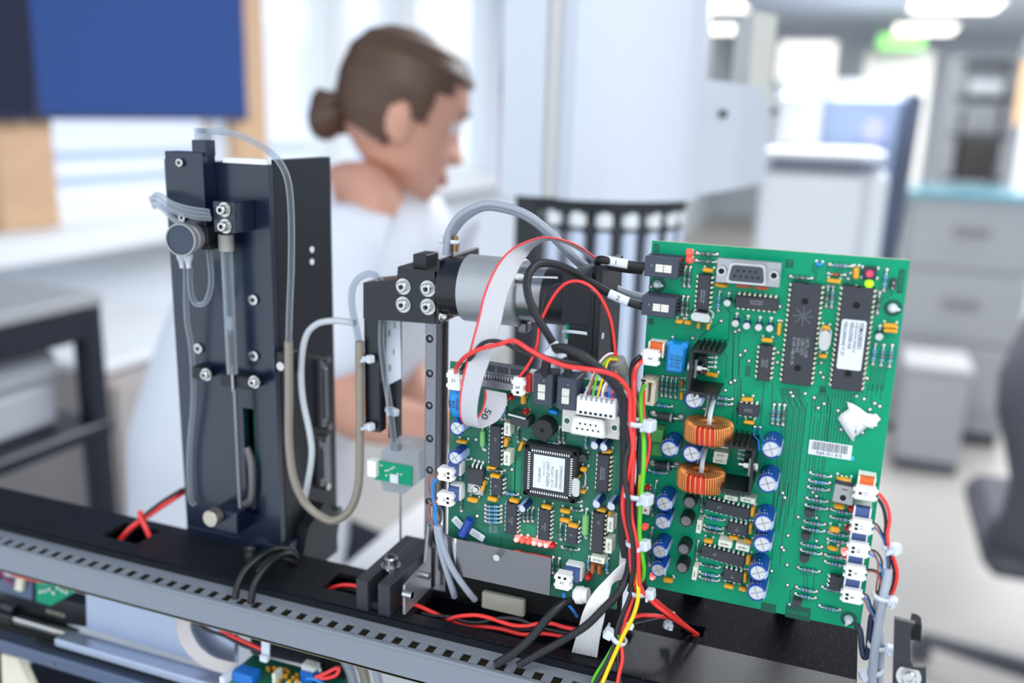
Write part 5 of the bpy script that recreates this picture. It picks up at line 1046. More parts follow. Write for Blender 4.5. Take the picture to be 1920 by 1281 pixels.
for s_, z_, x_, y_, sh in (('STARRSED', .0020, -.0056, -.0058, 0), ('Auto-Compact', .0014, -.0034, -.002, .5), ('NEEDLE UNIT', .0025, -.0010, -.0076, .15), ('V1.03 - ICF224', .0021, .0015, -.0076, .15), ('VERA080004', .0021, .0039, -.0076, .15), ('VERA200004AC', .0022, .0063, -.0082, .15)):
    letter(o, s_, z_, (x_, y_, .00722), m_ink, PI/2, 'LEFT', .92, shear=sh)
# chips
dip(N, qg(440, 632), 18, mark='ST', msize=.002, moff=(0, .004)); dip(N, qg(450, 872), 8, mark='LT\n082', msize=.0012); dip(N, qg(537, 1068), 14, mark='SN74HC\n14N', msize=.0014, moff=(0, -.001), lift=.0005); dip(N, qg(735, 1105), 14, mark='SN74HC\n14N', msize=.0014, moff=(0, -.001))
dip(N, qg(1088, 795), 16, mark='86A709K62\nMAX232N', msize=.0016, gold=True, mrz=PI/2); dip(N, qg(1058, 1155), 18, mark='ST', msize=.002, moff=(0, .006), gold=True); dip(N, qg(902, 1165), 8, mark='LT\n082', msize=.0012)
# cans
can(N, qh(400, 875), mh(90), .0115, ang=.3); can(N, qh(380, 1215), mh(88), .0115, ang=.3)
for q, x, y, r in ((qi, 818, 1078, 50), (qi, 924, 1096, 50), (qk, 840, 590, 52), (qk, 1010, 614, 54), (qj, 1150, 640, 50)): can(N, q(x, y), mh(r), .0105, m_navy, cross=False, ang=2)
b = MB(); b.lathe((0, 0, 0), (0, 1, 0), [(0, 0), (0, .0026), (.0012, .0026), (.0016, .0024), (.002, .0026), (.0115, .0026), (.0115, 0)], 20)
N.put('lying_capacitor', b, N.uv(*qj(470, 930), .004), .0045, -.45, m_blue)
for k, (x, y, rz) in enumerate(((430, 805, -.7), (640, 935, -.42))):
    b = MB(); b.prism(rounded([(-.0045, -.0022), (.0045, -.0022), (.0045, .0022), (-.0045, .0022)], .0008), 0, .0002); o = N.put('paper_tag', b, N.uv(*qj(x, y), .0015), .0015, rz, m_label)
    b = MB()
    for i in range(9): b.box(-.003+i*.00055, 0, .00022, .0003, .003, .00003)
    link('bars', b.mesh('bars'), o).data.materials.append(m_pale)
# ceramics, film boxes, green chokes
for x, y, w, t, rz in ((240, 605, 66, 20, 0), (508, 606, 22, 60, -.1), (598, 632, 20, 62, -.3), (420, 760, 58, 16, 0), (442, 812, 62, 22, -.05), (425, 950, 64, 26, -.05), (556, 960, 64, 24, -.05), (305, 956, 68, 28, -.05), (370, 872, 20, 70, -.2), (750, 997, 64, 26, -.05), (862, 1022, 62, 24, -.05), (860, 1078, 62, 24, -.05), (910, 1110, 62, 26, -.05), (972, 772, 42, 26, -.05), (968, 905, 38, 20, 0), (1112, 664, 60, 20, .1), (1080, 1015, 56, 22, -.1), (1134, 1040, 22, 44, 0), (610, 350, 30, 62, 0)):
    ceramic(N, qg(x, y), mg(w), mg(t), rz)
for x, y in ((598, 300), (655, 312)): ceramic(N, ql(x, y), .0024, .0062, 0, m=m_brown)
for x, y, w, t, rz in ((514, 530, 82, 40, PI/2), (512, 706, 88, 42, PI/2), (1134, 1104, 92, 38, PI/2), (1124, 1232, 92, 40, PI/2)): boxcap(N, qg(x, y), mg(w), mg(t), rz, side='18NJ168')
boxcap(N, qk(855, 1225), mh(165), mh(75), -.02, side='18NJ168')
for q, x0, y0, x1, y1, r in ((qh, 715, 850, 712, 1110, 34), (qk, 738, 640, 722, 965, 40)):
    c, L, a = bar2(N, q(x0, y0), q(x1, y1)); rr_ = mh(r)
    b = MB(); b.lathe((-L*.38, 0, rr_), (1, 0, 0), [(0, 0), (.0004, rr_*.7), (.0012, rr_), (L*.76-.0012, rr_), (L*.76-.0004, rr_*.7), (L*.76, 0)], 16)
    o = N.put('choke', b, c, 0, a, m_greencoil); b = MB()
    for t in (-1, 1): b.tube([(t*L*.5, 0, 0), (t*L*.47, 0, rr_), (t*L*.37, 0, rr_)], .0004, 6); b.ball((t*L*.5, 0, 0), .0011, (1, 1, .8), 8, 3, 0)
    link('leads', b.mesh('leads'), o).data.materials.append(m_solder)
crystal(N, qg(926, 880), PI/2, h=.012, L=.0105, t=.0042); to92(N, qi(685, 1225), .3)
# buzzer
b = MB(); b.lathe((0, 0, 0), (0, 0, 1), [(0, .0058), (.008, .0058), (.0085, .0054), (.0085, .0011)], 30); o = N.put('buzzer', b, N.uv(*qi(225, 897), .0085), 0, 0, m_plastic)
b = MB(); b.lathe((0, 0, .0082), (0, 0, 1), [(0, .0011), (0, 0)], 14, False); link('buzzer_hole', b.mesh('buzzer_hole'), o).data.materials.append(m_hole)
o = dsub(N, qi(760, 845), m_hole, face=m_white, lift=.0095); o.rotation_euler = (0, 0, PI)
for x, y in ((225, 432), (500, 480)):
    b = MB(); b.M = Matrix.Identity(4)
    modular(N, qi(x, y), -PI/2+.0)
# lamps
LX = (570, 605, 640, 675, 711, 748, 785); LL = [qg(x, 1193+(x-570)*.19) for x in LX]
for i, p in enumerate(LL): led(N, p, .0016, m_ledhot if i in (0, 3, 4, 5) else (m_ledon if i in (1, 2) else m_ledoff), core=i in (0, 3, 4, 5))
for q, x, y in ((qh, 1012, 525), (qh, 1185, 700), (ql, 556, 385)): led(N, q(x, y), .0017, m_ledoff, h=.005)
# regulators: one lying with its tab, one screwed down
b = MB(); b.box(0, 0, .0052, .0100, .0048, .0098, .0003); o = N.put('regulator', b, N.uv(*qh(1130, 800), .009), 0, -.12, m_ic)
b = MB(); b.box(-.0018, .0030, .0058, .0102, .0013, .0098, .0002); link('regulator_tab', b.mesh('regulator_tab'), o).data.materials.append(m_chrome)
b = MB(); b.box(0, 0, .0034, .0100, .0090, .0044, .0005); o = N.put('regulator', b, N.uv(*qg(320, 815), .005), 0, -.05, m_ic)
b = MB(); b.box(0, -.0078, .0018, .0100, .0075, .0013, .0004); link('regulator_tab', b.mesh('regulator_tab'), o).data.materials.append(m_steel)
b = MB(); b.lathe((.0004, -.0082, .0024), (0, 0, 1), [(0, .0030), (.0008, .0030), (.0008, .0022), (.0022, .0020), (.0028, .0010), (.0028, 0)], 18); link('screw', b.mesh('screw'), o).data.materials.append(m_chrome)
b = MB()
for k in (-1, 0, 1): b.tube([(k*.0025, .0044, .003), (k*.0025, .0060, .0028), (k*.0025, .0066, .0005)], .0006, 6); b.ball((k*.0025, .0074, .0002), .001, (1, 1, .8), 8, 3, 0)
link('regulator_leads', b.mesh('regulator_leads'), o).data.materials.append(m_solder)
# headers behind the numbered plugs
def header2(p, w, h, colr, rz=0, d=.009, dx=.002, dy=.0015):
    b = MB(); b.box(0, 0, d/2, w, h, d, .0003); o = N.put('plug_header', b, N.uv(*p, .012), 0, rz, colr)
    c = MB(); c.box(w*.5+.0004, 0, d*.35, .0008, h, d*.7); c.box(0, h*.5+.0004, d*.3, w, .0008, d*.6); link('header_walls', c.mesh('header_walls'), o).data.materials.append(m_white)
header2(qh(450, 345), .0080, .0108, m_orange); header2(qh(1165, 375), .0062, .0095, m_redpl); header2(qi(905, 610), .0215, .0105, m_blupl)
header2(qj(330, 215), .0058, .0078, m_bluhd); header2(qj(330, 500), .0058, .0078, m_bluhd); header2(ql(400, 385), .0085, .0075, m_bluhd)
# blue varistor disc
b = MB(); b.ball((0, 0, .0060), 1, (.0050, .0095, .0055), 20, 10); o = N.put('varistor', b, N.uv(*qh(385, 590), .0098), 0, .05, m_mov); letter(o, '280K\nS10K\nEPCOS', .0024, (0, 0, .0116), m_ink, PI/2, squeeze=.9)
# grey shrouded ribbon socket
b = MB(); b.box(0, 0, .005, .0210, .0042, .010, .0004); b.box(.0010, .0062, .0042, .0225, .0076, .0060, .0004)
o = N.put('ribbon_socket', b, N.uv(*qh(880, 385), .010), 0, -.02, m_dsteel)
b = MB()
for k in range(11): b.box(-.0080+k*.0016, .0034, .0078, .0009, .0028, .0012)
link('socket_teeth', b.mesh('socket_teeth'), o).data.materials.append(m_steel)
b = MB()
for k in range(3): b.box(-.0066+k*.0076, .0078, .0073, .0066, .0036, .0004)
link('socket_bars', b.mesh('socket_bars'), o).data.materials.append(m_ic)
# blue disc by the sockets, tracks and solder
ceramic(N, qi(345, 690), .0062, .0030, -.1, m=m_mov, lens=True)
t2 = MB(); t3 = MB(); rr = random.Random(5)
for k in range(46):
    u = rr.random()*N.w*.92+.003; v = rr.random()*N.h*.9+.003; L = rr.random()*.02+.006
    if rr.random() < .6: t2.add([(u, v, .00004), (u+.0004, v, .00004), (u+.0004, min(v+L, N.h-.002), .00004), (u, min(v+L, N.h-.002), .00004)], [(0, 1, 2, 3)])
    else: t2.add([(u, v, .00004), (min(u+L, N.w-.002), v, .00004), (min(u+L, N.w-.002), v+.0004, .00004), (u, v+.0004, .00004)], [(0, 1, 2, 3)])
for x0, y0, x1, y1 in ((540, 470, 575, 1000), (555, 700, 600, 960), (560, 1110, 690, 1180), (1140, 690, 1170, 1000), (640, 330, 655, 440)):
    a_ = N.uv(*qg(x0, y1)); c_ = N.uv(*qg(x1, y0)); t3.add([(a_[0], a_[1], .00003), (c_[0], a_[1], .00003), (c_[0], c_[1], .00003), (a_[0], c_[1], .00003)], [(0, 1, 2, 3)])
N.put('copper_traces', t2, (0, 0), 0, 0, m_trace3, kind='stuff'); N.put('copper_areas', t3, (0, 0), 0, 0, mat('copper_area', (10, 130, 92), .35, 0, .1, 100), kind='stuff')
for x, y in ((383, 653), (290, 1080), (570, 990), (655, 905), (545, 770), (965, 860), (1000, 690), (960, 990), (1140, 660), (445, 590), (335, 1050), (560, 1010), (640, 1165), (600, 1165), (700, 1175), (330, 590), (250, 770), (240, 905)): N.dot(*N.uv(*qg(x, y)), .0009)
N.put('solder_joints', N.solder, (0, 0), 0, 0, m_solder, kind='stuff'); N.put('joint_rings', N.rings, (0, 0), 0, 0, m_trace3, kind='stuff')
b = MB(); letter(N.o, 'S0N\n025', .0030, (*N.uv(*qg(432, 1128)), .0001), m_pale, PI/2, name='board_mark')
# ================================================================ plugs, wires, ribbons, ties
def wire(name, label, pts, r, m, cat='wire', group=None, n=8, flat=1.0, up=None, k=6):
    b = MB(); b.tube(path(pts, k), r, n, flat, up); return solo(name, label, cat, b, m, group=group)
def wpart(parent, name, pts, r, m, n=7, flat=1.0, up=None, label=None):
    b = MB(); b.tube(path(pts, 5), r, n, flat, up); return part(parent, name, b, m, label=label)
def Ys(pts, y): return [(x, yy, y) for x, yy in pts]
def ramp(pts, ys):
    n = len(pts); m = len(ys)-1; out = []
    for i, (x, y) in enumerate(pts):
        t = i/(n-1)*m; j = min(int(t), m-1); out.append((x, y, ys[j]+(ys[j+1]-ys[j])*(t-j)))
    return out
def ribbon(parent, name, rows, lanes, ridge, m, red=None):
    A_ = smooth([PY(*a) for a, b in rows], 5); B_ = smooth([PY(*b) for a, b in rows], 5); n = len(A_); vs = []; vr = []; fr = []; fs = []; K = lanes*4
    b = MB()
    nrm = []
    for i in range(n):
        t = A_[min(i+1, n-1)]-A_[max(i-1, 0)]; nrm.append(t.cross(B_[i]-A_[i]).normalized())
    for i in range(n):
        for s in (1, -1):
            for j in range(K+1):
                f = j/K; h = ridge*(.35+.65*abs(math.sin(PI*f*lanes))); vs.append(A_[i].lerp(B_[i], f)+nrm[i]*h*s)
    W_ = 2*(K+1)
    for i in range(n-1):
        for s in (0, 1):
            for j in range(K):
                o = i*W_+s*(K+1)+j; b.f.append([o, o+1, o+W_+1, o+W_]); b.mi.append(1 if (red and j < 4) else 0); b.sm.append(True)
        for j in (0, K): o = i*W_+j; b.f.append([o, o+K+1, o+W_+K+1, o+W_]); b.mi.append(1 if (red and j == 0) else 0); b.sm.append(True)
    b.v = [tuple(v) for v in vs]
    return part(parent, name, b, m, m_ribred)
def frame_at(p, ax, up):
    """matrix with local x along ax, z along up"""
    x = Vector(ax).normalized(); z = Vector(up); z = (z-x*z.dot(x)).normalized(); y = z.cross(x)
    M_ = Matrix((x, y, z)).transposed().to_4x4(); M_.translation = p; return M_
NF = Vector((0, -1, 0))                       # board normal, towards the viewer
def wrap_label(parent, q0, q1, y, r, s, size, flat=.5, rz=0, m=None):
    a, c = PY(*q0, y), PY(*q1, y); d = (c-a); b = MB(); b.tube([a, a.lerp(c, .5), c], r, 12, flat, NF); o = part(parent, 'label_sleeve', b, m_label)
    if s:
        M_ = frame_at((a+c)/2+NF*(r*flat+.0002), d, NF); t = letter(parent, s, size, (0, 0, 0), m_ink)
        M_ = M_ @ Matrix.Rotation(rz, 4, 'Z'); M_.translation = M_.translation-rloc(parent); t.matrix_local = M_
    return o
def plug(name, label, q, x, y, Y, w, h, d, s, size, rz, slots=(), tabs=True, m=None, cat='plug', group='numbered white plugs', tilt=0):
    c = PY(*q(x, y), Y); t = thing(name, label, cat, tuple(c+Vector((0, d, -h/2))), group)
    b = MB(); R_ = Matrix.Translation(c) @ Matrix.Rotation(tilt, 4, 'Y'); b.M = R_
    b.box(0, d/2, 0, w, d, h, .0004)
    if tabs:
        for sx in (-1, 1): b.box(sx*(w/2+.0004), d*.4, h*.22, .0010, d*.5, h*.22); b.box(sx*(w/2+.0004), d*.4, -h*.30, .0010, d*.5, h*.18)
    part(t, 'plug_housing', b, m or m_white)
    if slots:
        b = MB(); b.M = R_
        for sx, sz in slots: b.box(sx*w, -.00005, sz*h, .0015, .0003, .0013)
        part(t, 'test_slots', b, m_hole)
    if s:
        o = letter(t, s, size*.84, tuple(Vector((0, -d-.00012, h/2))), m_ink); o.rotation_euler = (PI/2, 0, 0); o.matrix_local = Matrix.Translation((0, -d-.00012, h/2)) @ Matrix.Rotation(tilt, 4, 'Y') @ Matrix.Rotation(PI/2, 4, 'X') @ Matrix.Rotation(rz, 4, 'Z')
    return t
def tie(label, p, ax, rw, rd, head, bw=.0024, hs=.0052, hang=0.0, group='white cable ties', q=None):
    """p centre, ax bundle direction, rw half width across, rd half depth, head: angle round the ring"""
    p = PY(*p); ax = Vector(ax).normalized(); M_ = frame_at(p, ax, NF); t = thing('cable_tie', label, 'cable tie', tuple(p), group)
    A_ = []; B_ = []; n = 28
    for i in range(n+1):
        a = 2*PI*i/n; v = Vector((0, -rw*math.cos(a), rd*math.sin(a))); A_.append(M_ @ (v+Vector((-bw/2, 0, 0)))); B_.append(M_ @ (v+Vector((bw/2, 0, 0))))
    b = MB(); b.strip(A_, B_, .0009); part(t, 'strap', b, m_nylon)
    b = MB(); v = Vector((0, -rw*math.cos(head), rd*math.sin(head))); b.M = M_ @ Matrix.Translation(v) @ Matrix.Rotation(PI/2-head, 4, 'X'); b.box(0, 0, hs*.25, hs*.95, hs, hs*.8, .0007)
    b.box(0, hs*.9+hang, hs*.3, bw*.8, hs*.9, .0009); part(t, 'tie_head', b, m_nylon); return t
UPV = (0, 0, 1)
# --- black flat cables of the modular plugs
t = thing('flat_cable', 'short black flat cable with white label 1, plugged into the upper slate socket', 'cable', tuple(PY(1165, 497, .455)), 'flat black cables')
wpart(t, 'cable', ramp([(1214, 500), (1190, 498), (1150, 491), (1128, 487), (1121, 489), (1124, 495), (1150, 501), (1185, 506), (1204, 508)], [.4535, .4535, .452, .452, .456, .464, .470, .476, .480]), .0022, m_rubber, 10, .5, NF)
wrap_label(t, (1135, 488), (1177, 495.5), .452, .00245, '1', .0034)
t = thing('flat_cable', 'black flat cable with white labels 2 and 47, looping over the motor', 'cable', tuple(PY(1100, 525, .448)), 'flat black cables')
wpart(t, 'cable', ramp([(1208, 576), (1195, 572), (1160, 560), (1140, 549), (1110, 532), (1075, 510), (1045, 497), (1015, 494), (996, 506), (988, 530), (992, 560), (1008, 596), (1030, 632), (1048, 662), (1062, 684), (1067, 706)], [.4535, .452, .446, .438, .430, .424, .420, .418, .420, .423]), .0022, m_rubber, 10, .5, NF)
wrap_label(t, (1142, 550.5), (1178, 566.5), .4462, .0025, '2', .0036); wrap_label(t, (1037, 643), (1054, 672), .4185, .0025, '47', .0034, rz=.2)
t = thing('flat_cable', 'thick dusty black flat cable from the left upright socket down beside the harness', 'cable', tuple(PY(1120, 690, .415)), 'flat black cables')
wpart(t, 'cable', ramp([(1022, 708), (1024, 684), (1029, 664), (1042, 654), (1068, 656), (1098, 672), (1126, 694), (1150, 718), (1166, 748), (1171, 790), (1172, 850), (1171, 900), (1169, 960), (1168, 1005), (1174, 1045)], [.4235, .420, .412, .408, .410, .416, .422, .426, .428, .43]), .0026, dust(mat('cable_dusty', (28, 28, 33), .45, 0, .1, 300, .2), 2600, .66, .74, (100, 100, 106)), 10, .55, NF)
wrap_label(t, (1027, 668), (1040, 655), .4135, .0028, None, 0)
# --- ribbon cable with the red edge
t = thing('ribbon_cable', 'grey ribbon cable with a red edge, arching over the motor down to the smaller board', 'ribbon cable', tuple(PY(880, 800, .415)))
rows = [((908, 730, .4265), (950, 738, .4265)), ((908, 750, .4235), (950, 758, .4235)), ((898, 778, .4195), (936, 786, .4195)), ((876, 796, .4145), (908, 801, .4135)), ((864, 786, .4095), (897, 797, .4085)), ((861, 758, .4070), (895, 766, .4070)), ((866, 715, .4075), (903, 722, .4075)), ((880, 658, .4105), (921, 668, .4105)), ((895, 602, .4150), (938, 612, .4160)), ((908, 548, .4200), (951, 556, .4220)), ((930, 500, .4240), (972, 506, .4290)), ((955, 470, .4280), (988, 480, .4380)), ((990, 452, .4330), (1004, 461, .4520)), ((1027, 445, .4390), (1030, 450, .4650)), ((1076, 457, .4480), (1072, 461, .4760)), ((1116, 484, .4560), (1110, 489, .4850)), ((1133, 515, .4620), (1128, 520, .4900)), ((1130, 560, .4680), (1134, 562, .4940)), ((1113, 620, .4720), (1126, 622, .4970)), ((1106, 668, .4720), (1120, 672, .4970))]
o = ribbon(t, 'ribbon', rows, 10, .00055, m_rib, True)
M_ = frame_at(PY(911, 776, .4188), PY(900, 794, .4165)-PY(921, 757, .4225), NF+Vector((-.3, 0, .1)))
g = letter(t, '50', .0062, (0, 0, 0), m_ink); M_.translation = M_.translation-rloc(t); g.matrix_local = M_ 
# --- white ribbon at the bottom
t = thing('ribbon_cable', 'white ribbon cable folded over at the bottom, passing into the beam slot', 'ribbon cable', tuple(PY(1100, 1230, .42)))
ribbon(t, 'ribbon', [((1188, 1046, .4285), (1184, 1088, .4290)), ((1168, 1056, .4260), (1160, 1088, .4270)), ((1140, 1082, .4220), (1148, 1096, .4230)), ((1112, 1112, .4170), (1144, 1112, .4180)), ((1094, 1145, .4150), (1138, 1134, .4150)), ((1084, 1180, .4170), (1132, 1165, .4160)), ((1077, 1205, .4220), (1125, 1198, .4210)), ((1072, 1222, .4290), (1120, 1232, .4290))], 8, .0006, mat('ribbon_white', (226, 222, 222), .4, 0, .04, 200))
# --- numbered plugs on the large board
SL = ((-.26, .15), (-.26, -.15))
def plug_wires(t, ws):
    for nm, m_, r, pts, ys in ws: wpart(t, nm, ramp(pts, ys), r, m_)
t = plug('wire_plug', 'white plug marked 12 with thick red and black wires, topmost at the right edge', qd, 836, 948, .4480, .0096, .0068, .0045, '12', .0032, PI/2, ((-.25, .02),))
plug_wires(t, [('red_wire', m_red_w, .00088, [(1638, 922), (1650, 928), (1664, 950), (1668, 975), (1664, 1000), (1666, 1022), (1674, 1042), (1682, 1073), (1677, 1103), (1664, 1128), (1652, 1148)], [.4500, .448, .446, .450, .455]), ('black_wire', m_blk_w, .00088, [(1637, 929), (1648, 938), (1657, 955), (1661, 980), (1660, 1000), (1661, 1022), (1670, 1045), (1677, 1075), (1672, 1106), (1660, 1130), (1650, 1150)], [.4510, .450, .449, .452, .457])])
for lb_, s_, x, y, ws in (('white plug marked 11 with brown, blue and black wires, below plug 12', '11', 748, 382, [('brown_wire', m_brn_w, [(1630, 984), (1640, 988), (1652, 1004), (1661, 1022), (1666, 1040), (1667, 1068)]), ('black_wire', m_blk_w, [(1631, 980), (1644, 984), (1655, 1002), (1664, 1022), (1668, 1046), (1668, 1070)]), ('blue_wire', m_blu_w, [(1631, 988), (1645, 994), (1657, 1014), (1662, 1040), (1664, 1070)])]),
                         ('white plug marked 10 with brown, black and blue wires, below plug 11', '10', 722, 568, [('brown_wire', m_brn_w, [(1625, 1027), (1638, 1036), (1646, 1054), (1646, 1080), (1643, 1104), (1646, 1120)]), ('black_wire', m_blk_w, [(1626, 1030), (1642, 1034), (1653, 1052), (1652, 1080), (1648, 1108), (1647, 1122)]), ('blue_wire', m_blu_w, [(1625, 1038), (1640, 1044), (1652, 1064), (1654, 1085), (1650, 1112), (1648, 1124)])]),
                         ('white plug marked 9 with thin brown and black wires, below plug 10', '9.', 697, 752, [('brown_wire', m_brn_w, [(1620, 1075), (1632, 1071), (1645, 1076), (1651, 1090), (1651, 1110), (1649, 1122)]), ('black_wire', m_blk_w, [(1620, 1070), (1634, 1068), (1648, 1074), (1654, 1090), (1653, 1112), (1650, 1124)])]),
                         ('white plug marked 8 with brown, black and blue wires, lowest of the right edge column', '8', 672, 942, [('brown_wire', m_brn_w, [(1615, 1115), (1622, 1126), (1630, 1146), (1641, 1157), (1652, 1160)]), ('black_wire', m_blk_w, [(1616, 1112), (1627, 1118), (1634, 1138), (1642, 1152), (1654, 1156)]), ('blue_wire', m_blu_w, [(1615, 1118), (1626, 1124), (1633, 1144), (1643, 1158), (1653, 1162)])])):
    t = plug('wire_plug', lb_, qf, x, y, .4480, .0092, .0072, .0045, s_, .0031, -PI/2, SL)
    plug_wires(t, [(n_, m_, .00050, pts, [.4495, .4485, .450]) for n_, m_, pts in ws])
t = plug('wire_plug', 'white plug marked 3 with thick red and dark wires, beside the blue varistor', qa, 178, 1062, .4470, .0080, .0082, .0045, '3', .0038, -PI/2)
plug_wires(t, [('red_wire', m_red_w, .00132, [(1204, 677), (1197, 684), (1190, 697), (1188.5, 722), (1188, 792), (1187, 843), (1179, 880), (1170, 925), (1169, 961), (1181, 1020), (1184, 1062), (1190, 1104)], [.4490, .443, .432, .424, .4195, .4185, .4190, .4185, .4195, .421, .422]), ('dark_wire', m_blk_w, .0013, [(1201, 668), (1190, 678), (1185, 690), (1184, 717), (1193, 752), (1197, 792), (1182, 833), (1173, 863), (1172, 900), (1178, 935), (1179, 981), (1186, 1012), (1188, 1062), (1180, 1108)], [.4490, .444, .436, .430, .4215, .4165, .4160, .4160, .4170, .4210])])
# --- plugs on the smaller board
t = plug('wire_plug', 'white plug marked 51 with red and black wires, left of the ribbon cable', qh, 368, 330, .4215, .0072, .0108, .0045, '51', .0032, 0)
plug_wires(t, [('red_wire', m_red_w, .00120, [(854, 700), (857, 688), (873, 669), (901, 654), (935, 646), (963, 639), (991, 655), (1020, 671), (1060, 686), (1100, 692), (1132, 697), (1158, 708), (1174, 725), (1181, 748), (1182, 790), (1188, 850), (1186, 886), (1184, 925), (1184, 968), (1190, 1000), (1196, 1034), (1198, 1083), (1203, 1108), (1222, 1128), (1252, 1152), (1280, 1172), (1308, 1190)], [.4235, .4080, .4035, .403, .404, .406, .414, .418, .4195, .4195, .418, .418, .420, .432, .47]), ('black_wire', m_blk_w, .00110, [(864, 700), (866, 692), (884, 670), (902, 646), (925, 639), (950, 645), (978, 659), (1020, 669), (1050, 676), (1092, 684), (1130, 702), (1160, 728), (1176, 760), (1178, 820), (1180, 870), (1190, 930), (1192, 972), (1196, 1010), (1205, 1062), (1208, 1090), (1220, 1124), (1246, 1150), (1272, 1170), (1296, 1188)], [.4235, .4085, .4050, .4045, .407, .412, .418, .422, .423, .423, .424, .43, .47])])
t = plug('wire_plug', 'white plug marked 49 with thin red and black wires, beside the slate sockets', qh, 1103, 402, .4215, .0056, .0098, .0045, '49', .0030, PI, ((0, -.30),))
plug_wires(t, [('red_wire', m_red_w, .00085, [(971, 712), (976, 704), (986, 691), (1000, 668), (1008, 641), (1013, 607), (1034, 562), (1056, 535), (1079, 527), (1104, 535), (1126, 557), (1143, 593), (1150, 627), (1155, 672), (1160, 690)], [.4235, .424, .428, .432, .434, .436, .44, .446]), ('black_wire', m_blk_w, .00075, [(980, 712), (983, 704), (994, 690), (1004, 660), (1012, 620), (1018, 572), (1025, 548), (1045, 534), (1073, 531), (1101, 543), (1124, 557), (1140, 580), (1146, 627), (1150, 669), (1158, 690)], [.4235, .426, .43, .434, .436, .438, .442, .448])])
for s_, lb_, x, y, w1, w2, ys in (('52', 'white plug marked 52 with brown and blue wires, just above plug 53', 268, 250, [(820, 891), (806, 894), (804, 918), (814, 938), (822, 948)], [(820, 897), (811, 911), (812, 935), (818, 955)], [.4250, .4235]), ('53', 'white plug marked 53 with brown and blue wires, just below plug 52', 262, 535, [(820, 941), (805, 946), (805, 966), (814, 990), (822, 1008)], [(820, 948), (815, 962), (817, 982), (822, 1008)], [.4250, .4235])):
    t = plug('wire_plug', lb_, qj, x, y, .4220, .0082, .0075, .0060, s_, .0026, PI/2, ((.26, .17), (.26, -.17)))
    plug_wires(t, [('brown_wire', m_brn_w, .00075, w1, ys), ('blue_wire', m_blu_w, .00095, w2, ys)])
t = plug('wire_plug', 'white plug marked 54 hanging at the bottom edge of the smaller board', ql, 336, 425, .4190, .0078, .0086, .0070, '54', .0028, PI, ((-.2, .32), (.2, .32)))
plug_wires(t, [('blue_wire', m_blu_w, .0009, [(1056, 1112), (1061, 1128), (1074, 1144), (1082, 1156)], [.4225, .4230, .43])])
b = MB(); p = PY(1090, 1118, .4270); b.lathe((p.x-.004, p.y, p.z), (1, 0, .15), [(0, 0), (0, .0034), (.0012, .0034), (.0014, .0048), (.0050, .0048), (.0052, .0042), (.0080, .0042), (.0082, 0)], 18); solo('white_bushing', 'small white ribbed bushing beside plug 54', 'bushing', b, m_white)
t = plug('ribbon_plug', 'wide white eight-way plug with coloured wires above the metal nine-pin socket', qi, 838, 642, .4215, .0204, .0098, .0050, None, 0, 0, tuple(((i-3)*.128, -.33) for i in range(7)), False, group=None)
b = MB(); c = PY(*qi(838, 642), .4215)
for i in range(7): b.box(c.x+(i-3)*.0026, .4222, c.z+.0042, .0012, .0016, .0018)
part(t, 'latch_slots', b, m_pale)
for i, (m_, nm, bx, by, mx, my) in enumerate(((m_wht_w, 'white_wire', 690, 515, 760, 390), (m_brn_w, 'brown_wire', 745, 515, 800, 330), (m_grn_w, 'green_wire', 795, 525, 840, 330), (m_yel_w, 'yellow_wire', 850, 532, 895, 370), (m_wht_w, 'pale_grey_wire', 900, 538, 935, 385), (m_pnk_w, 'pink_wire', 945, 545, 930, 445), (m_blu_w, 'blue_wire', 1002, 552, 992, 420), (m_red_w, 'red_wire', 1045, 556, 1015, 450))):
    wpart(t, nm, [(*qi(bx, by+15), .4245), (*qi(mx, my), .428), *([(1122+i*6, 684-i*2, .433), (1138+i*4, 666+i*3, .439), (1152+i*2, 664+i*4, .443), (1160, 680+i*2, .4455)] if i < 4 else [(1146+i, 712-i*2, .434), (1154, 696+i, .441), (1162, 690, .4455)])], .00062, m_)
wire('grey_cable', 'dark grey jacketed cable ending in a fan of coloured wires, right of the flat cables', ramp([(1157, 676), (1163, 690), (1173, 712), (1186, 742), (1192, 775)], [.443, .446, .450, .452]), [.0043]*9+[.0036]*16, mat('jacket_grey', (142, 144, 142), .5, 0, .06, 200), 'cable', n=12)
# --- the remaining wires of the vertical harness
wire('green_wire', 'bright green wire running down the harness from the cream header', ramp([(1209, 722), (1204, 732), (1201, 745), (1202, 782), (1207, 823), (1207, 863), (1205, 900), (1201, 941), (1199, 1002), (1204, 1042), (1207, 1067), (1205, 1090)], [.4500, .444, .432, .424, .4185, .4175, .4175, .4185, .4195, .4215, .424]), .00115, m_grn_w, group='harness wires')
wire('red_wire', 'thin red wire beside the green wire, bulging out below the top harness tie', ramp([(1208, 730), (1206, 745), (1208, 782), (1217, 823), (1215, 855), (1208, 882), (1200, 915), (1196, 960)], [.4520, .442, .432, .430, .426, .424]), .00100, m_red_w, group='harness wires')
wire('yellow_wire', 'yellow wire in the lower harness, crossing to the bottom tie', ramp([(1201, 890), (1199, 925), (1195, 980), (1194, 1040), (1195, 1083), (1197, 1108), (1195, 1130), (1186, 1158), (1168, 1193), (1152, 1228), (1138, 1260), (1126, 1290)], [.423, .422, .424, .4205, .416, .413, .411, .409, .405]), .00110, m_yel_w, group='harness wires')
wire('black_wire', 'black wire behind the green wire in the upper harness', ramp([(1196, 745), (1199, 800), (1197, 850), (1198, 890), (1194, 931), (1192, 970), (1194, 1010), (1203, 1062), (1206, 1095)], [.436, .426, .423, .422, .423, .425]), .00120, m_blk_w, group='harness wires')
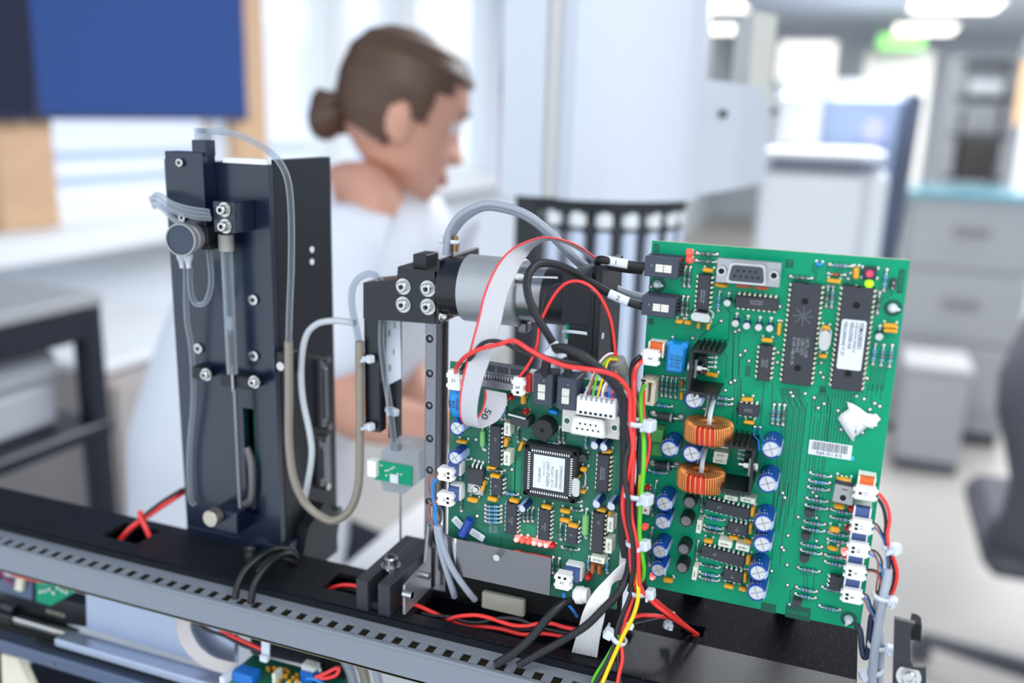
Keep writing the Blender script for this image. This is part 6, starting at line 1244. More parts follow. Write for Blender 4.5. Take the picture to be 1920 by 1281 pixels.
wire('black_wire', 'black wire leaving the harness at the third tie and running to the bottom tie', ramp([(1187, 1060), (1186, 1100), (1176, 1132), (1163, 1160), (1156, 1186), (1150, 1215), (1134, 1250), (1112, 1290)], [.424, .419, .415, .411, .406]), .00115, m_blk_w, group='harness wires')
wire('red_wire', 'red wire leaving the harness at the third tie beside the yellow wire', ramp([(1186, 1064), (1190, 1104), (1180, 1140), (1168, 1168), (1160, 1192), (1152, 1225), (1140, 1255), (1124, 1290)], [.425, .4205, .4165, .412, .406]), .00110, m_red_w, group='harness wires')
wire('black_wire', 'second black wire between the third tie and the bottom tie', ramp([(1193, 1075), (1190, 1110), (1172, 1150), (1160, 1184), (1158, 1215), (1160, 1250), (1164, 1292)], [.427, .421, .415, .412, .410]), .00110, m_blk_w, group='harness wires')
wire('red_wire', 'red wire that drops straight down from the bottom tie', ramp([(1192, 1085), (1184, 1130), (1170, 1172), (1164, 1200), (1167, 1235), (1160, 1268), (1156, 1295)], [.428, .42, .414, .41, .408]), .0010, m_red_w, group='harness wires')
wire('green_wire', 'green wire at the very bottom, curling left out of the bottom tie', ramp([(1160, 1190), (1150, 1212), (1134, 1240), (1116, 1268), (1106, 1295)], [.414, .412, .408]), .0010, m_grn_w, group='harness wires')
# --- long black cords hanging to the lower left of the harness
wire('black_cable', 'glossy black flat cord sweeping from the harness over the white ribbon to the duct', ramp([(1182, 1030), (1180, 1060), (1174, 1084), (1158, 1114), (1130, 1143), (1098, 1174), (1055, 1201), (1010, 1226), (972, 1248)], [.430, .424, .416, .410, .407, .405]), .0021, m_rubber, 'cord', 'black cords', 10, .8, NF)
wire('black_cable', 'black cord bending out from behind plug 54 down to the duct', ramp([(1092, 1150), (1084, 1134), (1066, 1128), (1046, 1140), (1024, 1162), (1000, 1192), (968, 1222), (930, 1246)], [.436, .427, .418, .412, .407, .405]), .0024, m_rubber, 'cord', 'black cords', 10, .8, NF)
# --- red and black wires lying in the beam slot
sl = lambda lb_, pts, m_, r=.00125, y=.4370: wire('red_wire' if m_ is m_red_w else 'black_wire', lb_, Ys(pts, y), r, m_, group='wires in the beam slot')
sl('red wire emerging from under the clamp plate into the beam slot', [(738, 1138), (752, 1133), (768, 1132), (785, 1137), (812, 1149), (845, 1164), (876, 1173), (902, 1175), (940, 1180), (980, 1190), (1018, 1188), (1058, 1193), (1085, 1192)], m_red_w)
sl('red wire twisted with a black one in the middle of the beam slot', [(840, 1162), (860, 1156), (893, 1154), (921, 1160), (958, 1172), (985, 1174), (1008, 1170), (1032, 1169), (1058, 1176), (1090, 1183)], m_red_w, y=.4345)
sl('black wire twisted around the red ones in the beam slot', [(790, 1150), (812, 1155), (846, 1157), (874, 1166), (902, 1167), (928, 1161), (950, 1159), (975, 1162), (1002, 1173), (1046, 1184), (1088, 1190)], m_blk_w, .0011, .4350)
sl('black wire lying lowest in the beam slot', [(830, 1164), (880, 1172), (925, 1176), (970, 1182), (1010, 1180), (1060, 1184), (1095, 1188)], m_blk_w, .0011, .4400)
sl('red wire bulging through the opening left of the clamp block', [(612, 1110), (622, 1103), (640, 1098), (658, 1098), (676, 1102)], m_red_w, .0013, .4440)
sl('black wire in the opening left of the clamp block', [(622, 1112), (645, 1105), (676, 1110)], m_blk_w, .0011, .4460)
wire('red_wire', 'red wire from the harness branch passing under the small tie to the rear shelf', ramp([(1186, 1158), (1205, 1154), (1228, 1155), (1250, 1158), (1264, 1160), (1276, 1172), (1290, 1182), (1302, 1192)], [.448, .452, .462, .474]), .0012, m_red_w, group='harness branch wires')
wire('red_wire', 'second red wire of the harness branch, nearest the board edge', ramp([(1206, 1110), (1226, 1124), (1246, 1140), (1264, 1154), (1282, 1170), (1302, 1186)], [.426, .44, .458, .474]), .0011, m_red_w, group='harness branch wires')
wire('black_wire', 'black wire of the harness branch diving into the oval hole', ramp([(1188, 1170), (1215, 1164), (1245, 1158), (1264, 1157), (1278, 1170), (1290, 1186)], [.446, .452, .464, .476]), .0011, m_blk_w, group='harness branch wires')
# --- wires by the pump
wire('red_wire', 'red wire rising from the beam opening behind the pump tower', ramp([(226, 1012), (240, 996), (262, 978), (290, 958), (325, 935), (345, 922)], [.446, .450, .462, .475]), .0020, m_red_w, group='pump wires')
wire('black_wire', 'black wire twisted along the red one behind the pump tower', ramp([(236, 1012), (252, 990), (270, 968), (300, 944), (335, 922), (348, 916)], [.448, .452, .464, .477]), .0014, m_blk_w, group='pump wires')
wire('red_wire', 'short red wire crossing back into the beam opening', ramp([(262, 958), (266, 975), (274, 992), (282, 1010)], [.452, .450, .449]), .0018, m_red_w, group='pump wires')
for lb_, pts in (('left black cord looped into the cable duct', [(441, 1122), (446, 1098), (462, 1068), (492, 1042), (522, 1030), (548, 1034)]), ('right black cord looped into the cable duct', [(470, 1131), (476, 1100), (492, 1072), (516, 1048), (542, 1038), (556, 1046)])):
    wire('black_cable', lb_, ramp(pts, [.4090, .4130, .424, .440, .455]), .0022, m_rubber, 'cord', 'black cords by the pump')
for i in range(3): wire('black_cable', ('top', 'middle', 'lowest')[i]+' of the coiled black cords at the foot of the pump tower', ramp([(478+i*6, 1062+i*12), (500, 1040+i*9), (528, 1028+i*9), (552, 1036+i*9), (548, 1054+i*8)], [.436, .446, .455]), .0022, m_rubber, 'cord', 'black cords by the pump')
# --- grey cables by the rail, and over the motor
for lb_, pts in (('left grey cable below plug 53, running behind the sheet metal', [(818, 984), (821, 1007), (827, 1035), (836, 1066), (848, 1104), (852, 1118)]), ('right grey cable below plug 53, bending further right', [(823, 986), (826, 1010), (840, 1050), (855, 1078), (878, 1110), (890, 1124)])):
    wire('grey_cable', lb_, ramp(pts, [.4245, .4240, .4262, .436]), .0019, m_gry_w, 'cable', 'grey cables by the rail', 10)
for lb_, dx, dy, y0 in (('front grey cable arching over the motor', 0, 0, .476), ('rear grey cable arching over the motor', 8, 7, .484)):
    wire('grey_cable', lb_, ramp([(836+dx, 478), (838+dx, 455), (843+dx, 430+dy), (865+dx, 402+dy), (907, 383+dy), (949, 387+dy), (991, 403+dy), (1034, 437+dy), (1064, 468+dy), (1092, 494+dy), (1135, 528+dy), (1170, 547+dy), (1206, 557+dy)], [y0, y0, y0+.004, y0+.012, y0+.02]), .0020, m_gry_w, 'cable', 'grey cables over the motor', 10)
b = MB(); p = PY(853, 462, .482); b.lathe((p.x, p.y, p.z-.003), (0, 0, 1), [(0, 0), (0, .0022), (.003, .0022), (.003, .0027), (.006, .0027), (.006, .0020), (.009, .0018), (.009, 0)], 14); solo('cable_gland', 'small brass gland where the grey cables enter the motor bracket', 'gland', b, mat('brass', (170, 130, 90), .35, .8, .1, 300))
# --- tubes
tb = thing('pump_tube', 'clear tube from the pump top that loops in a tan sleeve to the needle arm', 'tube', tuple(PY(610, 980, .462)))
wpart(tb, 'tube_upper_run', ramp([(392, 247), (404, 246), (435, 250), (472, 264), (507, 286), (528, 310), (541, 345), (546, 407), (546, 501), (543, 580), (541, 648)], [.452, .450, .448, .448, .452, .458]), .0020, m_tube, 12)
wpart(tb, 'tan_sleeve', ramp([(541, 640), (541.5, 744), (542, 833), (551, 898), (573, 945), (609, 973), (634, 974), (659, 952), (673, 905), (675, 815), (675, 743), (674, 640)], [.458, .458, .458, .460, .462, .464, .466, .467]), .0027, m_sleeve, 14)
wpart(tb, 'tube_lower_run', ramp([(674, 645), (668, 615), (660, 575), (661, 542), (674, 521), (696, 513), (711, 524), (714, 536)], [.467, .466, .466, .468]), .0021, m_tube, 12)
wire('white_tube', 'milky white tube bowing down beside the tan sleeve', ramp([(666, 606), (640, 602), (620, 602), (594, 608), (574, 630), (565, 679), (567, 744), (581, 815), (584, 858), (574, 920), (568, 945)], [.472, .472, .470, .469, .468]), .0021, mat('milky_tube', (190, 194, 198), .35, 0, .04, 200), 'tube', n=10)
wire('clear_tube', 'clear tube leading down from the motor bracket into the needle head', ramp([(716, 598), (715.5, 648), (724, 718), (732, 771), (739, 834)], [.4685, .4672, .470]), .0019, m_tube, 'tube', n=10)
for k, (lb_, pts) in enumerate((('upper of the clear tubes pointing left from the valve block', [(288, 372), (291, 366), (300, 366), (322, 381), (357, 392), (392, 397)]), ('second clear tube pointing left from the valve block', [(286, 378), (284, 372), (295, 373), (316, 389), (354, 400), (393, 404)]), ('third clear tube pointing left from the valve block', [(290, 388), (288, 380), (300, 384), (322, 395), (360, 406), (395, 410)]), ('lowest clear tube, bending down toward the round pressure sensor', [(300, 390), (306, 392), (316, 402), (330, 415), (346, 424), (352, 432)]))):
    wire('clear_tube', lb_, ramp(pts, [.462, .446, .436, .434, .437]), .0016, m_tube, 'tube', 'clear tubes at the valve block', 8)
wire('clear_tube', 'clear U-shaped tube hanging below the round pressure sensor', ramp([(356, 500), (357, 541), (366, 569), (384, 568), (394, 545), (396, 515), (391, 465)], [.446, .446, .447]), .0017, m_tube, 'tube', n=8)
wire('clear_tube', 'long clear tube running down the left edge of the pump tower', ramp([(349, 500), (350, 594), (359, 654), (363, 744), (355, 851), (357, 930), (366, 948)], [.446, .452, .455, .455]), .0017, m_tube, 'tube', n=8)
# --- cable ties
V = Vector
DN = V((0, 0, 1))
tie('white cable tie topmost on the wire harness', (1196, 793, .4215), V((-.02, 0, 1)), .0052, .0046, .35, hs=.0062)
tie('white cable tie second from the top of the harness', (1189, 928, .4205), V((.05, 0, 1)), .0060, .0046, .4, hs=.0062)
tie('white cable tie third from the top of the harness', (1190, 1018, .4215), V((-.12, 0, 1)), .0046, .0044, .3, hs=.0056)
tie('white cable tie where the harness splits above the beam', (1198, 1110, .4230), V((-.1, 0, 1)), .0048, .0046, .1, hs=.0056)
tie('white cable tie at the bottom of the harness, head on its left', (1160, 1198, .4140), V((.5, 0, 1)), .0046, .0042, 2.9, hs=.0056)
tie('white cable tie on the red branch wires at the board foot', (1258, 1158, .4640), V((.9, .3, -.3)), .0036, .0034, .4, hs=.0052)
tie('white cable tie high on the right wire bundle', (1664, 1025, .4490), V((-.1, 0, 1)), .0028, .0028, .6, hs=.0056)
tie('white cable tie at the top of the pale grey cables', (1652, 1119, .4490), V((.25, 0, 1)), .0044, .0040, .1, hs=.0052)
tie('white cable tie on the middle of the pale grey cables', (1644, 1211, .4530), V((.1, 0, 1)), .0048, .0040, .1, hs=.0052)
tie('white cable tie lowest on the pale grey cables, tilted', (1640, 1260, .4550), V((-.5, 0, 1)), .0046, .0040, 2.8, hs=.0052)
tie('white cable tie upper on the needle arm', (683, 670, .4690), DN, .0048, .0034, .5, hs=.0050)
tie('white cable tie lower on the needle arm', (684, 796, .4690), DN, .0048, .0034, .5, hs=.0050)
tie('white cable tie on the rear of the needle arm', (732, 769, .4740), V((.15, 0, 1)), .0034, .0030, .4, hs=.0046)
tie('white cable tie around the grey cables at the motor bracket', (847, 452, .4800), V((.1, 0, 1)), .0050, .0040, 2.8, hs=.0042)
tie('thin white cable tie around the black encoder housing', (1096, 628, .4720), V((0, .3, 1)), .0120, .0185, .5, bw=.0018, hs=.0040)
# --- pale grey cables at the right end
for lb_, pts, r, m_, ys in (('thick pale grey cable at the right edge of the large board', [(1666, 1066), (1661, 1095), (1656, 1120), (1647, 1175), (1640, 1219), (1636, 1260), (1634, 1300)], .0022, mat('cable_pale', (168, 174, 186), .42, 0, .04, 200), [.4495, .4475, .450, .453]),
                            ('thinner pale grey cable behind the thick one', [(1647, 1117), (1643, 1150), (1650, 1190), (1652, 1219), (1650, 1260), (1650, 1300)], .0018, MATS.get('cable_pale') or m_gry_w, [.4515, .4525, .4555, .457]),
                            ('dark blue-black cable looping under the right end of the board', [(1640, 1148), (1634, 1160), (1630, 1197), (1627, 1226), (1620, 1232), (1616, 1212), (1613, 1185), (1606, 1172)], .0016, mat('cable_navy', (44, 52, 74), .4, 0, .05, 200), [.4530, .455, .457, .462])):
    wire('grey_cable', lb_, ramp(pts, ys), r, m_, 'cable', 'cables at the right end', 10)
# ================================================================ the workings below the duct, lower left
LY = .4300
def poly_slab(t, name, pts, y0, y1, m_): b = MB(); b.prism([(PY(x, y, y0).x, PY(x, y, y0).z) for x, y in pts], y0, y1); b.v = [(x, z, y) for x, y, z in b.v]; return part(t, name, b, m_)
m_alum = mat('aluminium', (176, 186, 206), .3, .75, .06, 120, .03); m_alud = mat('aluminium_dark', (96, 108, 132), .32, .7, .08, 120, .03)
t = thing('aluminium_slide', 'silver aluminium slide plate with a stepped bar, below the left half of the duct', 'slide', tuple(PY(280, 1281, LY)))
poly_slab(t, 'back_plate', [(160, 1085), (440, 1150), (440, 1260), (345, 1232), (163, 1178)], .4300, .4340, m_alum)
a, c, d_ = PY(100, 1198, .4160), PY(520, 1310, .4160), PY(163, 1178, .4300)
b = MB(); x1 = c.x+.02; b.bb(a.x, x1, .4160, .4300, a.z-.006, a.z, .0010); part(t, 'stepped_bar', b, m_alum)
b = MB(); b.bb(a.x-.02, x1, .4180, .4220, a.z-.0085, a.z-.0060); part(t, 'dark_groove', b, m_hole)
t = thing('guide_rod', 'bright round guide rod behind the aluminium slide', 'rod', tuple(PY(80, 1172, .4320))); b = MB(); a2 = PY(28, 1158, .4330); b.cyl((a2.x, .4330, a2.z-.001), (a2.x+.08, .4330, a2.z-.001), .0030, n=16); part(t, 'rod', b, m_chrome); b = MB(); b.cyl((a2.x-.03, .4330, a2.z-.001), (a2.x, .4330, a2.z-.001), .0042, n=16); part(t, 'rod_bearing', b, m_black)
t = thing('lower_profile', 'dark grey metal profile running along the bottom left edge', 'metal profile', tuple(PY(150, 1260, .4100))); a3 = PY(0, 1202, .4100); b = MB(); b.bb(a3.x-.05, a3.x+.24, .4100, .4220, a3.z-.0100, a3.z, .0010); part(t, 'profile_bar', b, m_alud); b = MB(); k_ = PY(100, 1246, .4098); b.cyl((k_.x, .4099, k_.z), (k_.x, .4090, k_.z), .0012, n=12); part(t, 'profile_screw', b, m_dsteel)
t = thing('slide_carriage', 'black blocks of the slide carriage at the left picture edge', 'carriage', tuple(PY(60, 1190, .4400)))
poly_slab(t, 'carriage_block', [(-40, 1095), (100, 1120), (160, 1135), (160, 1176), (60, 1160), (-40, 1140)], .4380, .4500, m_black); poly_slab(t, 'lower_block', [(-40, 1138), (35, 1150), (135, 1192), (100, 1202), (-40, 1190)], .4360, .4440, m_hole); poly_slab(t, 'grey_block', [(-10, 1085), (60, 1092), (60, 1126), (-10, 1106)], .4340, .4380, mat('block_slate', (84, 98, 122), .4, .2, .05, 200)); poly_slab(t, 'steel_key', [(0, 1132), (24, 1140), (20, 1150), (0, 1146)], .4340, .4380, m_dsteel)
b = MB()
for i in range(7): p = PY(88+i*5.2, 1146+i*1.5, .4375); b.cyl((p.x, .4378, p.z-.0014), (p.x, .4378, p.z+.0014), .0005, n=6)
part(t, 'contact_pins', b, m_tin)
t = thing('circuit_board', 'little green circuit board peeking out under the left end of the duct', 'circuit board', tuple(PY(110, 1135, .4330)), 'circuit boards')
poly_slab(t, 'board_panel', [(68, 1080), (155, 1095), (150, 1106), (95, 1136), (68, 1128)], .4330, .4346, m_pcb); b = MB(); rr = random.Random(9)
for k in range(9): p = PY(78+k*8, 1104+rr.random()*10-k*.6, .4325); b.box(p.x, .4320, p.z, .0020, .0020, .0026, .0004)
part(t, 'tiny_parts', b, m_solder); poly_slab(t, 'cream_socket', [(30, 1084), (42, 1086), (40, 1110), (27, 1106)], .4300, .4330, m_cream)
for lb_, pts, m_ in (('red wire passing under the left end of the duct', [(20, 1076), (45, 1083), (75, 1090), (105, 1093)], m_red_w), ('purple wire at the bottom left plug', [(-5, 1066), (8, 1082), (24, 1096)], mat('wire_purple', (150, 50, 110), .4))): wire('red_wire' if 'red' in lb_ else 'purple_wire', lb_, Ys(pts, .4285), .0011, m_)
poly_slab(thing('support_leg', 'beige support leg in the bottom left corner', 'support', tuple(PY(30, 1300, .42))), 'leg_panel', [(2, 1226), (32, 1234), (62, 1300), (5, 1300)], .4240, .4300, m_cream)
# connector board, ribbon and plugs below the duct
t = thing('ribbon_cable', 'pale ribbon cable curving from under the duct to the blue connector', 'ribbon cable', tuple(PY(380, 1240, .42)))
rows = [((333, 1150), (358, 1156)), ((331, 1172), (357, 1176)), ((336, 1200), (363, 1194)), ((352, 1226), (376, 1214)), ((376, 1247), (400, 1232)), ((408, 1260), (430, 1241)), ((428, 1264), (448, 1244))]
ribbon(t, 'ribbon', [((a_[0], a_[1], .4240), (c_[0], c_[1], .4225)) for a_, c_ in rows], 6, .0005, mat('ribbon_beige', (196, 186, 184), .45, 0, .04, 200))
t = thing('circuit_board', 'crowded small circuit board with a blue connector at the bottom edge', 'circuit board', tuple(PY(530, 1300, .4180)), 'circuit boards')
pts = [PY(425, 1270, .4140), PY(640, 1300, .4140)]; b = MB(); b.bb(pts[0].x, pts[1].x, .4120, .4420, pts[0].z-.0016, pts[0].z); part(t, 'board_panel', b, m_pcb2); bz = pts[0].z
def onb(px, py, hh=0): p = PZ(px, py, bz+hh); return p
p = PZ(462, 1262, bz+.005); b = MB(); b.box(p.x, p.y, bz+.0035, .0150, .0095, .007, .0005); b.box(p.x+.003, p.y-.0005, bz+.0071, .006, .0012, .0003); part(t, 'blue_connector', b, mat('connector_blue', (24, 104, 190), .4, 0, .05, 200))
b = MB(); p = PZ(425, 1268, bz+.004); b.box(p.x, p.y, bz+.003, .0040, .0100, .006, .0005); part(t, 'white_latch', b, m_nylon)
b = MB(); rr = random.Random(2)
for k in range(16): p = PZ(500+rr.random()*60, 1252+rr.random()*26, bz+.002); b.box(p.x, p.y, bz+.0016, .0022, .0016, .0030, .0003)
part(t, 'yellow_parts', b, m_yell); b = MB(); p = PZ(520, 1268, bz+.004); b.box(p.x, p.y, bz+.004, .0026, .008, .008, .0003); part(t, 'film_capacitor', b, m_boxcap); b = MB()
for k in range(14): p = PZ(500+rr.random()*110, 1258+rr.random()*24, bz+.001); b.ball((p.x, p.y, bz+.0006), .0011, n=7, m=3)
part(t, 'solder_joints', b, m_solder, kind='stuff')
p = PZ(580, 1258, bz+.008); b = MB(); b.box(p.x, p.y, bz+.0045, .0090, .0075, .009, .0004); c_ = part(t, 'blue_plug_header', b, mat('connector_blue', (24, 104, 190)))
b = MB(); b.box(p.x, p.y+.002, bz+.0105, .0100, .0060, .0035, .0004)
for k in range(4): b.box(p.x-.0034+k*.0023, p.y-.0016, bz+.0105, .0012, .0014, .003)
part(t, 'white_cover', b, m_white)
for lb_, pts, m_ in (('red wire running down under the middle of the duct', [(376, 1160), (400, 1172), (430, 1190), (460, 1204), (492, 1218)], m_red_w), ('black wire beside the red one under the middle of the duct', [(362, 1164), (390, 1182), (420, 1192), (455, 1210), (488, 1222)], m_blk_w), ('red wire looping out of the white-covered plug', [(592, 1270), (612, 1262), (634, 1252), (630, 1266), (608, 1272), (596, 1268)], m_red_w), ('blue wire curling at the bottom edge below the plug', [(575, 1272), (592, 1274), (606, 1284), (612, 1296)], m_blu_w)):
    wire('red_wire' if m_ is m_red_w else ('blue_wire' if m_ is m_blu_w else 'black_wire'), lb_, Ys(pts, .4200), .0012, m_)
t = thing('cable_tie', 'pale blue cable tie hanging upright below the duct', 'cable tie', tuple(PY(498, 1230, .4180)), 'white cable ties'); poly_slab(t, 'strap', [(490, 1190), (505, 1194), (504, 1236), (490, 1234)], .4180, .4192, m_nylon); b = MB(); p = PY(496, 1234, .4175); b.box(p.x, p.y, p.z, .0060, .0040, .0050, .0010); part(t, 'tie_head', b, m_nylon)
t = thing('motor_plate', 'dark plate and black bracket hanging under the right half of the duct', 'plate', tuple(PY(600, 1290, .4500))); poly_slab(t, 'dark_plate', [(470, 1170), (640, 1205), (640, 1262), (470, 1225)], .4480, .4520, m_towerside); poly_slab(t, 'black_bracket', [(604, 1200), (642, 1210), (650, 1320), (600, 1320)], .4420, .4470, m_hole)
for lb_, x, m_, r in (('first grey hose below the right half of the duct', 652, m_gry_w, .0032), ('dark hose between the grey ones below the duct', 676, m_sleeve, .0032), ('second grey hose below the right half of the duct', 700, m_gry_w, .0026)):
    wire('hose', lb_, Ys([(x-12, 1222), (x-4, 1240), (x+6, 1262), (x+14, 1300)], .4380), r, m_, 'hose')
# feet that carry the beam on the bench
t = thing('machine_stand', 'dark stand legs carrying the black beam on the bench', 'stand', (-.3, .45, BZ))
for x in (-.62, -.10): b = MB(); b.bb(x, x+.03, .448, .462, BZ, ZB-.018, .001); b.bb(x-.03, x+.06, .43, .53, BZ, BZ+.010, .001); part(t, 'stand_leg', b, m_towerside)
# ================================================================ the person in the white coat
D0 = 1.22
per = thing('person', 'person in a white coat with brown hair in a bun, bending forward in profile', 'person', tuple(PD(520, 900, D0).xy)+(0,))
m_skin = mat('skin', (214, 160, 138), .5, 0, .06, 20, sss=.15); m_coat = mat('coat_white', (226, 230, 238), .8, 0, .03, 30, .2); m_hair = mat('hair_brown', (86, 62, 48), .45, 0, .35, 160, .4); m_trs = mat('trousers_navy', (46, 52, 70), .8)
def skin_body(name, verts, edges, radii, m, parent, root=0, sub=2):
    me = bpy.data.meshes.new(name); o0 = rloc(parent); me.from_pydata([tuple(Vector(v)-o0) for v in verts], edges, [])
    o = bpy.data.objects.new(name, me); COL.objects.link(o)
    md = o.modifiers.new('s', 'SKIN'); md.use_smooth_shade = True
    for i, r in enumerate(radii):
        sv = me.skin_vertices[0].data[i]; sv.radius = r if isinstance(r, tuple) else (r, r); sv.use_root = (i == root)
    sd = o.modifiers.new('d', 'SUBSURF'); sd.levels = sub; sd.render_levels = sub
    bpy.context.view_layer.update(); n = bpy.data.meshes.new_from_object(o.evaluated_get(bpy.context.evaluated_depsgraph_get())); n.name = name
    bpy.data.objects.remove(o); bpy.data.meshes.remove(me); n.materials.clear(); n.materials.append(m)
    n.polygons.foreach_set('use_smooth', [True]*len(n.polygons)); return link(name, n, parent)
q = lambda x, y, d=D0: PD(x, y, d)
pel = q(440, 1010, 1.26); 
ft = lambda v, dx, dy, z: Vector((v.x+dx, v.y+dy, z))
V_ = [pel, q(478, 790, 1.24), q(545, 620, 1.22), q(630, 500, 1.22), q(668, 395, 1.215), q(700, 300, 1.22),
      q(590, 500, 1.07), q(585, 660, 1.02), q(640, 770, 1.04), q(790, 800, 1.09), q(850, 812, 1.11),
      q(760, 480, 1.36), q(700, 600, 1.42), q(790, 760, 1.38), q(870, 815, 1.34), q(905, 822, 1.33)]
E_ = [(0, 1), (1, 2), (2, 3), (3, 4), (4, 5), (3, 6), (6, 7), (7, 8), (8, 9), (9, 10), (3, 11), (11, 12), (12, 13), (13, 14), (14, 15)]
R_ = [.12, .11, .09, .070, .060, .056, .040, .044, .040, .028, .022, .052, .044, .040, .028, .022]
V_.append(q(684, 440, 1.13)); E_.append((4, 16)); R_.append(.042)
# legs
lg = [ft(pel, .03, -.09, pel.z-.12), ft(pel, .08, -.09, .50), ft(pel, .02, -.09, .09), ft(pel, .14, -.08, .04), ft(pel, .03, .09, pel.z-.12), ft(pel, .10, .09, .50), ft(pel, .04, .09, .09), ft(pel, .16, .10, .04)]
o_ = len(V_); V_ += lg; E_ += [(0, o_), (o_, o_+1), (o_+1, o_+2), (o_+2, o_+3), (0, o_+4), (o_+4, o_+5), (o_+5, o_+6), (o_+6, o_+7)]; R_ += [.085, .058, .042, .035]*2
body = skin_body('body', V_, E_, R_, m_skin, per)
# hands with fingers, joined into the body mesh further down
def hand(wr, el, flip):
    d = (wr-el).normalized(); dn = Vector((0, 0, -1)); side = d.cross(dn).normalized()*flip; obs = []
    for k in range(5):
        if k == 4: pts = [wr+d*.015+side*-.022, wr+d*.045-side*.045, wr+d*.075-side*.048]; rs = [.011, .010, .008]
        else:
            s_ = side*(.026-.0175*k); L = (.075, .088, .092, .084)[k]*1.0; b0 = wr+d*.010+s_*.5; pts = [b0, wr+d*.075+s_, wr+d*(.075+L*.45)+s_+dn*.012, wr+d*(.075+L*.75)+s_+dn*.034, wr+d*(.075+L*.88)+s_+dn*.055]; rs = [.014, .011, .009, .008, .007]
        obs.append(skin_body('finger', pts, [(i, i+1) for i in range(len(pts)-1)], rs, m_skin, per, 0, 1))
    return obs
parts_ = hand(V_[10], V_[9], 1)+hand(V_[15], V_[14], -1)
# head: rings of a profile, nose, lips and eye sockets pressed in
def lerp_tab(tab, z):
    for (z0, a), (z1, b_) in zip(tab, tab[1:]):
        if z0 >= z >= z1: t_ = (z0-z)/(z0-z1); t_ = t_*t_*(3-2*t_)*.5+t_*.5; return a+(b_-a)*t_
    return tab[-1][1]
xf = [(.112, -.005), (.105, .036), (.09, .064), (.065, .084), (.04, .092), (.02, .094), (.0, .086), (-.02, .083), (-.045, .086), (-.065, .088), (-.078, .083), (-.092, .086), (-.106, .080), (-.118, .058)]
xb = [(.112, -.012), (.105, -.05), (.09, -.078), (.065, -.096), (.03, -.102), (-.01, -.098), (-.04, -.084), (-.07, -.050), (-.09, -.012), (-.106, .020), (-.118, .036)]
hw = [(.112, .006), (.105, .040), (.09, .058), (.065, .072), (.03, .077), (-.01, .073), (-.04, .067), (-.07, .058), (-.092, .040), (-.106, .028), (-.118, .010)]
nose = [(.02, 0), (.005, .004), (-.012, .012), (-.028, .021), (-.040, .026), (-.048, .016), (-.054, 0)]
def head_mesh(scale=1.0, grow=0.0, N1=56, N2=52):
    b = MB(); vs = []
    for j in range(N1+1):
        z = .112-.230*j/N1; f, k, w_ = lerp_tab(xf, z)+grow, lerp_tab(xb, z)*.85-grow, lerp_tab(hw, z)+grow; c_ = (f+k)/2; r_ = (f-k)/2
        for i in range(N2):
            a = 2*PI*i/N2; ca, sa = math.cos(a), math.sin(a); e_ = .88
            x = c_+r_*math.copysign(abs(ca)**e_, ca); y = w_*math.copysign(abs(sa)**e_, sa)
            if ca > 0 and not grow:
                if .02 >= z >= -.054: x += lerp_tab(nose, z)*math.exp(-(y/(.010+(.006 if z < -.03 else 0)))**2)
                x += .006*math.exp(-((z+.066)/.005)**2-(y/.02)**2)+.006*math.exp(-((z+.078)/.005)**2-(y/.018)**2)
                x -= .010*math.exp(-((z-.002)/.012)**2-((abs(y)-.032)/.014)**2)
            vs.append((x*scale, y*scale, z*scale))
    fs = [(j*N2+i, j*N2+(i+1) % N2, (j+1)*N2+(i+1) % N2, (j+1)*N2+i) for j in range(N1) for i in range(N2)]
    vs += [(vs[0][0]*.5+vs[N2//2][0]*.5, 0, .1125*scale)]; fs += [(i, (i+1) % N2, len(vs)-1) for i in range(N2)]
    b.add(vs, fs, True); return b
fx_ = Vector((RIGHT.x, RIGHT.y, 0)).normalized(); rot = Matrix((fx_, Vector((-fx_.y, fx_.x, 0)), Vector((0, 0, 1)))).transposed().to_4x4()
HM = Matrix.Translation(PD(748, 208, D0)) @ rot @ Matrix.Rotation(.25, 4, 'Z') @ Matrix.Rotation(math.radians(17), 4, 'Y')
def headpart(name, mb, m): mb.v = [tuple(HM @ Vector(v)) for v in mb.v]; return part(per, name, mb, m)
HS = .95
hd = headpart('head', head_mesh(HS), m_skin)
ear = MB()
for s_ in (-1, 1): ear.M = Matrix.Translation((-.006*HS, s_*.074*HS, -.012*HS)) @ Matrix.Rotation(-.25, 4, 'Y'); ear.ball((0, 0, 0), .032, (.62, .30, 1.0), 14, 8); ear.ball((.004, s_*.006, .004), .018, (.6, .4, 1.0), 10, 6)
ear.M = None; er = headpart('ear', ear, m_skin)
# join everything of skin into the one body mesh
bm = bmesh.new()
for o in [body, hd, er]+parts_: bm.from_mesh(o.data)
n = bpy.data.meshes.new('body'); bm.to_mesh(n); bm.free(); n.materials.append(m_skin)
n.polygons.foreach_set('use_smooth', [True]*len(n.polygons)); body.data = n
for o in [hd, er]+parts_: bpy.data.objects.remove(o)
body.name = 'body'
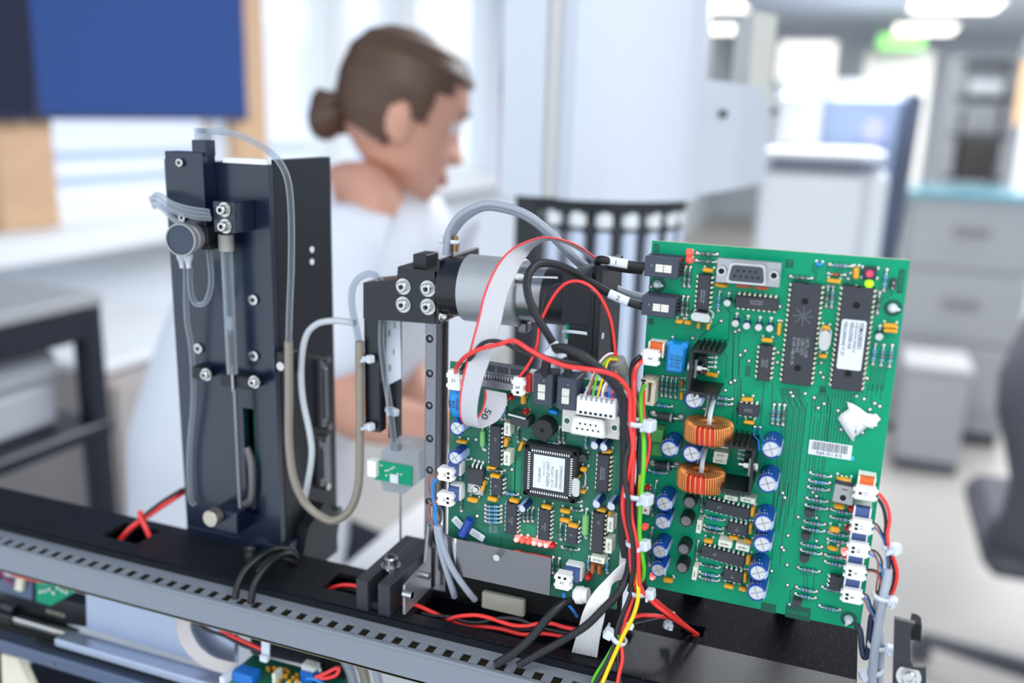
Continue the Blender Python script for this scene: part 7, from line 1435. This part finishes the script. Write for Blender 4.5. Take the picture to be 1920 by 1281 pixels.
# hair: swept back over the skull to a bun
b = head_mesh(HS, .008, 110, 104); keep = []
def hairline(v): x, y, z = (c/HS for c in v); lim = .060-(.055-x)*.05 if x > .03 else (.012 if x > -.012 else -.052-(x+.012)*.25); return z > lim-(.02 if abs(y) > .05 and x > .0 else 0)*(x < .055)
fl = []
for f in b.f:
    c = [sum(b.v[i][k] for i in f)/len(f) for k in range(3)]
    if hairline(c): fl.append(f)
b.f = fl; b.mi = [0]*len(fl); b.sm = [True]*len(fl); hr = headpart('hair', b, m_hair); md = hr.modifiers.new('t', 'SOLIDIFY'); md.thickness = .008; md.offset = -1
b = MB(); b.ball((-.092*HS, 0, -.036), .029, (.9, 1.1, 1.15), 18, 10); b.ball((-.074*HS, 0, -.034), .022, n=12, m=6)
for k in range(5): a = k*1.25; b.tube(smooth([(-.093*HS+.018*math.cos(a+t_), .027*math.sin(a+t_), -.038+.026*math.sin(t_*1.3)) for t_ in (0, .7, 1.4, 2.1)], 3), .008, 6)
headpart('hair_bun', b, m_hair)
b = MB()
for s_ in (-1, 1): b.ball((.074*HS, s_*.032*HS, .002), .011, n=12, m=8)
headpart('eyes', b, mat('eye_white', (230, 226, 222), .3)); b = MB()
for s_ in (-1, 1): b.ball((.0815*HS, s_*.032*HS, .000), .0052, n=10, m=6)
headpart('irises', b, mat('iris_brown', (70, 50, 40), .3)); b = MB()
for s_ in (-1, 1): b.tube(smooth([(.093*HS, s_*.014, .022), (.092*HS, s_*.03, .026), (.080*HS, s_*.048, .020)], 3), .0028, 6)
headpart('eyebrows', b, m_hair); b = MB(); b.ball((.0895*HS, 0, -.074*HS), .012, (.55, 1.5, .75), 12, 6); headpart('lips', b, mat('lip_rose', (190, 112, 108), .4))
# coat: torso and sleeves, trousers
CV = [ft(pel, .0, 0, pel.z-.42), ft(pel, .0, 0, pel.z-.02), q(455, 810, 1.24), q(515, 650, 1.22), q(600, 565, 1.22), q(590, 510, 1.08), q(588, 640, 1.025), q(618, 735, 1.03), q(765, 495, 1.36), q(745, 600, 1.41), q(760, 705, 1.39)]
skin_body('coat', CV, [(0, 1), (1, 2), (2, 3), (3, 4), (4, 5), (5, 6), (6, 7), (4, 8), (8, 9), (9, 10)], [(.18, .17), (.155, .165), (.14, .16), (.145, .17), (.095, .14), .090, .068, .060, .095, .068, .060], m_coat, per, 1)
b = MB()
for inner, outer in (([(618, 338, 1.13), (628, 372, 1.11), (656, 418, 1.085), (688, 462, 1.07), (706, 494, 1.07)], [(560, 352, 1.14), (572, 400, 1.10), (585, 470, 1.06), (632, 540, 1.05), (700, 590, 1.06)]), ([(752, 360, 1.22), (744, 395, 1.17), (730, 432, 1.12), (716, 468, 1.085), (706, 494, 1.07)], [(822, 378, 1.30), (842, 420, 1.26), (838, 490, 1.22), (800, 560, 1.15), (715, 600, 1.07)])):
    b.strip(smooth([PD(*p) for p in inner], 4), smooth([PD(*p) for p in outer], 4), .006)
part(per, 'coat_collar', b, m_coat)
skin_body('trousers', [ft(pel, 0, 0, pel.z-.05)]+lg[0:3]+lg[4:7], [(0, 1), (1, 2), (2, 3), (0, 4), (4, 5), (5, 6)], [.13, .10, .075, .065, .10, .075, .065], m_trs, per)
for dx in (.06, .08):
    pass
b = MB()
for k in (2, 6): a_ = lg[k]; e_ = lg[k+1]; b.tube([a_+Vector((-.05, 0, -.05)), a_+Vector((0, 0, -.045)), e_+Vector((0, 0, -.004)), e_+Vector((.05, .0, -.006))], [.034, .042, .036, .02], 12)
part(per, 'shoes', b, m_lab)
